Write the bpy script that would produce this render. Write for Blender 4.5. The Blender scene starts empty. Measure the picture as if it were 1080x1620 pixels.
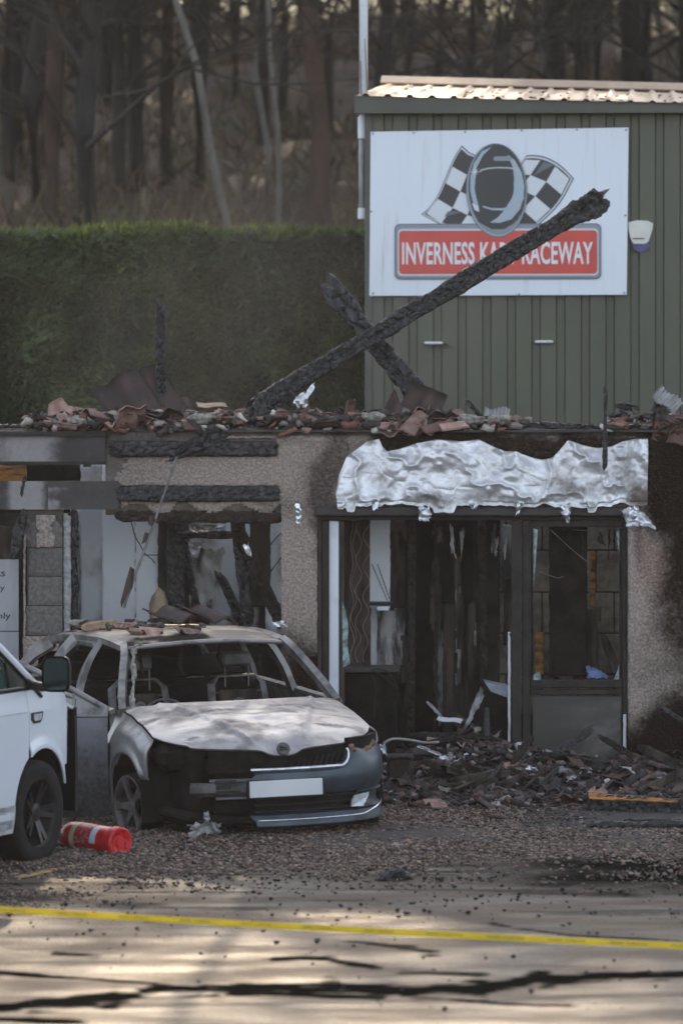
import bpy, math, random
import numpy as np
from mathutils import Vector, Matrix, Euler, noise
from mathutils.geometry import tessellate_polygon
SC = bpy.context.scene
COL = SC.collection
R = math.radians
random.seed(7)
RNG = np.random.default_rng(11)
# ---------------------------------------------------------------- camera, world, sun, exposure
F, CAMH, HORIZON, CAMY = 6900.0, 2.935, 656.0, -30.0       # focal length in photo pixels, eye height, eye level row
cam_d = bpy.data.cameras.new('camera')
cam = bpy.data.objects.new('camera', cam_d)
COL.objects.link(cam)
cam.location = (0, CAMY, CAMH)
cam.rotation_euler = (R(90), 0, 0)
cam_d.sensor_fit = 'VERTICAL'
cam_d.sensor_height = 36.0
cam_d.sensor_width = 24.0
cam_d.lens = F / 1620 * 36
cam_d.shift_y = -(810 - HORIZON) / 1620
cam_d.clip_end = 3000
cam_d.dof.use_dof = True
cam_d.dof.focus_distance = 32.5
cam_d.dof.aperture_fstop = 2.3
SC.camera = cam

SUN_EL, SUN_AZ = R(22), R(3)
world = bpy.data.worlds.new('World')
SC.world = world
world.use_nodes = True
wn = world.node_tree.nodes
bg = wn['Background']
sky = wn.new('ShaderNodeTexSky')
sky.sky_type = 'NISHITA'
sky.sun_disc = False
sky.sun_elevation = SUN_EL
sky.sun_rotation = SUN_AZ
sky.air_density = 0.7
sky.dust_density = 1.5
sky.ozone_density = 0.4
bg.inputs[1].default_value = 0.13
hsv = wn.new('ShaderNodeHueSaturation')                 # hazy winter sky: less blue all over
hsv.inputs['Saturation'].default_value = 0.55
world.node_tree.links.new(sky.outputs[0], hsv.inputs['Color'])
world.node_tree.links.new(hsv.outputs[0], bg.inputs[0])
sun_d = bpy.data.lights.new('sun', 'SUN')
sun_d.energy = 2.0
sun_d.angle = R(0.5)
sun_d.color = (1.0, 0.77, 0.52)
sun = bpy.data.objects.new('sun', sun_d)
COL.objects.link(sun)
sd = Vector((math.sin(SUN_AZ) * math.cos(SUN_EL), math.cos(SUN_AZ) * math.cos(SUN_EL), math.sin(SUN_EL)))
sun.rotation_euler = (-sd).to_track_quat('-Z', 'Y').to_euler()
sun.location = (-8, 30, 25)
vs = SC.view_settings
vs.view_transform = 'Standard'
vs.look = 'None'
vs.gamma = 1
vs.exposure = 1.85
vs.use_curve_mapping = False
SC.cycles.max_bounces = 6
SC.cycles.volume_bounces = 0
SC.cycles.use_denoising = True

# ---------------------------------------------------------------- helpers
def W(px, py, d):
    s = F / d
    return Vector(((px - 540) / s, d + CAMY, CAMH + (HORIZON - py) / s))

def tag(o, label=None, cat=None, group=None, kind=None):
    if label: o['label'] = label
    if cat: o['category'] = cat
    if group: o['group'] = group
    if kind: o['kind'] = kind
    return o

def wm(o):
    m = o.matrix_basis.copy()
    while o.parent:
        o = o.parent
        m = o.matrix_basis @ m
    return m

def link(name, me, parent=None):
    o = bpy.data.objects.new(name, me)
    COL.objects.link(o)
    if parent: o.parent = parent
    return o

def thing(name, label, cat, loc=(0, 0, 0), rot=(0, 0, 0), group=None):
    o = bpy.data.objects.new(name, None)
    o.empty_display_size = 0.2
    COL.objects.link(o)
    o.location = loc
    o.rotation_euler = rot
    return tag(o, label, cat, group)

def mesh_np(name, V, faces, mat, smooth=False):
    """faces: list of lists, or an int array (n,3)/(n,4)"""
    me = bpy.data.meshes.new(name)
    V = np.asarray(V, dtype=np.float32)
    if isinstance(faces, np.ndarray):
        n, k = faces.shape
        me.vertices.add(len(V)); me.vertices.foreach_set('co', V.ravel())
        me.loops.add(n * k); me.loops.foreach_set('vertex_index', faces.astype(np.int32).ravel())
        me.polygons.add(n)
        me.polygons.foreach_set('loop_start', np.arange(0, n * k, k, dtype=np.int32))
        me.polygons.foreach_set('loop_total', np.full(n, k, dtype=np.int32))
        me.update(calc_edges=True)
    else:
        me.from_pydata([tuple(map(float, v)) for v in V], [], faces)
        me.update()
    if smooth:
        me.polygons.foreach_set('use_smooth', np.ones(len(me.polygons), dtype=bool))
    if mat: me.materials.append(mat)
    return me

def put(name, V, faces, mat, parent=None, world=True, smooth=False, origin=None):
    """one mesh object; verts in world coordinates unless world=False (then in the parent's)"""
    V = np.asarray(V, dtype=float)
    if parent is not None and world:
        mi = np.array(wm(parent).inverted())
        V = V @ mi[:3, :3].T + mi[:3, 3]
        loc = (0, 0, 0)
    elif parent is None:
        if origin is None:
            c = V.mean(axis=0); c[2] = V[:, 2].min()
            origin = c
        V = V - np.array(origin)
        loc = tuple(origin)
    else:
        loc = (0, 0, 0)
    o = link(name, mesh_np(name, V, faces, mat, smooth), parent)
    o.location = loc
    return o

class MB:
    def __init__(s): s.v = []; s.f = []
    def add(s, V, Fc):
        b = len(s.v)
        s.v += [tuple(map(float, v)) for v in V]
        s.f += [[i + b for i in f] for f in Fc]
        return s
    def box(s, lo, hi, m=None, bev=0.0):
        x0, y0, z0 = lo; x1, y1, z1 = hi
        if bev > 0:
            b = min(bev, (x1-x0)*.45, (y1-y0)*.45, (z1-z0)*.45)
            V = []
            for z in (z0, z0+b, z1-b, z1):
                i = b if z in (z0, z1) else 0
                for (x, y) in ((x0+b, y0), (x1-b, y0), (x1, y0+b), (x1, y1-b), (x1-b, y1), (x0+b, y1), (x0, y1-b), (x0, y0+b)):
                    V.append((min(max(x, x0+i), x1-i), min(max(y, y0+i), y1-i), z))
            Fc = [list(range(7, -1, -1)), list(range(24, 32))]
            for r in range(3):
                for k in range(8):
                    Fc.append([r*8+k, r*8+(k+1) % 8, (r+1)*8+(k+1) % 8, (r+1)*8+k])
        else:
            V = [(x0,y0,z0),(x1,y0,z0),(x1,y1,z0),(x0,y1,z0),(x0,y0,z1),(x1,y0,z1),(x1,y1,z1),(x0,y1,z1)]
            Fc = [[3,2,1,0],[4,5,6,7],[0,1,5,4],[1,2,6,5],[2,3,7,6],[3,0,4,7]]
        if m is not None: V = [m @ Vector(v) for v in V]
        return s.add(V, Fc)
    def bpx(s, x0, y0, x1, y1, d, t, bev=0.0):
        a = W(x0, y1, d); b = W(x1, y0, d)
        return s.box((a.x, a.y, a.z), (b.x, a.y + t, b.z), None, bev)
    def sweep(s, pts, radii, n=8, sx=1.0, sy=1.0, up=(0, 0, 1), cap=True):
        """tube along points; radii scalar or list; sx, sy flatten the section"""
        pts = [Vector(p) for p in pts]
        if not isinstance(radii, (list, tuple)): radii = [radii] * len(pts)
        b = len(s.v); up = Vector(up)
        for i, p in enumerate(pts):
            t = (pts[min(i+1, len(pts)-1)] - pts[max(i-1, 0)]).normalized()
            a = t.cross(up)
            if a.length < 1e-3: a = t.cross(Vector((0, 1, 0)))
            a.normalize(); c = a.cross(t).normalized()
            for k in range(n):
                th = 2*math.pi*(k+.5)/n
                q = p + a*math.cos(th)*radii[i]*sx + c*math.sin(th)*radii[i]*sy
                s.v.append(tuple(q))
        for i in range(len(pts)-1):
            for k in range(n):
                s.f.append([b+i*n+k, b+i*n+(k+1) % n, b+(i+1)*n+(k+1) % n, b+(i+1)*n+k])
        if cap:
            s.f.append([b+k for k in range(n)][::-1]); s.f.append([b+(len(pts)-1)*n+k for k in range(n)])
        return s
    def lathe(s, prof, n=24, m=None):
        """prof: list of (r, z); axis z"""
        b = len(s.v)
        for r, z in prof:
            for k in range(n):
                th = 2*math.pi*k/n
                v = Vector((r*math.cos(th), r*math.sin(th), z))
                s.v.append(tuple(m @ v if m is not None else v))
        for i in range(len(prof)-1):
            for k in range(n):
                s.f.append([b+i*n+k, b+i*n+(k+1) % n, b+(i+1)*n+(k+1) % n, b+(i+1)*n+k])
        if prof[0][0] < .075: s.f.append([b+k for k in range(n)][::-1])
        if prof[-1][0] < .075: s.f.append([b+(len(prof)-1)*n+k for k in range(n)])
        return s
    def prism(s, poly, off, m=None):
        """closed prism from a 3-D polygon and an offset vector"""
        poly = [Vector(p) for p in poly]; off = Vector(off); n = len(poly)
        tri = tessellate_polygon([poly])
        V = poly + [p + off for p in poly]
        if m is not None: V = [m @ v for v in V]
        Fc = [list(t) for t in tri] + [[i+n for i in t][::-1] for t in tri]
        for k in range(n): Fc.append([k, k+n, (k+1) % n + n, (k+1) % n])
        return s.add(V, Fc)
    def build(s, name, mat, parent=None, world=True, smooth=False, origin=None):
        return put(name, s.v, s.f, mat, parent, world, smooth, origin)

def cr(pts, n):
    """Catmull-Rom resample of control points (k,dim) to n points"""
    P = np.asarray(pts, float); k = len(P)
    P = np.vstack([2*P[0]-P[1], P, 2*P[-1]-P[-2]])
    t = np.linspace(0, k-1-1e-9, n); i = t.astype(int); f = (t-i)[:, None]
    a, b, c, d = P[i], P[i+1], P[i+2], P[i+3]
    return .5*((2*b)+(-a+c)*f+(2*a-5*b+4*c-d)*f**2+(-a+3*b-3*c+d)*f**3)

def crgrid(rows, nu, nv):
    A = np.array([cr(r, nv) for r in rows])
    return np.stack([cr(A[:, j], nu) for j in range(nv)], axis=1)

def grid_solid(P, thick):
    """closed shell from a grid of points (n,m,3), thickened along -normal"""
    P = np.asarray(P, float); n, m, _ = P.shape
    V = P.reshape(-1, 3)
    def gf(off, flip):
        i, j = np.meshgrid(np.arange(n-1), np.arange(m-1), indexing='ij')
        a = (i*m+j).ravel()+off
        q = np.stack([a, a+1, a+m+1, a+m], 1)
        return q[:, ::-1] if flip else q
    if thick == 0: return V, gf(0, False)
    du = np.gradient(P, axis=0); dv = np.gradient(P, axis=1)
    N = np.cross(du, dv); L = np.linalg.norm(N, axis=2, keepdims=True); N = N/np.maximum(L, 1e-9)
    V2 = (P - N*thick).reshape(-1, 3)
    k = n*m
    ring = [j for j in range(m)] + [i*m+m-1 for i in range(1, n)] + [(n-1)*m+j for j in range(m-2, -1, -1)] + [i*m for i in range(n-2, 0, -1)]
    ring = np.array(ring); nx = np.roll(ring, -1)
    side = np.stack([ring, ring+k, nx+k, nx], 1)
    return np.vstack([V, V2]), np.vstack([gf(0, True), gf(k, False), side])

def surf(name, P, mat, parent, thick=.004, world=False, smooth=True):
    V, Fc = grid_solid(P, thick)
    o = put(name, V, Fc, mat, parent, world, smooth)
    if smooth and thick: 
        try: o.data.set_sharp_from_angle(angle=R(40))
        except Exception: pass
    return o

# ---- numpy noise
def _h(ix, iy, iz, s):
    n = (ix*374761393 + iy*668265263 + iz*2147483647 + s*974711) & 0xffffffff
    n = ((n ^ (n >> 13))*1274126177) & 0xffffffff
    return ((n ^ (n >> 16)) & 0xffff)/65535.0
def vnoise(P, scale=1.0, seed=0):
    P = np.asarray(P, float)*scale + 1000.0
    I = np.floor(P).astype(np.int64); f = P-I; f = f*f*(3-2*f)
    x, y, z = I[..., 0], I[..., 1], I[..., 2]; r = 0
    for dx in (0, 1):
        for dy in (0, 1):
            for dz in (0, 1):
                w = (f[..., 0] if dx else 1-f[..., 0])*(f[..., 1] if dy else 1-f[..., 1])*(f[..., 2] if dz else 1-f[..., 2])
                r = r + w*_h(x+dx, y+dy, z+dz, seed)
    return r
def fbm(P, scale=1.0, seed=0, oct=4):
    r = 0; a = .5; t = 0
    for k in range(oct):
        r = r + a*vnoise(P, scale*2**k, seed+k*17); t += a; a *= .5
    return r/t
def cells(P, scale=1.0, seed=0):
    P = np.asarray(P, float)*scale + 1000.0
    I = np.floor(P).astype(np.int64)
    F1 = np.full(P.shape[:-1], 9.0); F2 = F1.copy(); ID = np.zeros(P.shape[:-1])
    for dx in (-1, 0, 1):
        for dy in (-1, 0, 1):
            for dz in (-1, 0, 1):
                c = I + np.array([dx, dy, dz])
                q = np.stack([c[..., k] + _h(c[..., 0], c[..., 1], c[..., 2], seed+k+1) for k in range(3)], -1)
                d = np.linalg.norm(P-q, axis=-1); idc = _h(c[..., 0], c[..., 1], c[..., 2], seed+9)
                m = d < F1
                F2 = np.where(m, F1, np.minimum(F2, d)); ID = np.where(m, idc, ID); F1 = np.where(m, d, F1)
    return F1, F2, ID
def sstep(a, b, x):
    t = np.clip((x-a)/(b-a), 0, 1); return t*t*(3-2*t)

def attr(o, name, vals):
    a = o.data.attributes.new(name, 'FLOAT', 'POINT')
    a.data.foreach_set('value', np.asarray(vals, dtype=np.float32))

# ---- materials
def mat(name, col, col2=None, rough=.7, rough2=None, metal=0.0, scale=6, detail=6, ramp=(.35, .65), bump=0, bscale=80, bdist=.01,
        stretch=(1, 1, 1), soot=None, sootcol=(.012, .011, .010), rust=None, spec=.5, rand=0.0, bump2=0, b2scale=12, b2dist=.02,
        metal2=None, coord='Object', distort=0.0, attrcol=None, trans=0.0):
    m = bpy.data.materials.new(name); m.use_nodes = True
    nt = m.node_tree; N = nt.nodes; L = nt.links.new
    b = N['Principled BSDF']
    b.inputs['Specular IOR Level'].default_value = spec
    tc = N.new('ShaderNodeTexCoord'); mp = N.new('ShaderNodeMapping')
    mp.inputs['Scale'].default_value = stretch
    L(tc.outputs[coord], mp.inputs[0])
    def noise_(sc, dt, ds=0.0, raw=False):
        n = N.new('ShaderNodeTexNoise'); n.inputs['Scale'].default_value = sc; n.inputs['Detail'].default_value = dt
        n.inputs['Roughness'].default_value = .6; n.inputs['Distortion'].default_value = ds
        L(tc.outputs[coord] if raw else mp.outputs[0], n.inputs['Vector']); return n
    def rampn(src, a, c):
        r = N.new('ShaderNodeMapRange'); r.inputs[1].default_value = a; r.inputs[2].default_value = c; r.interpolation_type = 'SMOOTHSTEP'
        L(src, r.inputs[0]); return r.outputs[0]
    def mix(fac, A, B):
        x = N.new('ShaderNodeMix'); x.data_type = 'RGBA'
        for s, v in ((x.inputs[6], A), (x.inputs[7], B)):
            if isinstance(v, tuple): s.default_value = (*v, 1)
            else: L(v, s)
        if isinstance(fac, float): x.inputs[0].default_value = fac
        else: L(fac, x.inputs[0])
        return x.outputs[2]
    def fmix(fac, A, B):
        x = N.new('ShaderNodeMix'); x.data_type = 'FLOAT'; L(fac, x.inputs[0])
        for s, v in ((x.inputs[2], A), (x.inputs[3], B)):
            if isinstance(v, (int, float)): s.default_value = v
            else: L(v, s)
        return x.outputs[0]
    c = tuple(col); rv = rough; mv = metal
    if col2 is not None:
        f = rampn(noise_(scale, detail, distort).outputs[0], *ramp)
        c = mix(f, tuple(col), tuple(col2))
        if rough2 is not None: rv = fmix(f, rough, rough2)
        if metal2 is not None: mv = fmix(f, metal, metal2)
    if attrcol:
        a = N.new('ShaderNodeAttribute'); a.attribute_name = attrcol
        x = N.new('ShaderNodeMix'); x.data_type = 'RGBA'; x.blend_type = 'MULTIPLY'; x.inputs[0].default_value = 1
        if isinstance(c, tuple): x.inputs[6].default_value = (*c, 1)
        else: L(c, x.inputs[6])
        L(a.outputs['Color'], x.inputs[7]); c = x.outputs[2]
    for an, sc in ((rust, (.16, .06, .018)), (soot, sootcol)):
        if not an: continue
        a = N.new('ShaderNodeAttribute'); a.attribute_name = an
        nn = noise_(28, 5)
        ad = N.new('ShaderNodeMath'); ad.operation = 'MULTIPLY_ADD'; ad.inputs[1].default_value = .7; L(nn.outputs[0], ad.inputs[0]); L(a.outputs['Fac'], ad.inputs[2])
        f = rampn(ad.outputs[0], .38, 1.28)
        c = mix(f, c, sc)
        if not isinstance(mv, (int, float)) or mv > 0: mv = fmix(f, mv, 0.0)
        rv = fmix(f, rv, .9)
        sm = N.new('ShaderNodeMapRange'); sm.inputs[3].default_value = spec; sm.inputs[4].default_value = .0; L(f, sm.inputs[0]); L(sm.outputs[0], b.inputs['Specular IOR Level'])
    if rand:
        oi = N.new('ShaderNodeObjectInfo'); h = N.new('ShaderNodeHueSaturation')
        r = N.new('ShaderNodeMapRange'); r.inputs[3].default_value = 1-rand; r.inputs[4].default_value = 1+rand
        L(oi.outputs['Random'], r.inputs[0]); L(r.outputs[0], h.inputs['Value'])
        if isinstance(c, tuple): h.inputs['Color'].default_value = (*c, 1)
        else: L(c, h.inputs['Color'])
        c = h.outputs[0]
    if isinstance(c, tuple): b.inputs['Base Color'].default_value = (*c, 1)
    else: L(c, b.inputs['Base Color'])
    for v, k in ((rv, 'Roughness'), (mv, 'Metallic')):
        if isinstance(v, (int, float)): b.inputs[k].default_value = v
        else: L(v, b.inputs[k])
    prev = None
    for s_, sc, ds in ((bump2, b2scale, b2dist), (bump, bscale, bdist)):
        if s_:
            bp = N.new('ShaderNodeBump'); bp.inputs['Strength'].default_value = s_; bp.inputs['Distance'].default_value = ds
            L(noise_(sc, 4, 0.0, True).outputs[0], bp.inputs['Height'])
            if prev: L(prev, bp.inputs['Normal'])
            prev = bp.outputs[0]
    if prev: L(prev, b.inputs['Normal'])
    if trans: b.inputs['Transmission Weight'].default_value = trans
    return m

MT = {}
MT['char'] = mat('charred_wood', (.012, .011, .011), (.085, .082, .082), .5, scale=26, ramp=(.42, .8), bump=.6, bscale=90, bdist=.006, spec=.35)
MT['char_brown'] = mat('scorched_wood', (.018, .014, .011), (.042, .032, .025), .8, spec=.2, scale=18, bump=.5, bscale=70)
MT['tile'] = mat('terracotta', (.165, .078, .058), (.10, .062, .052), .8, scale=9, ramp=(.3, .7), bump=.3, bscale=60, rand=.45)
MT['tile_pale'] = mat('dusty_terracotta', (.34, .23, .19), (.21, .115, .09), .85, scale=9, bump=.3, bscale=60, rand=.4)
MT['tile_soot'] = mat('sooty_tile', (.045, .032, .028), (.10, .05, .04), .75, scale=9, ramp=(.45, .75), bump=.3, bscale=60, rand=.5)
MT['ash'] = mat('ash_debris', (.05, .04, .035), (.17, .145, .125), .95, scale=14, ramp=(.4, .75), bump=1, bscale=45, bdist=.03)
MT['ash_dark'] = mat('burnt_debris', (.014, .012, .010), (.045, .034, .027), .95, spec=.2, scale=14, ramp=(.4, .8), bump=1, bscale=45, bdist=.03)
MT['wool'] = mat('insulation_wool', (.42, .40, .34), (.20, .18, .15), .95, scale=20, bump=1, bscale=60, bdist=.03)
MT['alu'] = mat('bare_aluminium', (.70, .70, .71), (.50, .49, .48), .40, .55, metal=.6, scale=7, ramp=(.35, .75), soot='soot', sootcol=(.13, .105, .085), bump=.4, bscale=24, bdist=.015, bump2=.25, b2scale=60, b2dist=.006)
MT['foil'] = mat('crumpled_foil', (.80, .82, .85), (.5, .5, .5), .28, .5, metal=.9, scale=9, bump=.6, bscale=30, bdist=.01)
MT['masonry'] = mat('bare_masonry', (.16, .135, .115), (.09, .075, .065), .9, scale=6, bump=.6, bscale=60, soot='soot')
MT['roughcast'] = mat('roughcast', (.46, .375, .32), (.28, .225, .19), .9, scale=48, detail=3, ramp=(.35, .62), bump=1, bscale=48, bdist=.035, sootcol=(.022, .016, .0125), soot='soot', rust='rust')
MT['block'] = mat('concrete_block', (.155, .14, .128), (.10, .088, .08), .92, scale=30, bump=.7, bscale=90, rand=.15)
MT['blockwork'] = mat('inner_blockwork', (.30, .25, .18), (.16, .13, .10), .92, scale=8, bump=.6, bscale=70)
MT['mortar'] = mat('mortar', (.08, .068, .055), (.05, .042, .035), .95, scale=20, bump=.6)
MT['steel'] = mat('scorched_steel', (.055, .048, .045), (.035, .030, .028), .7, metal=.1, scale=3, ramp=(.4, .6), bump=.3, bscale=50, soot='soot', sootcol=(.27, .255, .245))
MT['frame'] = mat('sooty_frame', (.020, .016, .0145), (.036, .030, .026), .75, spec=.3, scale=12, bump=.25, bscale=70)
MT['upvc'] = mat('white_frame', (.66, .70, .74), (.52, .54, .55), .4, scale=4, ramp=(.5, .8))
MT['plaster'] = mat('scorched_plaster', (.56, .57, .58), (.30, .25, .20), .85, scale=2.2, ramp=(.48, .72), bump=.2, bscale=40, soot='soot', sootcol=(.05, .035, .026))
MT['plaster_clean'] = mat('white_plaster', (.80, .82, .84), (.62, .61, .60), .8, scale=1.6, ramp=(.5, .85), soot='soot', sootcol=(.05, .035, .026))
MT['sootwall'] = mat('soot_wall', (.012, .0105, .0095), (.036, .029, .024), .9, spec=.15, scale=5, bump=.5, bscale=40)
MT['brownwall'] = mat('scorched_board', (.070, .054, .043), (.018, .0145, .012), .85, spec=.2, scale=4, stretch=(3, 1, .5), ramp=(.4, .65), bump=.3, bscale=40)
MT['ashgrey'] = mat('ash_grey_board', (.40, .385, .365), (.05, .045, .042), .9, scale=3.5, stretch=(2, 1, .6), ramp=(.42, .62), bump=.3)
MT['orangewood'] = mat('raw_orange_wood', (.44, .18, .04), (.06, .025, .012), .6, scale=9, stretch=(.5, 2, 2.5), ramp=(.42, .66), bump=.2)
MT['palewood'] = mat('pale_split_wood', (.40, .28, .18), (.22, .14, .09), .7, scale=9, bump=.2)
MT['glass'] = mat('dirty_glass', (.35, .45, .45), None, .15, spec=.6)
MT['black'] = mat('black_plastic', (.008, .008, .009), (.014, .014, .014), .5, spec=.3, scale=10, bump=.1)
MT['darkvoid'] = mat('burnt_black', (.007, .0065, .006), (.020, .017, .015), .9, spec=.15, scale=9, bump=.6, bscale=40)
# ================================================================ SETTING: ground, road, gravel, hill
HY = np.array([-80, 14, 17, 25, 38, 60, 90, 130, 220, 420.])
HZ = np.array([0, 0, .8, 4.6, 6.6, 9.6, 13.8, 15.0, 36, 58.])
def hillz(x, y):
    x = np.asarray(x, float); y = np.asarray(y, float)
    z = np.interp(y, HY, HZ)
    w = np.clip((y-14)/12, 0, 1)
    P = np.stack([x, y, x*0], -1)
    return z + w*((fbm(P, .09, 3)-.5)*1.6 + (fbm(P, .5, 5)-.5)*.4)

MT['earth'] = mat('leaf_litter', (.060, .033, .021), (.022, .023, .012), .95, scale=.6, detail=8, ramp=(.4, .62), bump=.6, bscale=6, bdist=.2)
MT['field'] = mat('far_field', (.20, .22, .10), (.30, .27, .16), .9, scale=.05, detail=4)
xs_ = np.concatenate([np.linspace(-150, -40, 12), np.linspace(-36, 36, 70), np.linspace(40, 150, 12)])
ys_ = np.concatenate([np.linspace(-60, 12, 10), np.linspace(13, 70, 90), np.linspace(72, 150, 40), np.linspace(160, 420, 24)])
X, Y = np.meshgrid(xs_, ys_, indexing='ij')
Z = hillz(X, Y) - .03
n, m = X.shape
i, j = np.meshgrid(np.arange(n-1), np.arange(m-1), indexing='ij')
a = (i*m+j).ravel(); q = np.stack([a, a+m, a+m+1, a+1], 1)
hill = put('ground', np.stack([X, Y, Z], -1).reshape(-1, 3), q, MT['earth'], smooth=True, origin=(0, 0, 0))
hill.data.materials.append(MT['field'])
mi = np.where(Y[:-1, :-1].ravel() > 128, 1, 0).astype(np.int32)
hill.data.polygons.foreach_set('material_index', mi)
tag(hill, kind='structure')

# road: worn damp asphalt with ragged wet channels and soot and painted shade to the right
def asphalt():
    m = mat('damp_asphalt', (.080, .058, .042), (.034, .028, .024), .78, .46, scale=1.6, detail=8, stretch=(.55, 1.3, 1), ramp=(.35, .65), bump=1, bscale=42, bdist=.02,
            soot='stain_and_shade', sootcol=(.008, .008, .007), bump2=.25, b2scale=9, b2dist=.03, spec=.2)
    return m
MT['asphalt'] = asphalt()
def gridxy(x0, x1, y0, y1, dx, dy, z):
    xs = np.arange(x0, x1+1e-6, dx); ys = np.arange(y0, y1+1e-6, dy)
    X, Y = np.meshgrid(xs, ys, indexing='ij'); n, m = X.shape
    i, j = np.meshgrid(np.arange(n-1), np.arange(m-1), indexing='ij'); a = (i*m+j).ravel()
    return np.stack([X, Y, np.full_like(X, z)], -1).reshape(-1, 3), np.stack([a, a+m, a+m+1, a+1], 1)
V, q = gridxy(-3.2, 3.2, -9.6, 5.0, .04, .04, 0)
V[:, 2] += (fbm(V*np.array([.6, 1, 1]), .8, 40)-.5)*.03
road = put('road', V, q, MT['asphalt'], origin=(0, 0, 0), smooth=True); tag(road, kind='structure')
V2, q2 = gridxy(-43.2, 43.2, -60, 5, 10.8, 5, -.022)
yard = put('road', V2, q2, MT['asphalt'], origin=(0, 0, 0)); tag(yard, kind='structure')
def gp(px, py):
    return W(px, py, F*CAMH/(py-HORIZON))
stain_and_shade = np.zeros(len(V))
def streak(pts, w, k=1.0, wob=.25, seed=1):
    P = np.array([[*gp(x, y)[:2]] for x, y in pts])
    nz = fbm(V*np.array([2.2, 5, 1]), 1.0, seed, 5)-.5
    fine = fbm(V*np.array([6, 14, 1]), 1.0, seed+5, 4)-.5
    for a_, b_ in zip(P[:-1], P[1:]):
        ab = b_-a_; t = np.clip(((V[:, :2]-a_)@ab)/(ab@ab), 0, 1)
        d = np.abs((V[:, 1]-(a_+t[:, None]*ab)[:, 1]) + nz*wob) + 3*np.maximum(0, np.abs(V[:, 0]-(a_+t[:, None]*ab)[:, 0])-.02)
        ww = w*(.35+1.5*np.clip(fbm(V*np.array([1.3, 0, 1]), 1.0, seed+3)-.2, 0, 1))
        s = k*sstep(ww*2.1, ww*.05, d+fine*w*3.0)
        np.maximum(stain_and_shade, s, out=stain_and_shade)
streak([(-30, 1600), (60, 1590), (180, 1580), (260, 1566), (340, 1568)], .26, 1.5, .3, 2)
streak([(-30, 1538), (120, 1548), (280, 1560), (420, 1570), (600, 1576)], .05, 1.4, .12, 8)
streak([(380, 1566), (520, 1562), (660, 1566), (760, 1562), (860, 1550), (1100, 1540)], .2, 1.5, .25, 3)
streak([(640, 1573), (800, 1588), (900, 1592)], .04, 1.3, .1, 9)
streak([(440, 1518), (520, 1520), (590, 1530)], .10, 1.1, .25, 4)
streak([(560, 1490), (640, 1500), (680, 1508)], .12, .8, .4, 5)
streak([(640, 1536), (760, 1540)], .10, .8, .3, 6)
streak([(0, 1612), (120, 1618)], .10, 1.2, .1, 7)
streak([(90, 1508), (150, 1512)], .10, .8, .3, 16)
streak([(780, 1460), (900, 1478), (1100, 1490)], .05, .8, .2, 12)
# soot plus painted shade darken the asphalt right and back; then noisy dark patches
fn = fbm(V, 3.0, 21, 5)
stain_and_shade = np.maximum(stain_and_shade, .95*sstep(.0, 2.3, V[:, 0]+1.6*(fn-.5))*sstep(-4.6, -2.4, V[:, 1]+1.5*(fn-.5)))
stain_and_shade = np.maximum(stain_and_shade, .55*sstep(.52, .7, fbm(V*np.array([1.2, 5, 1]), 1.3, 31, 5))*sstep(-6.4, -3.4, V[:, 1]))
attr(road, 'stain_and_shade', stain_and_shade)
attr(yard, 'stain_and_shade', np.zeros(len(V2)))

# pale repaired strip and worn yellow bay line
MT['yellowpaint'] = mat('worn_yellow_paint', (.42, .27, .05), (.10, .085, .07), .7, scale=14, ramp=(.42, .6), bump=.4)
a, b = gp(30, 1393), gp(128, 1370)
dirv = (b-a).normalized(); side = Vector((-dirv.y, dirv.x, 0))*.05
P = [[a+dirv*t*(b-a).length-side+Vector((0,0,.02)), a+dirv*t*(b-a).length+side+Vector((0,0,.02))] for t in np.linspace(0, 1, 12)]
o = put('road_marking', *grid_solid(np.array([[list(v) for v in r] for r in P]), 0), MT['yellowpaint'], origin=(0, 0, 0)); tag(o, kind='structure')

# gravel bed in front of the shop, ragged near edge
MT['gravelbed'] = mat('gravel_bed', (.075, .062, .054), (.042, .036, .032), .95, scale=60, bump=1, bscale=70, bdist=.03)
xs = np.linspace(-9, 9, 181); rows = []
edge = -1.15 + (fbm(np.stack([xs, xs*0, xs*0], 1), .9, 77)-.5)*1.6 + (fbm(np.stack([xs, xs*0, xs*0], 1), 6, 79)-.5)*.4
edge = edge + np.interp(xs, [-9, -2, -.6, .3, 1.2, 2.4, 9], [-1.2, -1.0, -.7, -.5, .2, .9, .9])
for k in range(40):
    t = k/39; y = edge*(1-t)+5.4*t
    z = .006+.034*min(1, k/6) + (fbm(np.stack([xs, y, xs*0], 1), 1.5, 80)-.5)*.05*min(1, k/6)
    rows.append(np.stack([xs, y, z], 1))
G = np.array(rows)
bed = put('gravel_bed', *grid_solid(G.transpose(1, 0, 2), 0), MT['gravelbed'], origin=(0, 0, 0), smooth=True); tag(bed, kind='structure')
def bed_z(x, y):
    e = np.interp(x, xs, edge); k = np.clip((y-e)/(5.4-e), 0, 1)*39
    z = .006+.034*np.minimum(1, k/6)
    return np.where(y > e, z, .004)

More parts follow.
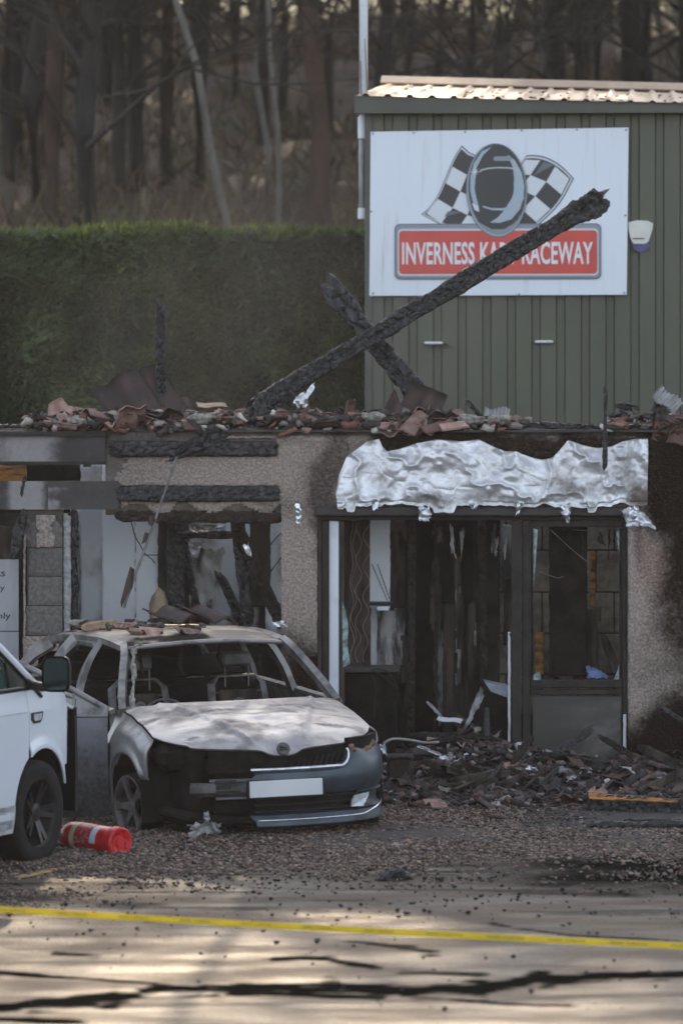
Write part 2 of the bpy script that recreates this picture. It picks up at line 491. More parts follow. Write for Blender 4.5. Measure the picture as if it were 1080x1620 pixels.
def stones(N, x0, x1, y0, y1, smin, smax, dens, seed):
    r = np.random.default_rng(seed)
    x = r.uniform(x0, x1, N); y = r.uniform(y0, y1, N)
    keep = r.uniform(0, 1, N) < dens(x, y)
    x, y = x[keep], y[keep]; n = len(x)
    s = smin+(smax-smin)*r.uniform(0, 1, n)**2.2
    base = np.array([[1,0,0],[-1,0,0],[0,1,0],[0,-1,0],[0,0,1],[0,0,-1],[.62,.62,.5],[-.62,.62,.45],[-.62,-.62,.5],[.62,-.62,.45]], float)
    fc = np.array([[0,6,4],[6,2,4],[2,7,4],[7,1,4],[1,8,4],[8,3,4],[3,9,4],[9,0,4],[6,0,5],[2,6,5],[7,2,5],[1,7,5],[8,1,5],[3,8,5],[9,3,5],[0,9,5]])
    S = base[None]*(1+r.uniform(-.28, .28, (n, 10, 1)))*np.stack([r.uniform(.7, 1.3, n), r.uniform(.7, 1.2, n), r.uniform(.45, .8, n)], 1)[:, None]*s[:, None, None]
    th = r.uniform(0, 6.28, n); c, sn = np.cos(th), np.sin(th)
    P = np.empty_like(S); P[..., 0] = S[..., 0]*c[:, None]-S[..., 1]*sn[:, None]; P[..., 1] = S[..., 0]*sn[:, None]+S[..., 1]*c[:, None]; P[..., 2] = S[..., 2]
    z = bed_z(x, y)+s*.28
    P += np.stack([x, y, z], 1)[:, None]
    Fc = (fc[None]+(np.arange(n)*10)[:, None, None]).reshape(-1, 3)
    return P.reshape(-1, 3), Fc, n, r
MT['stone'] = mat('gravel_stone', (.29, .205, .16), (.15, .108, .085), .9, scale=25, attrcol='shade', bump=.3, bscale=120)
MT['stone_dark'] = mat('charred_crumb', (.045, .038, .034), (.02, .018, .017), .85, scale=25, attrcol='shade')
def stone_obj(name, mt, label, args):
    V, Fc, n, r = stones(*args)
    o = put(name, V, Fc, MT[mt], origin=(0, 0, 0)); tag(o, label, 'gravel', kind='stuff')
    sh = np.repeat(np.clip(r.normal(.66, .34, (n, 1)), .18, 1.7)*(1+r.normal(0, .07, (n, 3))), 10, axis=0)
    ca = o.data.attributes.new('shade', 'FLOAT_COLOR', 'POINT')
    ca.data.foreach_set('color', np.hstack([sh, np.ones((len(sh), 1))]).astype(np.float32).ravel())
    return o
patch = lambda x, y: fbm(np.stack([x, y*1.6, x*0], 1), 1.1, 55, 4)
stone_obj('gravel', 'stone', 'brown grey loose gravel covering the ground around the burnt car',
          (95000, -3.0, 3.0, -4.2, 4.4, .006, .019, lambda x, y: np.where(y < np.interp(x, xs, edge), sstep(-2.6, .2, y-np.interp(x, xs, edge))*(.10+.9*sstep(.42, .62, patch(x, y))), .92)*np.where((x > 1.3) & (y > .5), .25, 1), 5))
stone_obj('gravel', 'stone_dark', 'scattered dark crumbs of charred debris over the asphalt',
          (22000, -3.2, 3.2, -8.5, 3.6, .006, .022, lambda x, y: .022+.03*(y > -5.5)+.75*sstep(-5.6, -1.5, y)*sstep(.45, .68, patch(x*1.3+7, y*1.6))*np.interp(x, [-3, 0, 1.2, 3], [.7, .5, .9, 1.0])+.9*sstep(.8, 1.8, x)*sstep(-1.2, .6, y), 6))

# ================================================================ HEDGE
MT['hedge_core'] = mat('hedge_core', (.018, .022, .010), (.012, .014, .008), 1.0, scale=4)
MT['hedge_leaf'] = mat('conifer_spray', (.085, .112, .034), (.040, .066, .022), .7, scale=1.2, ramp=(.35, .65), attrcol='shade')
def leaf_cloud(P, D, Nn, L, Wd, seed, kink=.15):
    """leaf sprays: a bent pair of quads at P, direction D, facing Nn"""
    r = np.random.default_rng(seed); n = len(P)
    D = D/np.linalg.norm(D, axis=1, keepdims=True)
    S = np.cross(D, Nn); S /= np.maximum(np.linalg.norm(S, axis=1, keepdims=True), 1e-6)
    L = L[:, None]; Wd = Wd[:, None]
    M_ = P+D*L*.5+Nn*L*kink*.5; T = P+D*L
    V = np.stack([P-S*Wd*.25, P+S*Wd*.25, M_+S*Wd*.5, T, M_-S*Wd*.5], 1).reshape(-1, 3)
    b = np.arange(n)[:, None]*5
    Q = np.hstack([b, b+1, b+2]); Q2 = np.hstack([b, b+2, b+4]); Q3 = np.hstack([b+4, b+2, b+3])
    return V, np.vstack([Q, Q2, Q3])
def translucent(m, f, k=1.0):
    nt = m.node_tree; p = nt.nodes['Principled BSDF']; t = nt.nodes.new('ShaderNodeBsdfTranslucent'); x = nt.nodes.new('ShaderNodeMixShader'); x.inputs[0].default_value = f
    nt.links.new(p.inputs['Base Color'].links[0].from_socket, t.inputs[0])
    nt.links.new(p.outputs[0], x.inputs[1]); nt.links.new(t.outputs[0], x.inputs[2]); nt.links.new(x.outputs[0], nt.nodes['Material Output'].inputs[0])
translucent(MT['hedge_leaf'], .4)
def shade_attr(o, sh, per):
    sh = np.repeat(sh, per, axis=0)
    ca = o.data.attributes.new('shade', 'FLOAT_COLOR', 'POINT')
    ca.data.foreach_set('color', np.hstack([sh, np.ones((len(sh), 1))]).astype(np.float32).ravel())
HX0, HX1, HYF, HYB = -9.0, .95, 12.8, 14.6
htop = CAMH+(HORIZON-372)/(F/43.0)
hedge = thing('hedge', 'tall clipped dark green conifer hedge behind the burnt shop', 'hedge', (-4, 13.5, 0))
gx, gz = np.meshgrid(np.linspace(HX0, HX1, 90), np.linspace(0, htop-.12, 44), indexing='ij')
def hface(x, z):
    P = np.stack([x, x*0, z], -1)
    return HYF + (fbm(P, .9, 60, 4)-.5)*1.0 + (fbm(P, 3.0, 61, 3)-.5)*.55
def htopz(x, y): 
    P = np.stack([x, y, x*0], -1)
    return htop + (fbm(P, 1.0, 64, 3)-.5)*.26 + (x+4)*.012
gy = hface(gx, gz)
fr = np.stack([gx, gy+.10, gz], -1)
tx, ty = np.meshgrid(np.linspace(HX0, HX1, 90), np.linspace(.05, 1.8, 10), indexing='ij')
tp = np.stack([tx, fr[:, -1:, 1]+ty, htopz(tx, ty)-.12], -1)
bk = np.stack([gx[:, :1], gx[:, :1]*0+HYB+.3, gx[:, :1]*0], -1)
core = np.concatenate([fr, tp, bk], axis=1)
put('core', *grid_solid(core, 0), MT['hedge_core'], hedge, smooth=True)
N_ = 170000
x = RNG.uniform(HX0, HX1, N_); z = RNG.uniform(1.6, htop, N_)
y = hface(x, z)+RNG.uniform(-.04, .14, N_)
P = np.stack([x, y, z], 1)
bias = fbm(P, 1.3, 66, 3)-.5
D = np.stack([RNG.normal(.45, .5, N_)+bias*2.2, RNG.normal(-.7, .3, N_), RNG.normal(.15, .5, N_)], 1)
Nn = np.stack([RNG.normal(0, .4, N_), RNG.normal(-.7, .3, N_), RNG.normal(.6, .3, N_)], 1); Nn /= np.linalg.norm(Nn, axis=1, keepdims=True)
nt_ = 30000
x2 = RNG.uniform(HX0, HX1, nt_); y2 = RNG.uniform(0, 1.7, nt_)**1.0
z2 = htopz(x2, y2)-.10; yb = hface(x2, z2*0+htop-.2)
P2 = np.stack([x2, yb+y2, z2], 1)
D2 = np.stack([RNG.normal(.25, .5, nt_), RNG.normal(-.1, .4, nt_), RNG.uniform(.3, 1.1, nt_)], 1)
N2 = np.stack([RNG.normal(0, .5, nt_), RNG.normal(-.8, .3, nt_), RNG.normal(.1, .3, nt_)], 1); N2 /= np.linalg.norm(N2, axis=1, keepdims=True)
V, Fc = leaf_cloud(np.vstack([P, P2]), np.vstack([D, D2]), np.vstack([Nn, N2]), np.concatenate([RNG.uniform(.06, .15, N_), RNG.uniform(.08, .22, nt_)]), np.concatenate([RNG.uniform(.022, .048, N_), RNG.uniform(.025, .05, nt_)]), 1)
fol = put('foliage', V, Fc.astype(int), MT['hedge_leaf'], hedge); fol['kind'] = 'stuff'
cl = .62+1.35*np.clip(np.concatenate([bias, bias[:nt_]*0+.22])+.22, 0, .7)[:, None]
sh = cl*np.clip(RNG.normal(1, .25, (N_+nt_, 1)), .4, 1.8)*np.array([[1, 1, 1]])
sh[N_:] *= np.array([[1.25, 1.12, .75]])  # top sprays tinted lighter and yellower, painting in a sunlit fringe
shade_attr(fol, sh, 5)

# ================================================================ TREES on the wooded slope
MT['bark'] = mat('bark', (.032, .026, .020), (.016, .014, .011), .95, scale=6, stretch=(1, 1, .25), bump=.6, bscale=20, bdist=.05, rand=.3)
MT['bark_pale'] = mat('pale_bark', (.13, .118, .10), (.06, .055, .046), .9, scale=4, stretch=(1, 1, .3), ramp=(.4, .7), rand=.15)
MT['bark_red'] = mat('reddish_pine_bark', (.075, .044, .030), (.035, .025, .019), .95, scale=3, stretch=(1, 1, .4), ramp=(.4, .65))
MT['twig'] = mat('twigs', (.034, .027, .020), (.02, .016, .013), .95, scale=1)
MT['needle'] = mat('dark_needles', (.020, .028, .013), (.030, .036, .016), .9, scale=1, attrcol='shade')
def bare_tree(seed, h=15, lean=0.0, r0=.115, nb=34, tw=170, first=.09):
    r = random.Random(seed)
    tr = MB(); cr_ = MB()
    pts = [Vector((0, 0, -.4))]
    dx, dy = lean, 0
    for k in range(1, 11):
        t = k/10
        pts.append(Vector((dx*t*h + r.uniform(-.12, .12), dy*t*h+r.uniform(-.12, .12), t*h)))
    tr.sweep(pts, [r0*(1-.8*k/10)+.01 for k in range(11)], 9)
    tw_ends = []
    for b in range(nb):
        t = first+(1-first)*(b+r.random())/nb
        k = min(9, int(t*10)); base = pts[k].lerp(pts[k+1], t*10-k)
        az = r.uniform(0, 6.28); ln = h*r.uniform(.12, .30)*(1.15-t*.7)
        d = Vector((math.cos(az), math.sin(az), r.uniform(.15, .9))).normalized()
        bp = [base]; 
        for s in range(4):
            d = (d+Vector((r.uniform(-.25, .25), r.uniform(-.25, .25), r.uniform(-.12, .22)))).normalized()
            bp.append(bp[-1]+d*ln/4)
        rb = r0*.38*(1-t*.6)
        cr_.sweep(bp, [rb, rb*.75, rb*.5, rb*.3, .006], 5, cap=False)
        for s in range(tw // nb + 3):
            q = r.randint(1, 3); p0 = bp[q].lerp(bp[q+1], r.random())
            d2 = (d+Vector((r.uniform(-1, 1), r.uniform(-1, 1), r.uniform(-.5, .9)))).normalized(); l2 = ln*r.uniform(.25, .6)
            p1 = p0+d2*l2*.5+Vector((0, 0, r.uniform(-.1, .1))); p2 = p1+(d2+Vector((r.uniform(-.5, .5), r.uniform(-.5, .5), r.uniform(-.3, .3)))).normalized()*l2*.5
            cr_.sweep([p0, p1, p2], [.022, .014, .006], 3, cap=False)
            for u in range(5):
                a_ = p0.lerp(p1, r.random()) if r.random() < .4 else p1.lerp(p2, r.random())
                d3 = (d2+Vector((r.uniform(-1.2, 1.2), r.uniform(-1.2, 1.2), r.uniform(-.9, .9)))).normalized()
                cr_.sweep([a_, a_+d3*l2*r.uniform(.2, .5)], [.011, .004], 3, cap=False)
    return tr, cr_
def conifer(seed, h=14, first=.25, spread=2.6):
    r = np.random.default_rng(seed); tr = MB()
    tr.sweep([(0, 0, -.4), (.05, .03, h*.5), (0, 0, h)], [.2, .13, .02], 9)
    P, D = [], []
    for k in range(110):
        t = first+(1-first)*k/110; az = r.uniform(0, 6.28); ln = spread*(1.1-t)*r.uniform(.6, 1.15)
        d = np.array([math.cos(az), math.sin(az), r.uniform(-.35, .1)])
        tr.sweep([(0, 0, t*h), tuple(d*ln*.5+np.array([0, 0, t*h])), tuple(d*ln+np.array([0, 0, t*h-.12*ln]))], [.035, .02, .006], 3, cap=False)
        nn = int(60*ln)
        s = r.uniform(.15, 1, nn)
        p = d[None]*s[:, None]*ln+np.array([0, 0, t*h])+r.normal(0, .14, (nn, 3))
        P.append(p); D.append(d[None]+r.normal(0, .6, (nn, 3))+np.array([0, 0, -.35]))
    P = np.vstack(P); D = np.vstack(D); n = len(P)
    Nn = r.normal(0, .5, (n, 3))+np.array([0, 0, .8]); Nn /= np.linalg.norm(Nn, axis=1, keepdims=True)
    V, Fc = leaf_cloud(P, D, Nn, r.uniform(.15, .4, n), r.uniform(.05, .12, n), seed)
    return tr, V, Fc, np.clip(r.normal(1, .3, (n, 1)), .3, 2)*np.ones((1, 3))
def make_bare(x, y, seed, label, group, mt='bark', **k):
    t = thing('bare_tree', label, 'tree', (x, y, float(hillz(x, y))), group=group)
    tr, c = bare_tree(seed, **k)
    tr.build('trunk', MT[mt], t, world=False, smooth=True)
    c.build('crown', MT['twig'], t, world=False)
    return t
def copy_tree(t, loc, rz, sc, label=None, group=None):
    c = t.copy(); COL.objects.link(c); c.location = loc; c.rotation_euler = (0, 0, rz); c.scale = (sc, sc, sc)
    if label: c['label'] = label
    if group: c['group'] = group
    for ch in list(t.children):
        d = ch.copy(); COL.objects.link(d); d.parent = c
        for g in list(ch.children):
            e = g.copy(); COL.objects.link(e); e.parent = d
    return c
GB = 'bare trees on the wooded slope'
protos = [make_bare(*W(60, 0, 66).xy, 1, 'thin grey bare tree with tangled twigs on the wooded slope', GB),
          make_bare(*W(180, 0, 72).xy, 2, 'thin grey bare tree with tangled twigs on the wooded slope', GB, h=17, r0=.14),
          make_bare(*W(700, 0, 80).xy, 3, 'thin grey bare tree with tangled twigs on the wooded slope', GB, h=14, r0=.085, first=.12),
          make_bare(*W(920, 0, 70).xy, 4, 'thin grey bare tree with tangled twigs on the wooded slope', GB, h=16, first=.06, nb=40)]
# trees the photograph lets one tell apart
def lean_tree(px0, py0, px1, py1, d, label, mt, seed, r0, **k):
    a = W(px0, py0, d); b = W(px1, py1, d); z0 = float(hillz(a.x, a.y)); sl = (b.x-a.x)/(b.z-a.z)
    return make_bare(a.x-sl*(a.z-z0), a.y, seed, label, None, mt, lean=sl, r0=r0, **k)
lean_tree(372, 360, 285, 10, 60, 'pale slender trunk leaning left, tallest pale tree above the hedge', 'bark_pale', 21, .048, h=13, nb=14, tw=40, first=.45)
lean_tree(412, 360, 416, 60, 63, 'thin pale upright trunk just right of the leaning pale tree', 'bark_pale', 22, .042, h=12, nb=14, tw=40, first=.4)
lean_tree(432, 360, 428, 200, 60, 'thin pale crooked sapling forking low above the hedge', 'bark_pale', 23, .036, h=9, nb=12, tw=30, first=.3)
lean_tree(505, 360, 498, 60, 64, 'reddish pine trunk left of the tall white pole', 'bark_red', 24, .15, h=15, nb=16, tw=50, first=.4)
lean_tree(86, 370, 84, 60, 63, 'reddish brown trunk over the far end of the hedge', 'bark_red', 25, .15, h=15, nb=18, tw=50, first=.35)
lean_tree(210, 370, 214, 60, 68, 'dark brown trunk midway along the hedge top', 'bark', 26, .13, h=15, nb=18, tw=60, first=.3)
lean_tree(265, 370, 258, 60, 70, 'dark straight trunk close left of the leaning pale tree', 'bark', 27, .14, h=15, nb=18, tw=60, first=.35)
rr = random.Random(5)
for k in range(64):
    d = rr.uniform(64, 124) if k > 10 else rr.uniform(60, 76); px = rr.uniform(-160, 1240)
    p = W(px, 0, d)
    copy_tree(protos[k % 4], (p.x, p.y, float(hillz(p.x, p.y))), rr.uniform(0, 6.28), rr.uniform(.75, 1.2))
con = []
for k, (px, d) in enumerate([(20, 75), (120, 96)]):
    p = W(px, 0, d)
    t = thing('conifer_tree', 'dark needled conifer among the bare trees on the slope', 'tree', (p.x, p.y, float(hillz(p.x, p.y))), group='dark conifers on the wooded slope')
    tr, V, Fc, sh = conifer(40+k, h=15+2*k)
    tr.build('trunk', MT['bark'], t, world=False, smooth=True)
    o = put('crown', V, Fc.astype(int), MT['needle'], t, world=False); shade_attr(o, sh, 5)
    con.append(t)
for k, (px, d) in enumerate([(-60, 72), (60, 104), (170, 90), (300, 132), (400, 138), (560, 128), (700, 134), (820, 128), (-20, 118), (130, 130), (900, 136), (1130, 130), (250, 142), (500, 146), (620, 140), (-120, 132), (230, 118), (640, 112), (760, 120), (880, 84), (1000, 72), (1090, 66), (1010, 100), (1150, 90), (960, 118), (340, 122), (480, 116)]):
    p = W(px, 0, d)
    copy_tree(con[k % 2], (p.x, p.y, float(hillz(p.x, p.y))), rr.uniform(0, 6.28), rr.uniform(.9, 1.2))
# brambles and dead bracken over the slope
n = 26000
x = RNG.uniform(-11, 11, n); y = 15+RNG.uniform(0, 1, n)**1.3*75; z = hillz(x, y)
P = np.stack([x, y, z], 1); pn = fbm(P, .35, 90, 4)
k = pn > .46
P = P[k]; n = len(P)
D = np.stack([RNG.normal(0, .6, n), RNG.normal(-.1, .5, n), RNG.uniform(.3, 1.2, n)], 1)
Nn = RNG.normal(0, 1, (n, 3)); Nn /= np.linalg.norm(Nn, axis=1, keepdims=True)
V, Fc = leaf_cloud(P, D, Nn, RNG.uniform(.2, .9, n), RNG.uniform(.02, .08, n), 3, .4)
MT['bramble'] = mat('bracken', (.085, .075, .035), (.10, .055, .032), .95, scale=.5, ramp=(.4, .6), attrcol='shade')
o = put('undergrowth', V, Fc.astype(int), MT['bramble'], origin=(0, 0, 0)); tag(o, 'tangled bramble and dead bracken on the wooded slope', 'undergrowth', kind='stuff')
shade_attr(o, np.clip(RNG.normal(.9, .35, (n, 1)), .2, 2)*np.ones((1, 3)), 5)
# ================================================================ METAL SHED with the raceway sign
SD, SYAW = 40.5, R(-4.0)
so = W(583, 660, SD); so.z = 0
shed = thing('metal_shed', 'olive green ribbed metal shed with pale sheet roof behind the burnt shop', 'shed', so, (0, 0, SYAW))
SS = F/SD
MT['olive'] = mat('olive_cladding', (.092, .092, .060), (.076, .077, .052), .5, scale=1.5, stretch=(1, 1, .3), ramp=(.3, .7), bump=.1, bscale=30, metal=.1)
MT['olive_dark'] = mat('olive_trim', (.072, .074, .054), (.06, .06, .045), .5, scale=3)
MT['roofsheet'] = mat('weathered_roof_sheet', (.36, .25, .16), (.24, .155, .095), .6, scale=3, stretch=(1, .4, 1), ramp=(.35, .7), bump=.2, bscale=40)
MT['moss'] = mat('moss', (.05, .04, .025), (.025, .022, .015), 1.0, scale=20)
sz = lambda py: CAMH+(HORIZON-py)/SS
sx = lambda px: (px-583)/SS
SW, SDP = 7.0, 7.0
wall_top = sz(176)
# ribbed front: box profile, repeated
def ribbed(x0, x1, pitch, dep, tops):
    pts = []; x = x0
    while x < x1-.01:
        pts += [(x, 0), (x+pitch*.60, 0), (x+pitch*.66, dep), (x+pitch*.94, dep)]
        x += pitch
    pts.append((x1, 0)); return pts
prof = ribbed(0, SW, .228, .030, 0)
V = [(x, y, 0) for x, y in prof]+[(x, y, wall_top) for x, y in prof]; k = len(prof)
clad = put('front_cladding', V, [[i, i+1, i+1+k, i+k] for i in range(k-1)], MT['olive'], shed, world=False)
prof = ribbed(0, SDP, .228, .030, 0)
V = [(y-.002, x, 0) for x, y in prof]+[(y-.002, x, wall_top+.0) for x, y in prof]; k = len(prof)
put('side_cladding', V, [[i+k, i+1+k, i+1, i] for i in range(k-1)], MT['olive'], shed, world=False)
b = MB(); b.box((-.035, -.03, 0), (.03, -.003, wall_top)); b.box((-.035, -.003, 0), (-.006, .05, wall_top)); b.build('corner_trim', MT['olive_dark'], shed, world=False)
b = MB(); b.box((SW-.03, .04, 0), (SW, SDP, wall_top)); b.box((0.03, SDP-.03, 0), (SW-.04, SDP, wall_top)); b.build('rear_wall', MT['olive'], shed, world=False)
# eaves board, its top edge falling to the right
b = MB()
x0, x1 = sx(562), SW+.1
zt0, zt1 = sz(154), sz(154)-.09*(x1-x0)/3.0
b.prism([(x0, -.16, sz(181)), (x1, -.16, sz(181)-.02), (x1, -.16, zt1), (x0, -.16, zt0)], (0, .03, 0))
b.prism([(x0, -.128, sz(181)), (x1, -.128, sz(181)-.02), (x1, -.128, sz(181)), (x0, -.128, sz(181)+.02)], (0, .13, 0))
b.build('fascia_board', MT['olive_dark'], shed, world=False)
# roof sheets rising away from the eave
rp, zr = [], sz(135)
def rz(x, y): return (sz(154) - .03*(x-x0)) + (y+.18)*.10
nx_, pit = 0, .203
rprof = []
x = x0+.02
while x < SW:
    rprof += [(x, 0), (x+.055, .0), (x+.075, .022), (x+.105, .022), (x+.125, 0)]
    x += pit
Pg = np.array([[(x, y, rz(x, y)+h+.005) for x, h in rprof] for y in np.linspace(-.19, 3.6, 14)])
sheet = surf('roof_sheet', Pg, MT['roofsheet'], shed, .0, smooth=False)
for q in range(14):       # separate lengths of sheet overlap: lap edges stand proud
    pass
b = MB(); b.prism([(x0+.02, 3.45, rz(x0, 3.45)+.03), (SW, 3.45, rz(SW, 3.45)+.03), (SW, 3.7, rz(SW, 3.6)+.10), (x0+.02, 3.7, rz(x0, 3.6)+.10)], (0, 0, .012))
b.build('ridge_flashing', MT['roofsheet'], shed, world=False)
Pg = np.array([[(x, y, rz(x, 3.6)-(y-3.6)*.1) for x in (x0+.02, SW)] for y in (3.72, SDP+.2)])
surf('rear_roof_sheet', Pg, MT['roofsheet'], shed, .01, smooth=False)
b = MB(); r = random.Random(3)
for q in range(110):
    xx = x0+r.uniform(.05, 1)*SW*.55; yy = r.uniform(-.1, 3.3)*r.random(); s = r.uniform(.007, .017)
    m = Matrix.Translation((xx, yy, rz(xx, yy)+.012+r.choice([0, .0, .03])))@Matrix.Diagonal((s*r.uniform(.8, 1.6), s*1.6, s*.9, 1))
    V = [m@Vector(v) for v in [(1,0,0),(0,1,0),(-1,0,0),(0,-1,0),(.6,.6,.7),(-.6,.5,.8),(-.5,-.6,.7),(.6,-.6,.8)]]
    b.add(V, [[0,1,4],[1,5,4],[1,2,5],[2,6,5],[2,3,6],[3,7,6],[3,0,7],[0,4,7],[4,5,6,7]])
o = b.build('moss_clump', MT['moss'], shed, world=False); o['kind'] = 'stuff'
# screws on the cladding
b = MB()
for q in range(30):
    b.box((.07+q*.228-.006, -.008, sz(546)-.006), (.07+q*.228+.006, -.0005, sz(546)+.006))
b.build('fixing_screw', MT['olive_dark'], shed, world=False)

# two white bracket lamps on the cladding
MT['whitepaint'] = mat('white_paint', (.70, .72, .75), (.55, .56, .57), .45, scale=12, ramp=(.5, .8))
for i_, (px, py, lb) in enumerate([(689, 543, 'white flat bracket on the green cladding, between the crossed charred beams and the sign'), (863, 541, 'white flat bracket on the green cladding, farther from the charred beams')]):
    p = W(px, py, SD-.02)
    t = thing('wall_bracket', lb, 'bracket', p, (0, 0, SYAW), 'white brackets on the shed wall')
    b = MB(); b.box((-.10, -.16, -.012), (.07, -.02, .012), None, .008); b.build('bracket_arm', MT['whitepaint'], t, world=False)
    b = MB(); b.prism([(.07, -.10, -.010), (.12, -.03, -.03), (.12, -.03, -.015), (.07, -.10, .010)], (0, .03, 0)); b.box((.06, -.03, -.05), (.16, .03, -.03)); b.build('wall_plate', MT['olive_dark'], t, world=False)

# white pole / flue up the shed corner
pp = W(574, 340, SD+.1)
pole = thing('white_pole', 'tall white pole beside the shed corner with a thinner grey pipe below', 'pole', (pp.x, pp.y, sz(345)))
MT['greypipe'] = mat('weathered_pipe', (.36, .36, .37), (.16, .15, .145), .6, scale=5, stretch=(1, 1, .4), ramp=(.4, .65))
x_ = pp.x+.005; y_ = pp.y
z1 = sz(200); z2 = sz(340)
b = MB(); b.sweep([(x_, y_, sz(215)), (x_, y_, sz(-260))], .040, 14); b.build('upper_pole', MT['whitepaint'], pole, smooth=True)
b = MB(); b.sweep([(x_-.02, y_, sz(345)), (x_-.02, y_, sz(215))], .026, 12); b.build('lower_pipe', MT['greypipe'], pole, smooth=True)
for zc, hh in ((sz(201), .10), (sz(337), .05)):
    b = MB(); b.sweep([(x_-.01, y_, zc-hh), (x_-.01, y_, zc+hh)], .045, 14); b.box((x_, y_-.02, zc-hh*.8), (x_+.10, y_+.02, zc-hh*.1)); b.build('pipe_clamp', MT['whitepaint'], pole)
b = MB(); pts = [(x_+.01, y_-.036, sz(60)), (x_+.03, y_-.04, sz(130)), (x_+.035, y_-.05, sz(180)), (x_-.02, y_-.05, sz(150)), (x_-.03, y_-.036, sz(95))]
b.sweep([Vector(p) for p in cr(pts, 20)], .004, 5); b.build('cable', MT['black'], pole)

# alarm box
p = W(1012, 378, SD-.16)
al = thing('alarm_box', 'white and blue wedge shaped alarm box on the shed wall beside the sign', 'alarm box', p, (0, 0, SYAW))
S1 = 1/SS
pl = [(-19, 26), (-5, 29), (12, 28), (20, 24), (19, 14), (13, -4), (8, -8), (-10, -8), (-14, -3), (-18, 12)]
b = MB(); b.prism([(x*S1, -.05, z*S1) for x, z in pl], (0, .10, 0)); b.build('cover', mat('cream_plastic', (.66, .66, .58), (.58, .58, .52), .5, scale=8), al, world=False)
pl = [(-14, -4), (-9, -9), (8, -9), (15, -2), (14, -12), (9, -19), (0, -22), (-7, -19), (-12, -12)]
b = MB(); b.prism([(x*S1, -.045, z*S1) for x, z in pl], (0, .09, 0)); b.build('blue_lens', mat('blue_lens', (.03, .035, .16), (.02, .022, .10), .3, scale=10), al, world=False)
b = MB(); b.box((-12*S1, -.054, -.5*S1), (6*S1, -.051, 1.0*S1)); b.build('printed_strip', MT['black'], al, world=False)

# ---- the sign
def sgn(name, label, parent=None, d=SD, **k): pass
SGO = W(584, 468, SD-.06)
sg = thing('raceway_sign', 'large white raceway sign with chequered flags and black helmet on the shed', 'sign', SGO, (0, 0, SYAW))
def S2(px, py, lay=0): return Vector(((px-584)/SS, -.004-.0016*lay, (468-py)/SS))
def flat(name, poly, lay, mt, parent=sg):
    V = [S2(x, y, lay) for x, y in poly]
    tri = tessellate_polygon([V])
    fs = []
    for t in tri:
        nrm = (V[t[1]]-V[t[0]]).cross(V[t[2]]-V[t[0]])
        fs.append(list(t) if nrm.y < 0 else list(t)[::-1])
    return put(name, [tuple(v) for v in V], fs, mt, parent, world=False)
def zm(x, y): return (620+x/3.176, 200+y/3.176)          # enlarged-view coordinates to photo pixels
def rounded(x0, y0, x1, y1, r, n=6):
    o = []
    for cx, cy, a0 in ((x1-r, y0+r, -90), (x1-r, y1-r, 0), (x0+r, y1-r, 90), (x0+r, y0+r, 180)):
        for k in range(n+1):
            a = R(a0+90*k/n); o.append((cx+r*math.cos(a), cy+r*math.sin(a)))
    return o
def pm(name, c, rough=.35, c2=None): return mat(name, c, c2, rough, scale=4)
SB = mat('sign_white', (.70, .74, .79), (.46, .48, .48), .35, scale=3.2, stretch=(4, 1, .3), ramp=(.52, .85))
K_ = pm('print_black', (.010, .010, .012)); KW = pm('print_white', (.62, .65, .68)); KG = pm('print_grey', (.10, .115, .145)); KL = pm('print_pale_blue', (.34, .41, .47))
KM = pm('print_mid_grey', (.22, .24, .28)); KS = pm('print_silver', (.42, .46, .52)); KR = pm('print_red', (.60, .055, .035), .4, (.52, .05, .035)); KT = pm('print_letter_white', (.72, .72, .74))
b = MB(); P4 = [S2(586, 209), S2(992, 204), S2(989, 467), S2(584, 468)]
b.prism([Vector((v.x, -.002, v.z)) for v in P4], (0, .025, 0)); b.build('board', SB, sg, world=False)
for i_, (x, y) in enumerate([(654, 211), (735, 210), (824, 208), (911, 207), (590, 212), (988, 208), (587, 335), (987, 342), (590, 464), (700, 466), (820, 466), (985, 464)]):
    q = S2(x, y); b = MB(); b.lathe([(.010, 0), (.010, .006), (.004, .009)], 8, Matrix.Translation((q.x, -.003, q.z))@Matrix.Rotation(R(90), 4, 'X')); b.build('bolt', KM, sg, world=False)
# flags
def flagpart(E0, vec_fn, nu, nv, first_black, outline, lay):
    flat('flag_border', [zm(*p) for p in outline[0]], lay, KG)
    flat('flag_edging', [zm(*p) for p in outline[1]], lay+1, KW)
    flat('flag_field', [zm(*p) for p in outline[2]], lay+2, K_)
    for i in range(nu):
        for j in range(nv):
            if (i+j) % 2 == first_black: continue
            qs = []
            for a, c in ((i, j), (i+1, j), (i+1, j+1), (i, j+1)):
                qs.append(zm(*vec_fn(a/nu, c/nv)))
            flat('flag_check', qs, lay+3, KW if (i+j) % 4 else KW)
def bez(p, t): 
    p = np.array(p, float); return (1-t)**3*p[0]+3*(1-t)**2*t*p[1]+3*(1-t)*t*t*p[2]+t**3*p[3]
L0 = [(345, 122), (275, 230), (270, 350), (172, 440)]; L1 = [(560, 222), (500, 330), (480, 450), (400, 555)]
lf = lambda u, v: tuple(bez(L0, v)*(1-u)+bez(L1, v)*u+np.array([0, 10*math.sin(u*3.1)]))
def curve_poly(off):
    left = [tuple(bez(L0, t)) for t in np.linspace(0, 1, 14)]
    return left
def off_poly(pts, k, c):
    return [(c[0]+(x-c[0])*k[0], c[1]+(y-c[1])*k[1]) for x, y in pts]
Lf = [tuple(bez(L0, t)) for t in np.linspace(0, 1, 14)]+[(250, 488), (400, 520), (500, 300), (415, 152)]
g = lambda d: [(x-d*.85, y-d*.3) for x, y in Lf[1:13]]
o1 = [(350, 98)]+g(14)+[(145, 443), (245, 497), (400, 520), (500, 300), (420, 148), (385, 132)]
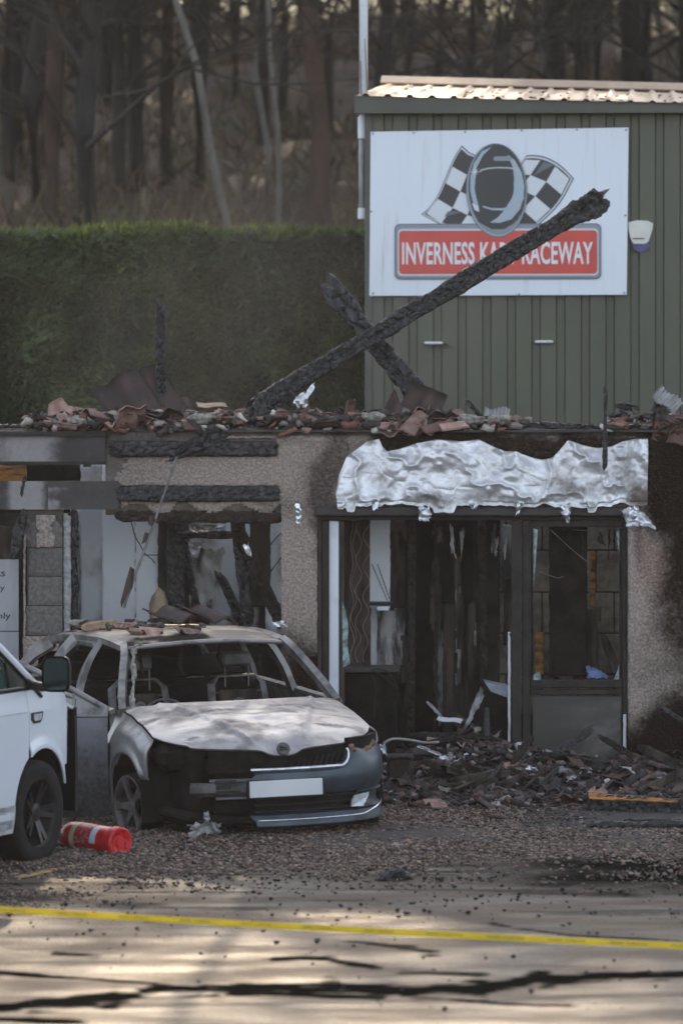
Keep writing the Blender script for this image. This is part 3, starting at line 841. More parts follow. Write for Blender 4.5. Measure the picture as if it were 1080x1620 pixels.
o2 = [(350, 108)]+g(9)+[(153, 443), (246, 491), (400, 520), (500, 300), (420, 154), (382, 138)]
o3 = [(348, 117)]+g(4)+[(162, 442), (247, 485), (400, 520), (500, 300), (420, 160), (380, 146)]
flagpart(L0, lf, 3, 4, 0, (o1, o2, o3), 1)
R0 = [(668, 172), (740, 160), (820, 190), (886, 268)]; dv = np.array([-165, 216])
rf = lambda u, v: tuple(bez(R0, u)+dv*v+np.array([18*math.sin(v*3.1), 8*math.sin(v*3.1)])*u)
Rt = lambda d: [(x+d*.2, y-d) for x, y in [tuple(bez(R0, t)) for t in np.linspace(0, 1, 12)]]
rside = lambda d: [(rf(1, v)[0]+d, rf(1, v)[1]+d*.6) for v in np.linspace(.1, 1, 8)]
q1 = Rt(22)[:-1]+[(910, 267)]+rside(16)+[(600, 560), (560, 300)]
q2 = Rt(14)[:-1]+[(902, 268)]+rside(10)+[(600, 560), (560, 300)]
q3 = Rt(6)[:-1]+[(894, 268)]+rside(4)+[(600, 560), (560, 300)]
flagpart(R0, rf, 3, 3, 1, (q1, q2, q3), 1)
flat('flag_fold', [zm(*p) for p in [(758, 182), (812, 196), (705, 255), (722, 235)]], 5.5, KG)
flat('flag_fold', [zm(*p) for p in [(280, 428), (355, 432), (262, 455)]], 5.5, KG)
# red name plate with silver rim
flat('plate_rim', rounded(624, 354.5, 949, 442.5, 9), 6, KG)
flat('plate_rim', rounded(626, 356, 947.5, 440, 8), 7, KM)
flat('plate_highlight', rounded(628.5, 362, 945, 437, 7), 8, KS)
flat('plate_highlight', rounded(629.5, 364, 944, 436, 6.5), 9, KW)
flat('plate', rounded(631, 365.5, 943, 434, 6), 10, KR)
def text_verts(s, spacing=1.0, weight=0.0):
    cu = bpy.data.curves.new('t', 'FONT'); cu.body = s; cu.size = 1; cu.space_character = spacing; cu.offset = weight; cu.fill_mode = 'FRONT'; cu.resolution_u = 3
    ob = bpy.data.objects.new('t', cu); COL.objects.link(ob)
    dg = bpy.context.evaluated_depsgraph_get(); me = bpy.data.meshes.new_from_object(ob.evaluated_get(dg))
    V = np.array([v.co for v in me.vertices]); Fc = [list(p.vertices) for p in me.polygons]
    bpy.data.objects.remove(ob); bpy.data.curves.remove(cu); bpy.data.meshes.remove(me)
    V -= V.min(axis=0); return V/np.array([V[:, 0].max(), V[:, 1].max(), 1]), Fc
V, Fc = text_verts('INVERNESS KART RACEWAY', 1.04, .022)
VV = [S2(636+v[0]*300, 419-v[1]*35.5, 11) for v in V]
put('lettering', [tuple(v) for v in VV], Fc, KT, sg, world=False)
# helmet
def ell(cx, cy, rx, ry, rot=0, n=48, a0=0, a1=360):
    o = []
    for k in range(n if a1-a0 == 360 else n+1):
        a = R(a0+(a1-a0)*k/n); x = rx*math.cos(a); y = ry*math.sin(a); c, s = math.cos(R(rot)), math.sin(R(rot))
        o.append((cx+x*c-y*s, cy+x*s+y*c))
    return o
Z = lambda pts: [zm(*p) for p in pts]
flat('helmet_rim', Z(ell(524, 325, 153, 236, -3)), 12, KG)
flat('helmet_rim', Z(ell(524, 324, 149, 231, -3)), 13, KL)
flat('helmet_rim', Z(ell(525, 320, 146, 228, -3)), 14, KM)
flat('helmet_shell', Z(ell(526, 318, 142, 224, -3)), 15, K_)
flat('helmet_glint', Z([(500, 106), (450, 130), (410, 190), (392, 260), (392, 330), (410, 400), (432, 436), (436, 415), (420, 350), (416, 280), (424, 210), (455, 150)]), 16, KL)
flat('helmet_glint', Z([(578, 146), (615, 175), (648, 235), (662, 300), (658, 365), (640, 420), (598, 470), (540, 488), (490, 486), (530, 460), (570, 415), (600, 350), (612, 270), (605, 210)]), 16, KL)
flat('helmet_visor', Z(ell(512, 312, 98, 112, -2)+[]), 17, K_)
flat('helmet_band', Z([(440, 222), (480, 212), (530, 208), (590, 210), (640, 220), (640, 228), (590, 217), (530, 214), (480, 219), (440, 229)]), 18, KS)
flat('helmet_band', Z([(455, 402), (500, 414), (560, 414), (610, 396), (660, 358), (662, 368), (612, 408), (560, 426), (500, 424), (455, 410)]), 18, KL)
flat('helmet_glint', Z(rounded(508, 155, 600, 178, 11)), 18, KM)
flat('helmet_glint', Z([(400, 388), (430, 402), (438, 432), (415, 424)]), 19, KW)
flat('helmet_chin', Z([(440, 488), (500, 520), (560, 520), (612, 488), (640, 440), (640, 460), (610, 512), (560, 542), (500, 542), (450, 512)]), 16, KM)
flat('helmet_chin', Z([(480, 486), (540, 494), (600, 482), (640, 440), (632, 468), (600, 498), (540, 506), (490, 498)]), 17, K_)
star = []
for k in range(16):
    a = R(k*22.5); r_ = 38 if k % 4 == 0 else (22 if k % 2 == 0 else 6); star.append((416+r_*math.cos(a), 232+r_*math.sin(a)))
flat('star_glint', Z(star), 20, KW)
# ================================================================ BURNT SHOP
WD = 34.9; WY = WD+CAMY; SWL = F/WD
shop = thing('burnt_shop', 'burnt out single storey roughcast shop with its roof collapsed', 'shop building', (0, WY, 0))
def wx(px, d=WD): return (px-540)/(F/d)
def wz(py, d=WD): return CAMH+(HORIZON-py)/(F/d)
def mask_slab(name, x0, x1, z0, z1, y, thick, cell, keep, mt, parent, jitter=0.0, disp=0.0, seed=0):
    """slab with a ragged outline: cells kept by keep(x,z); returns object and front coordinates"""
    nx = max(2, int((x1-x0)/cell)); nz = max(2, int((z1-z0)/cell))
    X, Z = np.meshgrid(np.linspace(x0, x1, nx+1), np.linspace(z0, z1, nz+1), indexing='ij')
    cx = (X[:-1, :-1]+X[1:, 1:])/2; cz = (Z[:-1, :-1]+Z[1:, 1:])/2
    K = keep(cx, cz)
    Pn = np.stack([X, X*0, Z], -1)
    Y = np.full_like(X, y) + ((fbm(Pn, 6, seed)-.5)*disp if disp else 0)
    if jitter:
        X = X+(vnoise(Pn, 31, seed+1)-.5)*jitter*cell; Z = Z+(vnoise(Pn, 31, seed+2)-.5)*jitter*cell
    m = nz+1; k = (nx+1)*(nz+1)
    V = np.vstack([np.stack([X, Y, Z], -1).reshape(-1, 3), np.stack([X, np.full_like(X, y+thick), Z], -1).reshape(-1, 3)])
    i, j = np.nonzero(K); a = i*m+j
    front = np.stack([a, a+m, a+m+1, a+1], 1); back = front[:, ::-1]+k
    Kp = np.pad(K, 1); S = []
    for di, dj, e in ((-1, 0, (1, 0)), (1, 0, (m, m+1)), (0, -1, (0, m)), (0, 1, (m+1, 1))):
        o = ~Kp[i+1+di, j+1+dj]; b = a[o]
        p, q = b+e[0], b+e[1]
        S.append(np.stack([q, p, p+k, q+k], 1))
    Fc = np.vstack([front, back]+S)
    used = np.unique(Fc); re = np.full(len(V), -1); re[used] = np.arange(len(used))
    V = V[used]; Fc = re[Fc]
    o = put(name, V, Fc, mt, parent)
    return o, V
OPL = (wx(100), wx(446), wz(1300), wz(813))          # left window / door opening
OPS = (wx(500), wx(993), -1, wz(815))                # shopfront opening
def inside(x, z, r): return (x > r[0]) & (x < r[1]) & (z > r[2]) & (z < r[3])
def keep_wall(x, z):
    return ~inside(x, z, OPL) & ~inside(x, z, OPS)
wall, V = mask_slab('front_wall', wx(167), 4.2, 0, wz(684), WY+.022, .2, .05, keep_wall, MT['masonry'], shop)
def blob(V, px, py, rx, ry, p=2.0):
    return np.exp(-((np.abs(V[:, 0]-wx(px))/(rx/SWL))**p+(np.abs(V[:, 2]-wz(py))/(ry/SWL))**p))
def wall_soot(V):
    x = (V[:, 0]*SWL+540); y = HORIZON-(V[:, 2]-CAMH)*SWL
    n = fbm(V, 2.2, 100, 5)-.5
    xx = x+n*140; yy = y+n*90
    s = .85*sstep(545, 600, xx)*sstep(835, 770, yy)*sstep(660, 690, yy)          # behind the sheet
    s = np.maximum(s, .8*sstep(430, 560, xx)*sstep(770, 690, yy+40*n)*.55)
    s = np.maximum(s, sstep(970, 1085, xx)*(.78+.34*sstep(960, 820, yy)+.45*sstep(1040, 1180, yy)))
    s = np.maximum(s, .6*sstep(470, 505, xx)*sstep(560, 520, xx)*sstep(1000, 800, yy)+.4*sstep(440, 470, xx)*sstep(520, 440, xx)*sstep(900, 760, yy))
    s = np.maximum(s, .30*sstep(700, 690, yy)+.34*sstep(300, 190, xx)*sstep(640, 720, yy))       # right hand top
    s = np.maximum(s, .9*sstep(1020, 1090, xx)*sstep(960, 1010, yy)*0.35)
    s = np.maximum(s, 1.2*sstep(1085, 1230, yy-(x-1000)*.25))                     # foot of the right wall
    s = np.maximum(s, .75*sstep(992, 1012, x)*sstep(1035, 995, x)*sstep(930, 840, yy))
    s = np.maximum(s, .9*sstep(560, 500, np.abs(xx-470)*9+0*yy)*sstep(760, 800, yy)*sstep(830, 800, yy)*.4)
    return np.minimum(s, .92)+.22*n
attr(wall, 'soot', np.maximum(wall_soot(V), .2)); 
# roughcast coat, spalled away round the top left
def keep_coat(x, z):
    px = x*SWL+540; py = HORIZON-(z-CAMH)*SWL
    n = fbm(np.stack([x, x*0, z], -1), 7, 110, 4)-.5
    k = ~inside(x, z, (OPL[0], OPL[1], OPL[2], OPL[3])) & ~inside(x, z, OPS)
    left = px+n*60 < 188
    top = (px < 352) & (py < 697+n*16)
    b1 = (px < 436) & (py > 694) & (py < 722)                       # timber lets into the coat
    b2 = (px < 440) & (py > 768) & (py < 794)
    low = (px < 446) & (py > 803+n*18+8*np.sin(px*.08))
    return k & ~left & ~top & ~b1 & ~b2 & ~low & (py > 688)
coat, V = mask_slab('roughcast_coat', wx(167), 4.2, .02, wz(690), WY, .02, .018, keep_coat, MT['roughcast'], shop, .5, .012, 5)
s = wall_soot(V); x = V[:, 0]*SWL+540; y = HORIZON-(V[:, 2]-CAMH)*SWL
attr(coat, 'soot', s)
n = fbm(V*np.array([1, 1, .35]), 5, 120, 5)-.5
ru = .42*sstep(48, 10, np.abs(x-1052+n*70-(y-880)*.12))*sstep(830, 880, y+n*60)*sstep(985, 930, y+n*90)
ru = np.maximum(ru, .5*sstep(16, 4, np.abs(x-1056+n*14))*sstep(930, 960, y)*sstep(1050, 1000, y))
ru = np.maximum(ru, .35*sstep(1000, 1060, x+n*80)*sstep(860, 820, y+n*60))
attr(coat, 'rust', ru)
# parapet capping
b = MB(); b.box((wx(352), WY-.03, wz(684)+.002), (4.2, WY+.26, wz(684)+.018)); b.build('wall_capping', MT['steel'], shop)

# charred timbers set into the coat
def char_beam(name, p0, p1, w, h, mt='char', parent=None, seed=1, res=.016, depth=.012, cell=18, ragged=.06, taper=1.0, world=True, up=(0, 1, 0), lump=.01, flare=0.0, e=5.0):
    """burnt timber: squared section, cracked into blocks, eaten ends"""
    p0 = Vector(p0); p1 = Vector(p1); L = (p1-p0).length; t = (p1-p0).normalized()
    a = t.cross(Vector(up)); 
    if a.length < .1: a = t.cross(Vector((1, 0, 0)))
    a.normalize(); c = a.cross(t).normalized()
    nu = max(4, int(L/res)); nv = max(10, int(2*(w+h)/res)); nv += nv % 2
    u = np.linspace(0, 1, nu)[:, None]; th = (np.arange(nv)+.5)/nv*2*np.pi
    r = (np.abs(np.cos(th))**e+np.abs(np.sin(th))**e)**(-1/e)
    k = (1-(1-taper)*u)*(1+flare*sstep(.90, .965, u)*(1-.55*sstep(.975, 1, u)))
    A = r*np.cos(th)*w/2*k; C = r*np.sin(th)*h/2*k
    base = np.stack([u*L+0*A, A, C], -1)
    f1, f2, idc = cells(base*np.array([.75, 1.15, 1.15]), cell, seed)
    crack = sstep(0, .22, f2-f1)
    dsp = -depth*(1-crack)+(idc-.5)*depth*.9+(fbm(base, 5, seed+3)-.5)*lump*2+(fbm(base, 45, seed+4, 2)-.5)*.004
    rad = np.stack([0*A, A, C], -1); rn = rad/np.maximum(np.linalg.norm(rad, axis=2, keepdims=True), 1e-6)
    if flare: dsp = dsp+(fbm(base, 14, seed+6, 3)-.5)*.09*sstep(.88, .94, u)
    Pm = base+rn*dsp[..., None]
    ends = (fbm(np.stack([A*0+seed, A, C], -1), 25, seed+8, 3)-.5)*2*ragged
    Pm[..., 0] += np.where(u > .5, (u*2-1)**6*ends, -(1-2*u)**6*ends)
    for q in range(3):                                   # burnt-thin tips
        kk = .55+.15*q
        for e_ in (q, nu-1-q): Pm[e_, :, 1:] *= min(1, kk+.1)
    V = Pm.reshape(-1, 3)
    V = np.vstack([V, [[Pm[0, :, 0].mean(), 0, 0], [Pm[-1, :, 0].mean(), 0, 0]]])
    Wd = np.array(p0)+V[:, :1]*np.array(t)+V[:, 1:2]*np.array(a)+V[:, 2:3]*np.array(c)
    i, j = np.meshgrid(np.arange(nu-1), np.arange(nv), indexing='ij'); jn = (j+1) % nv
    q = np.stack([i*nv+j, i*nv+jn, (i+1)*nv+jn, (i+1)*nv+j], -1).reshape(-1, 4).tolist()
    n0 = nu*nv
    q += [[n0, (k_+1) % nv, k_] for k_ in range(nv)]+[[n0+1, (nu-1)*nv+k_, (nu-1)*nv+(k_+1) % nv] for k_ in range(nv)]
    return put(name, Wd, q, MT[mt], parent, world)
def bar(name, px0, py0, d0, px1, py1, d1, wpx, depth_m, mt='char', parent=None, seed=1, **k):
    s = F/((d0+d1)/2)
    return char_beam(name, W(px0, py0, d0), W(px1, py1, d1), wpx/s, depth_m, mt, parent, seed, **k)
for i_, (y0, x0, x1) in enumerate([(710, 176, 437), (781, 186, 441)]):
    bar('charred_batten', x0, y0, WD-.005, x1, y0, WD-.005, 25, .09, 'char', shop, 10+i_, ragged=.03, depth=.008, cell=26)
bar('charred_lintel', 184, 816, WD+.05, 447, 818, WD+.05, 20, .10, 'char_brown', shop, 14, ragged=.05)
# broken render edge under the lower timber
# ---- left side: steel beams, block pillar, window jambs
def steel(x0, x1, y0, y1, yy, seed):
    a, b_ = W(x0, y1, WD), W(x1, y0, WD)
    m = MB()
    nx = 40; nz = 12
    X, Zz = np.meshgrid(np.linspace(a.x, b_.x, nx), np.linspace(a.z, b_.z, nz), indexing='ij')
    Pn = np.stack([X, X*0, Zz], -1)
    Yy = yy+(fbm(Pn, 3, seed)-.5)*.01
    o = surf('steel_beam', np.stack([X, Yy, Zz], -1), MT['steel'], shop, .012, world=True)
    Vw = np.array([v.co for v in o.data.vertices])+np.array(shop.location)
    return o, Vw
o, Vw = steel(-160, 166.5, 690, 730, WY+.01, 1)
px_ = Vw[:, 0]*SWL+540
nn = fbm(Vw*np.array([1, 1, 2.5]), 2.0, 8, 4)-.5
attr(o, 'soot', .8*sstep(112, 80, px_+nn*60)*sstep(-40, 30, px_))
b = MB(); a, c_ = W(-160, 690, WD), W(168, 683, WD); b.box((a.x, WY-.03, a.z), (c_.x, WY+.14, c_.z)); a, c_ = W(-160, 735, WD), W(166, 730, WD); b.box((a.x, WY-.02, a.z), (c_.x, WY+.14, c_.z))
f_ = b.build('beam_flange', MT['frame'], shop)
for x0, x1, sd_ in ((-160, 76, 3), (76.6, 188, 4)):
    o, Vw = steel(x0, x1, 761, 806, WY-.012 if x0 > 0 else WY-.016, sd_)
    px_ = Vw[:, 0]*SWL+540; py_ = HORIZON-(Vw[:, 2]-CAMH)*SWL
    nn = fbm(Vw*np.array([1, 1, 1.6]), 2.6, 18, 5)-.5
    s_ = .85*sstep(80, 60, px_)*sstep(5, 22, px_+nn*40)*sstep(-.14, .06, nn+.08) if x0 < 0 else .7*sstep(.12, .24, nn)
    attr(o, 'soot', s_)
bar('charred_batten', -160, 683, WD+.12, 172, 684, WD+.12, 8, .1, 'char', shop, 19, ragged=.02)
# block pillar
pil = [(100, 812, 865, 42), (100, 867, 911, 46), (100, 913, 957, 46), (100, 959, 1004, 42)]
b = MB(); b.bpx(43, 806, 99, 1236, WD+.02, .18); b.build('pillar_mortar', MT['mortar'], shop)
for i_, (x1, y0, y1, x0) in enumerate(pil):
    a, c_ = W(x0-1, y1, WD), W(x1-1, y0, WD)
    nx, nz = 22, 16
    X, Zz = np.meshgrid(np.linspace(a.x, c_.x, nx), np.linspace(a.z, c_.z, nz), indexing='ij')
    Pn = np.stack([X, X*0, Zz], -1)
    ed = np.minimum(np.minimum(X-a.x, c_.x-X), np.minimum(Zz-a.z, c_.z-Zz))
    Yy = WY+(fbm(Pn, 14, 130+i_)-.5)*.012+.012*sstep(.015, 0, ed)+(.03*sstep(.5, .6, fbm(Pn, 6, 131)) if i_ == 0 else 0)
    surf('block', np.stack([X, Yy, Zz], -1), MT['block'], shop, .03, world=True, smooth=False)
o, V = mask_slab('roughcast_coat', wx(37), wx(94), .02, wz(1006), WY-.02, .03, .02, lambda x, z: ~((x > wx(88)) & (fbm(np.stack([x, x*0, z], -1), 12, 9) > .5)), MT['roughcast'], shop, .5, .02, 8)
attr(o, 'soot', np.full(len(V), .12)); attr(o, 'rust', np.zeros(len(V)))
o, V = mask_slab('render_scrap', wx(58), wx(88), wz(866), wz(815), WY-.012, .01, .012, lambda x, z: (np.abs(x-wx(72)) < .055+.07*(fbm(np.stack([x*.3, x*0, z], -1), 22, 4)-.4)), MT['roughcast'], shop, .5, .01, 9)
attr(o, 'soot', np.full(len(V), .05)); attr(o, 'rust', np.zeros(len(V)))
o, V = mask_slab('render_scrap', wx(38), wx(41), wz(1010), wz(820), WY-.025, .02, .012, lambda x, z: x > -9, MT['roughcast'], shop, .6, .02, 9)
attr(o, 'soot', np.full(len(V), .05)); attr(o, 'rust', np.zeros(len(V)))
# jamb strips right of the pillar
def slab(name, x0, y0, x1, y1, d, t, mt, parent=shop, amp=.4, seed=0, cell=.02, soot=None, disp=.01, ragl=None):
    """board with ragged edges, pixels at distance d"""
    a, c_ = W(x0, y1, d), W(x1, y0, d); wd = c_.x-a.x; ht = c_.z-a.z
    def keep(x, z):
        n = fbm(np.stack([x, x*0, z*.6], -1), 9, seed, 4)-.5; n2 = fbm(np.stack([x, x*0+3, z], -1), 9, seed+1, 4)-.5
        e = np.minimum(x-a.x, c_.x-x)/wd
        f = np.minimum(z-a.z, c_.z-z)/ht
        return (e+n*amp > .0) & (f+n2*amp*.5 > .0)
    o, V = mask_slab(name, a.x, c_.x, a.z, c_.z, a.y, t, cell, keep, MT[mt], parent, .5, disp, seed)
    if soot is not None:
        n = fbm(V*np.array([1.4, 1, .5]), 2.4, seed+7, 5)
        attr(o, 'soot', soot(V, n) if callable(soot) else sstep(.42, .62, n)*soot)
    return o
slab('plaster_edge', 101, 812, 112, 1010, WD+.03, .08, 'plaster', amp=.25, seed=3, soot=.5)
bar('charred_stud', 118, 808, WD+.1, 119, 1060, WD+.1, 12, .08, 'char', shop, 22, lump=.014)
b = MB(); b.bpx(100, 1060, 130, 1236, WD+.02, .16); b.build('jamb_foot', MT['masonry'], shop)
b = MB(); b.bpx(130, 1080, 446, 1236, WD+.03, .16); o = b.build('low_wall', MT['masonry'], shop); attr(o, 'soot', np.full(8, .5))
# far left: wall behind the notice board and the black recess
b = MB(); b.bpx(-170, 806, 34, 1236, WD+.10, .2); b.build('recess_wall', MT['sootwall'], shop)
slab('scorched_panel', -120, 832, 24, 890, WD+.085, .014, 'brownwall', amp=.08, seed=40)

# ---- carcass: floor, end walls, rear wall, inner partitions
b = MB(); b.box((-4.2, WY+.23, -.02), (4.2, 9.6, .06)); b.build('floor_slab', MT['ash_dark'], shop)
for x in (-4.4, 4.2):
    b = MB(); b.box((x, WY+.01, 0), (x+.2, 9.8, 2.55)); b.build('end_wall', MT['sootwall'], shop)
def ragtop(x, z): return z < 2.25+.5*(fbm(np.stack([x, x*0, x*0], -1), 1.4, 200, 4)-.45)
o, V = mask_slab('rear_wall', -4.2, 4.2, 0, 2.6, 9.6, .2, .06, ragtop, MT['sootwall'], shop, .5, .02, 4)
# inner blockwork wall behind the shopfront, blocks proud of their joints
RY = 36.6; SR = F/RY
b = MB(); a, c_ = W(590, 1250, RY+.02), W(1060, 800, RY+.02); b.box((a.x, a.y, .06), (c_.x, a.y+.1, c_.z)); b.build('inner_wall', MT['mortar'], shop)
rows_ = [(818, 870), (872, 936), (938, 1001), (1003, 1066), (1068, 1129)]
for r_, (y0, y1) in enumerate(rows_):
    for x0, x1 in (((772, 827), (829, 884), (886, 941), (943, 998)) if r_ % 2 else ((745, 799), (801, 856), (858, 913), (915, 970), (972, 1027))):
        b = MB(); a, c_ = W(x0, y1, RY), W(x1, y0, RY); b.box((a.x, a.y, a.z), (c_.x, a.y+.03, c_.z), None, .008)
        b.build('block', MT['blockwork'], shop)
# dark and scorched boards standing inside the shopfront (from left to right)
slab('scorched_board', 540, 822, 590, 1230, 36.2, .02, 'darkvoid', amp=.02, seed=50)
slab('white_panel', 583, 820, 617, 962, 36.0, .02, 'plaster_clean', amp=.05, seed=51, soot=lambda V, n: .55*sstep(.5, .7, n)*sstep(wx(598), wx(616), V[:, 0]))
slab('white_strip', 586, 960, 596, 1180, 36.05, .02, 'plaster', amp=.15, seed=52, soot=.3)
slab('ash_board', 592, 962, 642, 1068, 36.1, .02, 'ashgrey', amp=.25, seed=53)
slab('ash_board', 614, 830, 650, 975, 36.15, .02, 'brownwall', amp=.3, seed=54)
slab('scorched_board', 640, 818, 692, 1200, 36.05, .03, 'darkvoid', amp=.06, seed=55)
slab('ash_board', 684, 900, 716, 1150, 36.12, .02, 'ashgrey', amp=.3, seed=56)
slab('scorched_board', 700, 945, 752, 1180, 36.0, .02, 'brownwall', amp=.14, seed=57)
slab('scorched_board', 688, 820, 750, 955, 35.95, .03, 'darkvoid', amp=.06, seed=58)
slab('scorched_board', 748, 822, 790, 1100, 35.9, .03, 'sootwall', amp=.05, seed=59)
slab('scorched_board', 868, 820, 928, 1070, 35.8, .03, 'sootwall', amp=.10, seed=60)
slab('scorched_board', 900, 960, 950, 1080, 35.85, .02, 'brownwall', amp=.3, seed=61)
slab('ash_board', 793, 830, 810, 935, 36.4, .02, 'ashgrey', amp=.35, seed=62)
slab('timber_strip', 933, 872, 941, 958, 36.3, .03, 'orangewood', amp=.12, seed=63, cell=.012)
slab('timber_strip', 846, 1000, 860, 1068, 36.3, .03, 'orangewood', amp=.3, seed=64, cell=.012)
slab('timber_strip', 796, 915, 808, 1020, 36.3, .03, 'brownwall', amp=.2, seed=65, cell=.012)
for i_, (x0, y0, x1, y1, w_) in enumerate([(652, 822, 650, 1190, 13), (762, 822, 766, 1110, 12), (690, 822, 688, 1160, 7), (880, 826, 878, 1075, 10), (914, 826, 918, 1075, 8)]):
    bar('charred_stud', x0, y0, 35.7+.05*i_, x1, y1, 35.7+.05*i_, w_, .07, 'char_brown', shop, 70+i_, res=.022)
# wooden folds standing in the right hand window
for i_, (x0, y0, x1, y1) in enumerate([(948, 1000, 975, 1070), (955, 1005, 984, 1072), (940, 1010, 935, 1072)]):
    bar('leaning_strip', x0, y0, 36.2+.04*i_, x1, y1, 35.9, 8, .02, 'brownwall', shop, 90+i_, res=.02, depth=.003)
# inside the left opening
slab('white_partition', 112, 806, 132, 1000, 36.3, .03, 'plaster', amp=.15, seed=30, soot=.6)
slab('white_partition', 128, 735, 166, 1000, 36.25, .03, 'plaster', amp=.08, seed=31, soot=lambda V, n: .9*sstep(.45, .62, n))
slab('white_partition', 162, 735, 214, 1010, 36.2, .03, 'plaster_clean', amp=.01, seed=32, soot=lambda V, n: .5*sstep(.55, .75, n)*sstep(wz(900), wz(980), V[:, 2]))
slab('white_partition', 214.6, 735, 252, 1010, 36.2, .03, 'plaster_clean', amp=.01, seed=33, soot=lambda V, n: .6*sstep(.5, .75, n)*sstep(wz(880), wz(1000), V[:, 2]))
slab('scorched_board', 250, 815, 292, 1010, 36.15, .03, 'brownwall', amp=.08, seed=34)
slab('scorched_board', 300, 818, 446, 1010, 37.2, .03, 'plaster', amp=.05, seed=35, soot=1.0)
slab('scorched_board', 395, 815, 428, 960, 36.6, .03, 'brownwall', amp=.25, seed=36)
slab('white_partition', 420, 815, 470, 1010, 36.8, .03, 'plaster_clean', amp=.04, seed=37, soot=lambda V, n: .6*sstep(.45, .62, n))
slab('orange_panel', -60, 736, 42, 764, 36.2, .02, 'orangewood', amp=.06, seed=38)
slab('scorched_board', 40, 735, 132, 812, 36.4, .03, 'darkvoid', amp=.06, seed=39)
slab('scorched_board', 60, 808, 128, 1010, 36.5, .03, 'sootwall', amp=.02, seed=41)
st = [(277, 812, 279, 985, 26, 35.6), (283, 846, 372, 846, 13, 35.55), (272, 812, 300, 824, 14, 35.7), (376, 820, 392, 985, 22, 35.5), (372, 826, 446, 990, 20, 35.4), (346, 906, 384, 985, 15, 36.0), (290, 850, 312, 970, 12, 35.9), (396, 812, 440, 812, 14, 35.6)]
for i_, (x0, y0, x1, y1, w_, d) in enumerate(st):
    bar('charred_stud', x0, y0, d, x1, y1, d+.05, w_, .09, 'char' if i_ != 4 else 'char_brown', shop, 100+i_, res=.02)
def crumple(name, poly_px, d, mt, label=None, cat=None, parent=None, seed=0, amp=.05, group=None, nx=18, nz=18, rag=.45, thick=.002):
    """thin crumpled sheet: quad patch of four photo corners, pushed in and out"""
    c4 = [np.array(W(x, y, d)) for x, y in poly_px]
    U, T = np.meshgrid(np.linspace(0, 1, nx), np.linspace(0, 1, nz), indexing='ij')
    P = ((1-U)*(1-T))[..., None]*c4[0]+(U*(1-T))[..., None]*c4[1]+(U*T)[..., None]*c4[2]+((1-U)*T)[..., None]*c4[3]
    n = P.copy()
    f1, f2, idc = cells(P, 16, seed)
    P[..., 1] += (fbm(n, 9, seed)-.5)*amp*2.4+(f1-.4)*amp*1.1
    P[..., 0] += (fbm(n, 14, seed+1)-.5)*amp*.9; P[..., 2] += (fbm(n, 14, seed+2)-.5)*amp*.9
    e = np.minimum(np.minimum(U, 1-U), np.minimum(T, 1-T))
    cc = P.mean(axis=(0, 1)); kk = 1-rag*np.clip(fbm(np.stack([np.arctan2(T-.5, U-.5)*1.0, U*0+seed, U*0], -1), 1.6, seed+5, 3)*1.9-.45, 0, 1)*sstep(0, .5, np.maximum(np.abs(U-.5), np.abs(T-.5)))
    P[..., 0] = cc[0]+(P[..., 0]-cc[0])*kk; P[..., 2] = cc[2]+(P[..., 2]-cc[2])*kk
    P[..., 0] += (vnoise(n, 60, seed+3)-.5)*.02*(e < .02); P[..., 2] += (vnoise(n, 60, seed+4)-.5)*.03*(e < .02)
    Vq, Fq = grid_solid(P, thick)
    o = put(name, Vq, Fq, MT[mt], parent)
    if label: tag(o, label, cat, group)
    if mt == 'alu': attr(o, 'soot', np.zeros(len(Vq)))
    return o
crumple('silver_lining', [(286, 822), (365, 822), (362, 842), (292, 840)], 35.8, 'foil', parent=shop, seed=3, amp=.05)
crumple('silver_lining', [(292, 852), (362, 852), (345, 970), (318, 975)], 36.1, 'ashgrey', parent=shop, seed=4, amp=.07)
crumple('silver_lining', [(292, 852), (330, 850), (318, 880), (298, 892)], 36.0, 'foil', parent=shop, seed=5, amp=.06)
crumple('silver_lining', [(382, 862), (394, 858), (397, 880), (389, 876)], 35.3, 'foil', parent=shop, seed=6, amp=.02)

# ---- shopfront: frame in front of the dark interior
fr_ = bpy.data.objects.new('shopfront', None); COL.objects.link(fr_); fr_.parent = shop
FD = WD+.06
def fbox(name, x0, y0, x1, y1, d=FD, t=.07, mt='frame', bev=.006, parent=fr_):
    m = MB(); m.bpx(x0, y0, x1, y1, d, t, bev); return m.build(name, MT[mt], parent)
b = MB(); b.bpx(497, 801, 1000, 816, WD-.03, .26, .01); b.build('head_beam', MT['steel'], shop)
fbox('frame_head', 504, 816.5, 991, 823)
fbox('frame_post', 501, 816, 508, 1232, FD-.02, .1, 'brownwall')
fbox('frame_post', 509, 824, 519, 1232)
fbox('white_jamb', 520, 824, 536, 1228, FD+.06, .06, 'upvc')
fbox('frame_post', 537, 824, 545, 1228, FD+.05, .06, 'brownwall')
fbox('frame_post', 809, 823.5, 824, 1232, FD-.02, .09)
fbox('frame_post', 826, 823.5, 838, 1232, FD, .08)
fbox('frame_post', 984, 823.5, 992, 1226, FD, .08)
fbox('window_head', 838.5, 823.5, 983.5, 834, FD+.004, .06)
fbox('window_rail', 838.5, 1076, 983.5, 1088, FD+.002, .07)
fbox('window_rail', 838.5, 1091, 983.5, 1099, FD-.01, .07)
fbox('window_foot', 838.5, 1219, 983.5, 1232, FD+.002, .07)
for x0, x1 in ((839, 843), (979, 983)):
    fbox('glazing_bead', x0, 836, x1, 1075, FD+.015, .02, 'sootwall', .003)
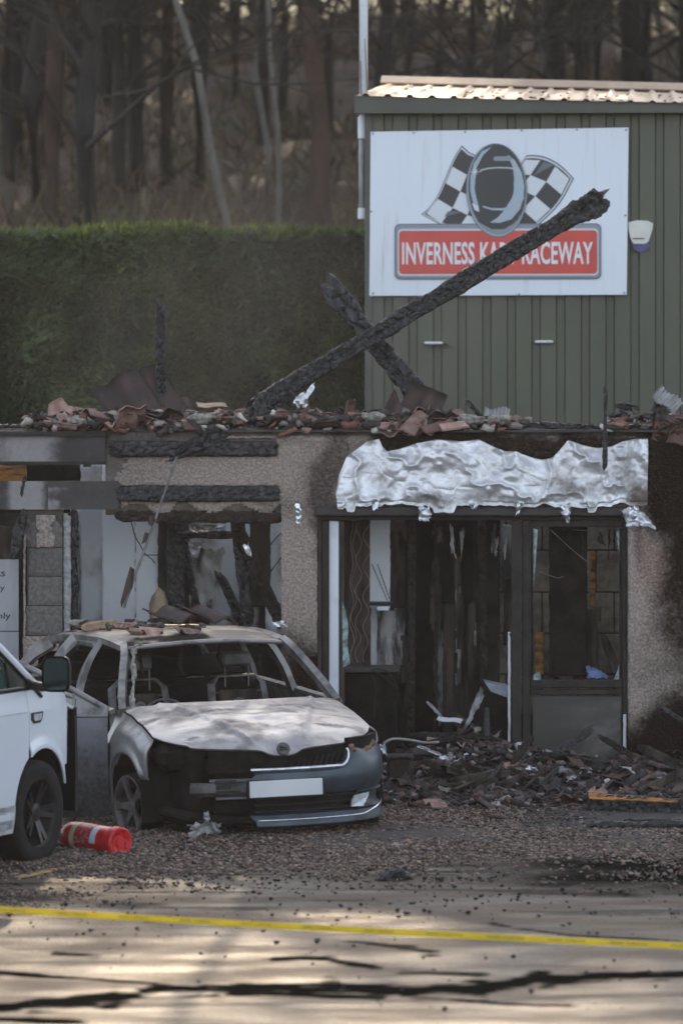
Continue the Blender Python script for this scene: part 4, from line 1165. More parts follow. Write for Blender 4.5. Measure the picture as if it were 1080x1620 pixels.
# lower panel
MT['panel'] = mat('smoke_stained_panel', (.026, .021, .017), (.15, .14, .128), .42, .55, scale=2.3, detail=7, stretch=(.7, 1, 1.5), ramp=(.48, .82), bump=.1, bscale=30, distort=.6)
fbox('kick_panel', 842, 1101, 982, 1218, FD+.02, .02, 'panel', .003)
slab('light_strip', 803, 1000, 807, 1215, FD+.0, .01, 'plaster', amp=.3, seed=21, cell=.01, parent=fr_, soot=.3)
slab('light_strip', 985, 1130, 990, 1212, FD-.03, .01, 'plaster', amp=.2, seed=22, cell=.01, parent=fr_, soot=.1)
# shards of glass left in the frames
MT['shard'] = mat('smoked_glass_shard', (.30, .42, .42), (.10, .13, .13), .15, scale=20)
for i_, pts in enumerate([[(541, 950), (546, 965), (551, 990), (549, 1020), (554, 1050), (542, 1056)], [(843, 1068), (852, 1062), (856, 1075), (843, 1076)], [(979, 1050), (974, 1066), (970, 1075), (980, 1075)], [(980, 838), (974, 842), (977, 868), (981, 885)], [(843, 836), (850, 838), (846, 900), (843, 930)]]):
    m = MB(); m.prism([W(x, y, FD+.03) for x, y in pts], (0, .005, 0)); m.build('glass_shard', MT['shard'], fr_)
# wavy patterned curtain panel behind the left light
cp = thing('patterned_panel', 'dark panel with four wavy pink vertical lines inside the shop doorway', 'panel', W(563, 1060, 35.5))
b = MB(); b.bpx(546, 822, 585, 1056, 35.5, .012); b.build('backing', MT['brownwall'], cp)
MT['wavy'] = mat('pinkish_line', (.24, .17, .15), (.16, .11, .10), .7, scale=10)
r = random.Random(2)
for i_, x in enumerate((556, 561, 568, 580)):
    ph = r.uniform(0, 6); amp = (3, 3.5, 4, 4.5)[i_]; per = (62, 58, 50, 48)[i_]; pts = []
    for k in range(46):
        y = 824+(224 if i_ > 1 else 222)*k/45
        xx = x+amp*math.sin(ph+y/per*2*math.pi)*(1+.3*math.sin(y*.013+i_))-(y-824)*(.012 if i_ else -.0)
        pts.append(W(xx, y, 35.49))
    m = MB(); m.sweep(pts, .004, 5, up=(0, 1, 0)); m.build('wavy_line', MT['wavy'], cp)
r = random.Random(31)
for q in range(22):
    px = r.choice([r.uniform(625, 700), r.uniform(690, 800), r.uniform(845, 975)]); w_ = r.uniform(4, 12); h_ = r.uniform(14, 70); y0 = 820+r.uniform(0, 30)*r.random()
    crumple('hanging_scrap', [(px-w_/2, y0), (px+w_/2, y0), (px+w_*.3+r.uniform(-8, 8), y0+h_), (px-w_*.2, y0+h_)], 35.25+r.uniform(0, .6), r.choice(['ashgrey', 'brownwall', 'sootwall', 'brownwall', 'foil']), parent=shop, seed=900+q, amp=.02, nx=8, nz=12, rag=.7)
for q in range(11):
    px = r.choice([r.uniform(595, 650), r.uniform(680, 760), r.uniform(680, 800)]); w_ = r.uniform(8, 24); h_ = r.uniform(60, 190); y0 = r.uniform(840, 1080)
    slab('bright_gap_streak', px-w_/2, y0, px+w_/2, y0+h_, 35.86+r.uniform(0, .03) if px > 745 else 35.90+r.uniform(0, .03), .006, r.choice(['ashgrey', 'brownwall', 'brownwall']), amp=.9, seed=950+q, cell=.014)  # strips added so their paler colour paints brighter gaps between the dark boards
# low black counter with a shelf
ct = thing('counter', 'burnt black low counter with a grey top edge inside the doorway', 'counter', W(600, 1236, 35.3))
b = MB(); b.bpx(547, 1066, 628, 1232, 35.3, .35); b.build('cabinet', MT['darkvoid'], ct)
b = MB(); b.bpx(545, 1056, 632, 1064, 35.28, .4, .006); b.build('top', MT['steel'], ct)
# wall bracket with two chains on the white panel
br = thing('chain_shelf', 'small dark shelf hung from two chains on the white panel inside', 'shelf', W(600, 955, 35.8))
b = MB(); b.bpx(584, 953, 621, 958, 35.7, .2, .004); b.build('shelf', MT['black'], br)
for x0, y0, x1, y1 in ((588, 893, 613, 951), (597, 893, 616, 948)):
    m = MB(); p0, p1 = W(x0, y0, 35.85), W(x1, y1, 35.75); n = 22
    for k in range(n):
        c = p0.lerp(p1, (k+.5)/n); ax = (p1-p0).normalized(); sd2 = Vector((0, 1, 0)) if k % 2 else ax.cross(Vector((0, 1, 0))).normalized()
        pts = [c+ax*.010*math.cos(t)+sd2*.005*math.sin(t) for t in np.linspace(0, 2*math.pi, 9)]
        m.sweep(pts, .0022, 4, cap=False)
    m.build('chain', MT['black'], br)
b = MB(); b.bpx(596, 958.5, 615, 966, 35.72, .1, .004); b.build('bracket', MT['upvc'], br)
# ---- wall head: strip of ceiling that still carries the debris
b = MB(); b.box((-4.2, WY+.24, wz(684)-.10), (4.2, WY+.44, wz(684)-.02)); b.build('ceiling_strip', MT['char_brown'], shop)
for k in range(9):
    if k in (2, 3, 5, 6): continue
    char_beam('ceiling_joist', (-4.0+k*1.0, WY+.45, wz(684)-.12), (-4.0+k*1.0, 9.6, wz(684)-.3), .06, .14, 'char_brown', shop, 300+k, res=.05, ragged=.02)
# ================================================================ BUCKLED ALUMINIUM FASCIA and its scraps
top = np.array([(531, 778), (536, 752), (548, 722), (562, 712), (580, 698), (599, 694), (604, 706), (612, 714), (630, 711), (655, 702), (690, 695), (730, 698), (757, 695), (775, 704), (797, 714), (815, 714), (838, 723), (857, 727), (872, 724), (884, 712), (897, 696), (920, 704), (944, 709), (968, 706), (985, 698), (1003, 694), (1023, 694)], float)
bot = np.array([(534, 803), (560, 800), (640, 801), (760, 800), (900, 800), (1000, 799), (1022, 799)], float)
nu, nv = 260, 64
ub = np.linspace(0, 1, nu)
tx = np.interp(ub, np.linspace(0, 1, len(top)), top[:, 0]); 
tt = np.stack([np.interp(ub, np.linspace(0, 1, len(top)), top[:, k]) for k in (0, 1)], 1)
bx = 534+(1022-534)*np.clip((tt[:, 0]-531)/(1023-531), 0, 1)
by = np.interp(bx, bot[:, 0], bot[:, 1])+6*(fbm(np.stack([bx*.05, bx*0, bx*0], 1), 1, 3, 4)-.5)*2+9*sstep(.72, .8, vnoise(np.stack([bx*.045, bx*0, bx*0], 1), 1, 8))
P = np.zeros((nu, nv, 3))
for j in range(nv):
    v = j/(nv-1)
    px = tt[:, 0]*(1-v)+bx*v; py = tt[:, 1]*(1-v)+by*v
    P[:, j, 0] = (px-540)/SWL; P[:, j, 2] = CAMH+(HORIZON-py)/SWL
n = P.copy(); n[..., 1] = 0
f1, f2, idc = cells(n, 5.5, 3); g1, g2, ig = cells(n*np.array([1, 1, .8]), 13, 5)
rid = 1-2*np.abs(fbm(n, 4.5, 31, 3)-.5)
bul = (fbm(n, 2.2, 7, 3)-.5)*.06+(f1-.4)*.030+((g1-.4)*.026+(fbm(n, 15, 9, 2)-.5)*.020)*(.10+.75*sstep(.38, .62, fbm(n, 3.1, 77, 3)))+.05*rid**6-.011*np.exp(-(f2-f1)/.12)-.004*np.exp(-(g2-g1)/.10)*sstep(.4, .6, fbm(n, 3.1, 78, 3))
vv = np.linspace(0, 1, nv)[None]
roll = .05*sstep(.25, 0, vv)*(.4+1.2*fbm(n, 3, 14))
left = .05*sstep(575, 535, n[..., 0]*SWL+540)
P[..., 1] = WY-.075-bul*(1-.6*(vv > .93))-left+roll*.5
V, Fc = grid_solid(P, .003)
fas = put('fascia_sheet', V, Fc, MT['alu'], smooth=True)
tag(fas, 'buckled silver aluminium fascia sheet with a wavy melted top edge over the shopfront', 'metal sheet')
xx = V[:, 0]*SWL+540; yy = HORIZON-(V[:, 2]-CAMH)*SWL; nn = fbm(V, 5, 44, 5)-.5
xx = xx+nn*70; yy = yy+nn*24
s = .6*np.exp(-((xx-672)/30)**2-((yy-785)/11)**2)+.6*np.exp(-((xx-905)/35)**2-((yy-772)/15)**2)+.85*np.exp(-((xx-1018)/14)**2-((yy-788)/20)**2)+.45*np.exp(-((xx-990)/26)**2-((yy-745)/40)**2)+.5*np.exp(-((xx-760)/60)**2-((yy-788)/9)**2)
attr(fas, 'soot', s*1.1+nn*.35*(s > .1))
scr = [([(655, 797), (684, 796), (681, 828), (661, 826)], 'bright crumpled foil rag hanging under the fascia over the doorway', 1, .05),
       ([(586, 793), (600, 792), (599, 806), (588, 808)], 'tiny foil curl hanging at the left end of the fascia sheet', 2, .03),
       ([(735, 792), (760, 791), (757, 806), (741, 807)], 'dull foil flap hanging under the middle of the fascia sheet', 3, .04),
       ([(817, 782), (829, 790), (818, 818), (814, 818)], 'thin twisted foil strip hanging above the door mullion', 4, .03),
       ([(882, 792), (906, 796), (903, 838), (884, 822)], 'torn grey foil rag hanging over the shop window', 5, .06),
       ([(978, 808), (1008, 794), (1038, 838), (990, 836)], 'wide pale melted scrap at the right end of the fascia', 6, .06),
       ([(466, 789), (479, 800), (474, 838), (468, 822)], 'pale metal scrap stuck to the roughcast column between the openings', 7, .03),
       ([(462, 625), (500, 604), (488, 650), (466, 648)], 'ribbed silver scrap hanging off the foot of the long charred beam', 8, .04)]
for pl, lb, sd_, am in scr:
    crumple('foil_scrap', pl, WD-.13 if sd_ < 8 else WD+.15, 'foil', lb, 'foil scrap', None, sd_, am, 'foil scraps on the shop front', thick=.003)

# ================================================================ NOTICE BOARD (far left)
nb = thing('notice_board', 'pale grey notice board with black lettering at the far left of the shop', 'notice board', W(0, 1100, WD+.06))
MT['board'] = mat('grey_sign_board', (.30, .31, .32), (.24, .245, .25), .6, scale=5, stretch=(1, 1, .4), ramp=(.4, .7), soot='soot')
b = MB(); b.bpx(-150, 885, 30, 998, WD+.06, .012); b.build('upper_panel', MT['board'], nb)
b = MB(); b.bpx(-150, 999.5, 30, 1180, WD+.061, .012); b.build('lower_panel', MT['board'], nb)
INK = pm('sign_ink', (.012, .012, .014))
def letters(s, x1, y0, y1, bold, wpx):
    V, Fc = text_verts(s, 1.0, bold)
    a = W(x1-wpx, y1, WD+.058)
    sc = F/(WD+.058)
    put('lettering', [(a.x+v[0]*wpx/sc, a.y, a.z+v[1]*(y1-y0)/sc) for v in V], Fc, INK, nb)
letters('RS', 8.8, 904, 912, .03, 15); letters('ay', 8, 928, 937, .01, 14); letters('only', 17.5, 969, 982, .012, 31)

# ================================================================ CHARRED ROOF TIMBERS
def beam_thing(name, label, pts, d, wpx, dep, mt='char', seed=1, cat='burnt beam', group=None, **k):
    if len(pts) == 2 and not isinstance(d, (list, tuple)): d = (d, d)
    o = bar(name, pts[0][0], pts[0][1], d[0], pts[1][0], pts[1][1], d[1], wpx, dep, mt, None, seed, **k)
    return tag(o, label, cat, group)
beam_thing('charred_beam', 'long charred roof beam rising across the raceway sign', [(392, 650), (953, 312)], (35.3, 36.2), 25.5, .12, seed=2, depth=.011, cell=21, ragged=.16, lump=.022, res=.0095, taper=1.22, flare=.22, e=9)
beam_thing('charred_beam', 'shorter brown burnt beam leaning left behind the long beam', [(524, 456), (692, 664)], (36.2, 35.45), 32, .13, 'char', 3, depth=.02, cell=12, ragged=.22, lump=.05, res=.014)
beam_thing('charred_post', 'upright charred post standing on the roof debris before the hedge', [(255, 668), (254, 478)], (35.4, 35.4), 16, .08, seed=4, depth=.012, cell=24, ragged=.10, res=.012)
beam_thing('charred_beam', 'broken charred beam end hanging over the wall above the battens', [(436, 640), (276, 722)], (35.2, 34.72), 30, .10, seed=5, depth=.02, ragged=.22, lump=.045, res=.012, taper=.7)
beam_thing('charred_beam', 'short upright charred stub under the foot of the long beam', [(412, 682), (410, 628)], (35.05, 35.1), 24, .1, seed=6, ragged=.08, lump=.03)
beam_thing('charred_stick', 'thin charred spike standing up in front of the fascia', [(957, 612), (956, 742)], (34.66, 34.66), 7, .035, seed=7, ragged=.05, lump=.012, res=.01, cell=40, depth=.005)
beam_thing('charred_log', 'thick charred log lying on the right end of the wall', [(968, 668), (1078, 668)], (35.2, 35.25), 34, .16, seed=8, depth=.03, lump=.05, ragged=.12, cell=12)
beam_thing('charred_log', 'short charred log propped on the thick log at the right', [(974, 640), (1008, 645)], (35.1, 35.1), 12, .08, seed=9, depth=.012, lump=.02)
beam_thing('charred_log', 'steep charred stub at the far right of the wall top', [(1032, 664), (1050, 628)], (35.0, 35.0), 16, .08, seed=10, lump=.03, ragged=.08)
beam_thing('charred_log', 'low charred rail lying along the wall above the fascia', [(812, 672), (950, 676)], (35.1, 35.1), 9, .07, seed=11, lump=.012)
beam_thing('charred_stick', 'crusty grey stick leaning left on the wall above the fascia', [(734, 630), (765, 664)], (35.1, 35.1), 9, .05, seed=12, lump=.02, ragged=.08)
beam_thing('charred_log', 'thin burnt lath lying along the wall head at the far left', [(-20, 676), (150, 676)], (35.1, 35.1), 9, .07, seed=13, lump=.015)
beam_thing('charred_stick', 'charred lath lying over tiles left of the long beam', [(300, 664), (392, 668)], (35.15, 35.15), 14, .07, seed=15, lump=.03)
beam_thing('charred_stub', 'charred stub hanging at the end of the lower steel beam', [(38, 808), (22, 882)], (34.72, 34.70), 15, .07, seed=16, lump=.03, ragged=.05)
beam_thing('charred_stub', 'small dark bracket hooked over the lower steel beam', [(40, 752), (33, 786)], (34.72, 34.72), 7, .03, seed=17, lump=.012, res=.01)
# hanging rod with burnt scraps
rod = thing('hanging_rod', 'thin grey metal rod hanging from the burnt beam end past the left opening', 'metal rod', W(278, 722, 34.7))
b = MB(); pts = [W(x, y, 34.68) for x, y in cr([(280, 722), (262, 775), (243, 830), (225, 880), (207, 930), (196, 962)], 24)]; b.sweep(pts, .011, 6); b.build('rod', mat('ash_metal', (.20, .19, .185), (.10, .09, .085), .6, scale=14), rod)
for i_, pl in enumerate([[(206, 896), (213, 901), (210, 930), (200, 945), (192, 962), (191, 952), (198, 924)], [(229, 842), (236, 844), (232, 857), (224, 861)], [(238, 815), (247, 822), (240, 834), (234, 828)]]):
    b = MB(); b.prism([W(x, y, 34.665) for x, y in pl], (0, .012, 0)); b.build('burnt_scrap', MT['brownwall'], rod)
wr = thing('hanging_wires', 'burnt twisted wires dangling across the left opening', 'wires', W(225, 815, 35.0))
for i_, pl in enumerate([[(207, 822), (214, 848), (222, 862), (230, 876), (240, 884), (246, 892)], [(226, 878), (250, 878)], [(424, 866), (436, 852), (450, 838)], [(424, 920), (436, 945), (446, 970)], [(446, 880), (428, 905), (424, 912)]]):
    b = MB(); b.sweep([W(x, y, 35.0) for x, y in cr(pl, 14)], .005, 5, up=(0, 1, 0)); b.build('wire', MT['black'], wr)
wr2 = thing('window_wires', 'fine wires strung slackly across the shop window', 'wires', W(900, 850, 35.3))
for pl in ([(870, 838), (905, 870), (935, 894)], [(905, 838), (960, 842)], [(852, 904), (880, 914), (890, 912)]):
    b = MB(); b.sweep([W(x, y, 35.2) for x, y in cr(pl, 10)], .0025, 4, up=(0, 1, 0)); b.build('wire', MT['greypipe'], wr2)

# ================================================================ TILES
def pantile(w=.30, l=.40, t=.013, cut=None, seed=0):
    r = np.random.default_rng(seed); nx, ny = 15, 6
    X, Y = np.meshgrid(np.linspace(-w/2, w/2, nx), np.linspace(-l/2, l/2, ny), indexing='ij')
    Z = .026*np.sin(X/w*2*np.pi*1.5)+.0
    if cut == 'half': Y = np.where(Y > 0, Y*np.interp(np.arange(nx), np.linspace(0, nx, 5), .1+.6*r.uniform(0, 1, 5))[:, None], Y)
    if cut == 'shard': X = X*.55; Y = Y*np.interp(np.arange(nx), np.linspace(0, nx, 5), .3+.5*r.uniform(0, 1, 5))[:, None]+X*.3
    P = np.stack([X, Y, Z], -1)+r.normal(0, .0015, (nx, ny, 3))
    return grid_solid(P.transpose(1, 0, 2) if False else P, -t)
TM = {}
for mt in ('tile', 'tile_pale', 'tile_soot'):
    for cut in (None, 'half', 'shard'):
        for s_ in range(2 if cut else 1):
            V, Fc = pantile(cut=cut, seed=len(TM)+5)
            if V[:, 2].max() < -1: pass
            TM[(mt, cut, s_)] = mesh_np('roof_tile', V, Fc, MT[mt])
VAR = {None: 'whole curved', 'half': 'snapped half', 'shard': 'small broken'}
HUE = {'tile': 'terracotta', 'tile_pale': 'dusty pale terracotta', 'tile_soot': 'soot blackened'}
def tile(p, rot, mt, cut, where, s=1.0, label=None, grp=None):
    o = link('roof_tile', TM[(mt, cut, random.randint(0, 1) if cut else 0)])
    o.location = p; o.rotation_euler = rot; o.scale = (s, s, s)
    tag(o, label or f'{VAR[cut]} {HUE[mt]} roof tile {where}', 'roof tile', grp or f'{HUE[mt]} {VAR[cut]} tiles {where}')
    return o
rt = random.Random(12)
# debris crust on the wall head (stuff) then tiles, wool and laths on it
def heap(name, x0, x1, y0, y1, prof, label, mt, nx=160, ny=26, seed=1, amp=.05, base=0.0):
    X, Y = np.meshgrid(np.linspace(x0, x1, nx), np.linspace(y0, y1, ny), indexing='ij')
    Pn = np.stack([X, Y, X*0], -1)
    e = np.minimum(np.minimum((X-x0), (x1-X))/(.12*(x1-x0)), np.minimum((Y-y0), (y1-Y))/(.35*(y1-y0))); e = np.clip(e, 0, 1)**.7
    f1, f2, idc = cells(Pn, 11, seed)
    Zh = base+e*(prof(X, Y)+(fbm(Pn, 5, seed+2, 5)-.5)*amp*2+(idc-.5)*amp*.9)
    o = put(name, *grid_solid(np.stack([X, Y, Zh], -1), 0), MT[mt], origin=(0, 0, 0)); tag(o, label, 'debris', kind='stuff')
    return lambda x, y: float(base+prof(np.array([[x]]), np.array([[y]]))[0, 0]*min(1, max(0, min((y-y0), (y1-y))/(.35*(y1-y0))))**.7)
ztop = wz(684)+.004
rprof = lambda X, Y: np.interp(X*SWL+540, [-160, 0, 60, 100, 150, 230, 300, 400, 470, 560, 640, 720, 790, 830, 960, 1000, 1080, 1300], [.03, .04, .05, .08, .09, .10, .07, .09, .10, .07, .08, .06, .05, .03, .03, .06, .07, .05])
hz_roof = heap('roof_debris', -4.2, 4.2, WY+.02, WY+.56, rprof, 'burnt roof debris crusted along the top of the shop wall', 'ash', 260, 26, 3, .035, ztop)
zones = [(78, 190, 'on the wall top above the steel beams', 16), (190, 330, 'on the wall top around the upright charred post', 22), (330, 470, 'on the wall top at the foot of the long beam', 20), (470, 620, 'on the wall top left of the crossed beams', 24), (620, 790, 'on the wall top above the silver fascia', 18), (1000, 1090, 'on the wall top by the thick charred log', 8)]
for x0, x1, wh, n in zones:
    for k in range(n):
        px = rt.uniform(x0, x1); yy = WY+rt.uniform(.0, .40); x = (px-540)/(F/(yy-CAMY))
        cut = rt.choice([None, 'half', 'half', 'shard', 'shard']); mt = rt.choice(['tile_pale', 'tile_pale', 'tile', 'tile_soot', 'tile_soot'])
        flat_ = rt.random() < .65
        rot = (rt.gauss(0, .16) if flat_ else rt.gauss(.35, .35), rt.gauss(0, .18), rt.uniform(0, 6.28))
        tile((x, yy, hz_roof(x, yy)+.025+rt.uniform(0, .03)), rot, mt, cut, wh, rt.uniform(.62, .9))
# the tiles the photograph singles out
def tile_at(px, py, d, rot, mt, cut, label, s=1.0):
    return tile(W(px, py, d), rot, mt, cut, '', s, label, 'named roof tiles on the wall')
tile_at(206, 640, 35.3, (R(62), R(-30), R(8)), 'tile_soot', None, 'dark tilted roof tile standing left of the upright charred post', 1.35)
tile_at(240, 638, 35.4, (R(62), R(-30), R(8)), 'tile_soot', None, 'dark tilted roof tile leaning against the upright charred post', 1.5)
tile_at(278, 642, 35.45, (R(60), R(25), R(-8)), 'tile_soot', 'half', 'dark half tile just right of the upright charred post', 1.2)
tile_at(110, 655, 35.2, (R(70), R(4), R(4)), 'tile_pale', 'half', 'pink upright half tile at the left end of the roof debris', 1.15)
for k, px in enumerate((640, 668, 700)):
    tile_at(px, 672-2*k, 34.95+.1*k, (R(22), R(-4+3*k), R(-24)), 'tile_pale', None, ['pinkish tile overhanging the wall edge above the fascia, frontmost', 'pinkish tile lying behind the one overhanging the wall edge', 'pinkish tile at the right end of the overlapping row above the fascia'][k], 1.0)
tile_at(662, 652, 35.3, (R(75), R(20), R(-30)), 'tile_soot', None, 'dark curved tile upright at the foot of the shorter burnt beam', 1.1)
tile_at(636, 650, 35.3, (R(70), R(35), R(20)), 'tile_soot', 'half', 'dark half tile left of the foot of the shorter burnt beam', 1.1)
tile_at(1062, 668, 34.95, (R(70), R(8), R(-12)), 'tile', 'half', 'orange brown half tile on edge at the right end of the wall', .9)
def sheet_scrap(px, py, d, w, h, rot, mt, label, ribs=True):
    nx, ny = 25, 8
    X, Y = np.meshgrid(np.linspace(-w/2, w/2, nx), np.linspace(-h/2, h/2, ny), indexing='ij')
    P = np.stack([X, Y+.02*np.sin(X*30), .012*np.sin(X/w*2*np.pi*7)*ribs+.02*(fbm(np.stack([X, Y, X*0], -1), 9, int(px))-.5)], -1)
    M_ = Euler(rot).to_matrix(); V, Fc = grid_solid(P, .004)
    V = V@np.array(M_).T+np.array(W(px, py, d))
    o = put('sheet_scrap', V, Fc, MT[mt]); tag(o, label, 'metal scrap'); return o
MT['greyscrap'] = mat('grey_sheet', (.34, .34, .34), (.2, .19, .18), .5, metal=.3, scale=9)
sheet_scrap(785, 656, 35.1, .2, .12, (R(70), R(8), R(-8)), 'greyscrap', 'small grey ribbed scrap above the middle of the fascia')
sheet_scrap(1055, 632, 34.95, .22, .14, (R(60), R(42), R(-10)), 'greyscrap', 'grey ribbed scrap tilted on the log at the right end')
sheet_scrap(335, 640, 35.45, .24, .14, (R(14), 0, R(10)), 'orangewood' if False else 'tile_pale', 'pale flat scrap catching the sun behind the roof debris', False)
for i_, (px, py, w_, lb) in enumerate([(120, 672, 30, 'pale insulation wool lump left end of the wall top'), (320, 668, 34, 'pale insulation wool under the broken beam end'), (590, 664, 26, 'pale insulation wool left of the overlapping pinkish tiles'), (745, 668, 36, 'pale insulation wool drooping over the wall above the fascia'), (790, 668, 30, 'pale insulation wool right of the grey ribbed scrap'), (280, 678, 30, 'pale insulation wool along the edge over the upper batten')]):
    sc = SWL
    nx, ny = 28, 16
    U, T = np.meshgrid(np.linspace(0, 2*np.pi, nx), np.linspace(.02, np.pi-.02, ny), indexing='ij')
    D = np.stack([np.cos(U)*np.sin(T), np.sin(U)*np.sin(T), np.cos(T)], -1)
    c = np.array(W(px, py-4, WD+.04))
    rad = 1+(fbm(D+i_*7, 2.2, 3, 5)-.5)*1.3
    P = D*rad[..., None]*np.array([w_/sc*.62, .08, .045])+c
    o = put('wool_lump', *grid_solid(P, 0), MT['wool'], smooth=False); tag(o, lb, 'insulation', 'insulation lumps on the wall top')
# loose laths and twisted metal on the wall top
for k in range(26):
    px = rt.uniform(80, 800); yy = WY+rt.uniform(.05, .40); x = (px-540)/(F/(yy-CAMY)); z = hz_roof(x, yy)+.05
    L_ = rt.uniform(.12, .35); a = rt.uniform(-.5, .5); t_ = rt.gauss(0, .25)
    o = char_beam('burnt_lath', (x-L_*math.cos(a), yy-L_*math.sin(a)*.5, z-t_*.1), (x+L_*math.cos(a), yy+L_*math.sin(a)*.5, z+t_*.1), rt.uniform(.025, .06), .03, rt.choice(['char', 'char_brown', 'brownwall']), None, 400+k, res=.022, lump=.012, ragged=.05, depth=.006)
    tag(o, 'thin burnt lath lying among the tiles on the wall top', 'burnt lath', 'burnt laths on the wall top')
# wire tangle at the left
wr3 = thing('wire_tangle', 'tangle of thin burnt wires at the left of the wall top', 'wires', W(55, 682, 35.0))
r = random.Random(4); 
for q in range(7):
    pts = [(r.uniform(45, 75), r.uniform(648, 680)) for _ in range(5)]
    b = MB(); b.sweep([W(x, y, 34.95+r.uniform(0, .1)) for x, y in cr(pts, 18)], .004, 4, up=(0, 1, 0)); b.build('wire', MT['black'], wr3)
# ================================================================ BURNT CAR
CARX, CARY, CYAW = -.383, 0.0, R(18)
car = thing('burnt_car', 'burnt out grey estate car with one front door hanging open', 'car', (CARX, CARY, -.09), (0, R(-1.4), CYAW))
MT['carburnt'] = mat('burnt_bodywork', (.31, .305, .305), (.14, .128, .118), .36, .58, metal=.7, metal2=.3, scale=2.6, detail=9, ramp=(.42, .66), bump=.12, bscale=60, soot='soot', sootcol=(.03, .026, .023), bump2=.22, b2scale=5, b2dist=.03)
MT['carroof'] = mat('burnt_roof_paint', (.46, .37, .28), (.12, .105, .09), .5, metal=.3, scale=2.4, detail=8, ramp=(.42, .6), bump=.3, bscale=40, bump2=.4, b2scale=5, soot='soot')
MT['carblue'] = mat('blue_grey_bumper', (.050, .068, .086), (.026, .030, .034), .34, .5, metal=.35, scale=3, ramp=(.4, .7), bump=.05)
MT['cardark'] = mat('burnt_door_paint', (.15, .15, .16), (.08, .076, .074), .45, .6, metal=.3, scale=2.5, detail=7, ramp=(.4, .65), bump=.1, soot='soot')
MT['pillar'] = mat('burnt_pillar', (.27, .255, .245), (.09, .082, .078), .5, metal=.45, scale=6, ramp=(.4, .7), bump=.2, bscale=40)
MT['chrome'] = mat('bright_trim', (.72, .74, .78), (.5, .5, .52), .22, metal=.9, scale=20)
MT['seatmetal'] = mat('seat_frame_metal', (.16, .15, .145), (.06, .055, .05), .6, metal=.4, scale=8)
MT['alloy'] = mat('burnt_alloy', (.14, .128, .118), (.05, .045, .04), .55, metal=.35, scale=7, ramp=(.35, .7), bump=.2)
MT['tyre'] = mat('tyre_rubber', (.011, .011, .011), (.02, .019, .018), .85, spec=.2, scale=14, bump=.3)
MT['plate'] = mat('blank_plate', (.62, .63, .64), (.55, .56, .57), .35, scale=3)
MT['lens'] = mat('lamp_lens', (.55, .58, .60), (.38, .40, .42), .12, metal=.2, scale=22, bump=.2, bscale=60)
MT['tanrope'] = mat('burnt_lamp_residue', (.26, .17, .09), (.12, .08, .05), .9, scale=30, bump=1, bscale=60)
def ip(x, xs, ys): return np.interp(x, xs, ys)
def halfw(Y): return ip(Y, [-.1, .0, .1, .3, .5, .9, 1.5, 3.5, 4.2, 4.55, 4.7], [.3, .45, .62, .78, .85, .893, .905, .905, .875, .82, .76])
def xs_f(Y, z): return halfw(Y)+ip(z, [.1, .2, .3, .5, .62, .72, .85, .95, 1.02], [-.07, -.05, -.025, -.004, .0, -.004, -.02, -.05, -.085])
FR = [(0, .0, .692), (.05, .0, .690), (.10, .012, .700), (.15, .035, .722), (.22, .05, .730), (.34, .085, .736), (.50, .15, .742), (.62, .24, .752), (.72, .36, .772), (.785, .50, .80)]
RE = [(0, 1.02, .975), (.08, 1.02, .975), (.15, 1.022, .975), (.24, 1.03, .975), (.34, 1.05, .974), (.46, 1.085, .972), (.58, 1.14, .968), (.67, 1.20, .962), (.74, 1.28, .955), (.79, 1.36, .945)]
half_f = cr(FR, 46); half_r = cr(RE, 46)
def mir(a): b_ = a[::-1].copy(); b_[:, 0] *= -1; return np.vstack([b_[:-1], a])
fr2, re2 = mir(half_f), mir(half_r)
T = np.linspace(0, 1, 60)[:, None, None]
P = fr2[None]*(1-T)+re2[None]*T
uu = np.linspace(-1, 1, fr2.shape[0])[None, :]; t2 = T[..., 0]
P[..., 2] += .052*np.sin(np.pi*t2**.8)*(1-.55*uu**2)
nose = sstep(.16, 0, t2); P[..., 2] -= .012*nose*(np.abs(P[..., 0]) < .6)
cre = .30+.42*t2
P[..., 2] += .010*1.0*np.exp(-((np.abs(P[..., 0])-(.16+.40*t2))/.018)**2)*sstep(0, .15, t2)+.012*sstep(.05, -.02, np.abs(P[..., 0])-(.16+.40*t2))*sstep(0, .2, t2)
Pn = P.copy()
f1, f2, idc = cells(Pn*np.array([.8, 1.6, 0]), 3.4, 12)
P[..., 2] += ((fbm(Pn*np.array([.7, 2.2, 1]), 3.2, 21, 4)-.5)*.028+(f1-.45)*.010)*sstep(.06, .3, t2)*sstep(1.02, .9, t2)
P[..., 2] += .010*sstep(.45, .25, f2-f1)*0
bon = surf('bonnet', P, MT['carburnt'], car, .012)
Vb = np.array([v.co for v in bon.data.vertices])
attr(bon, 'soot', .4*sstep(.54, .68, fbm(Vb*np.array([1, 3.2, 1]), 4.2, 23, 5))*sstep(.05, .2, Vb[:, 1])+.35*sstep(.18, .02, Vb[:, 1]-.0)*(np.abs(Vb[:, 0]) < .2)*0)
# emblem: disc, ring and a winged arrow
em = MB(); Me = Matrix.Translation((0, -.004, .728))@Matrix.Rotation(R(62), 4, 'X')
em.lathe([(.047, -.01), (.047, .006), (.041, .008), (.041, .004), (.002, .004)], 24, Me); e1 = em.build('emblem', MT['seatmetal'], car, world=False, smooth=False)
em = MB()
for pl in ([(-.032, -.012), (.026, -.012), (.026, -.006), (-.026, -.006)], [(-.030, .004), (-.008, -.006), (-.004, -.002), (-.028, .013)], [(-.026, .016), (.004, .0), (.022, .0), (.03, .006), (.0, .012), (-.018, .024)]):
    em.prism([(x, y, .0045) for x, y in pl], (0, 0, .004), Me)
em.build('winged_arrow', MT['frame'], e1, world=False)
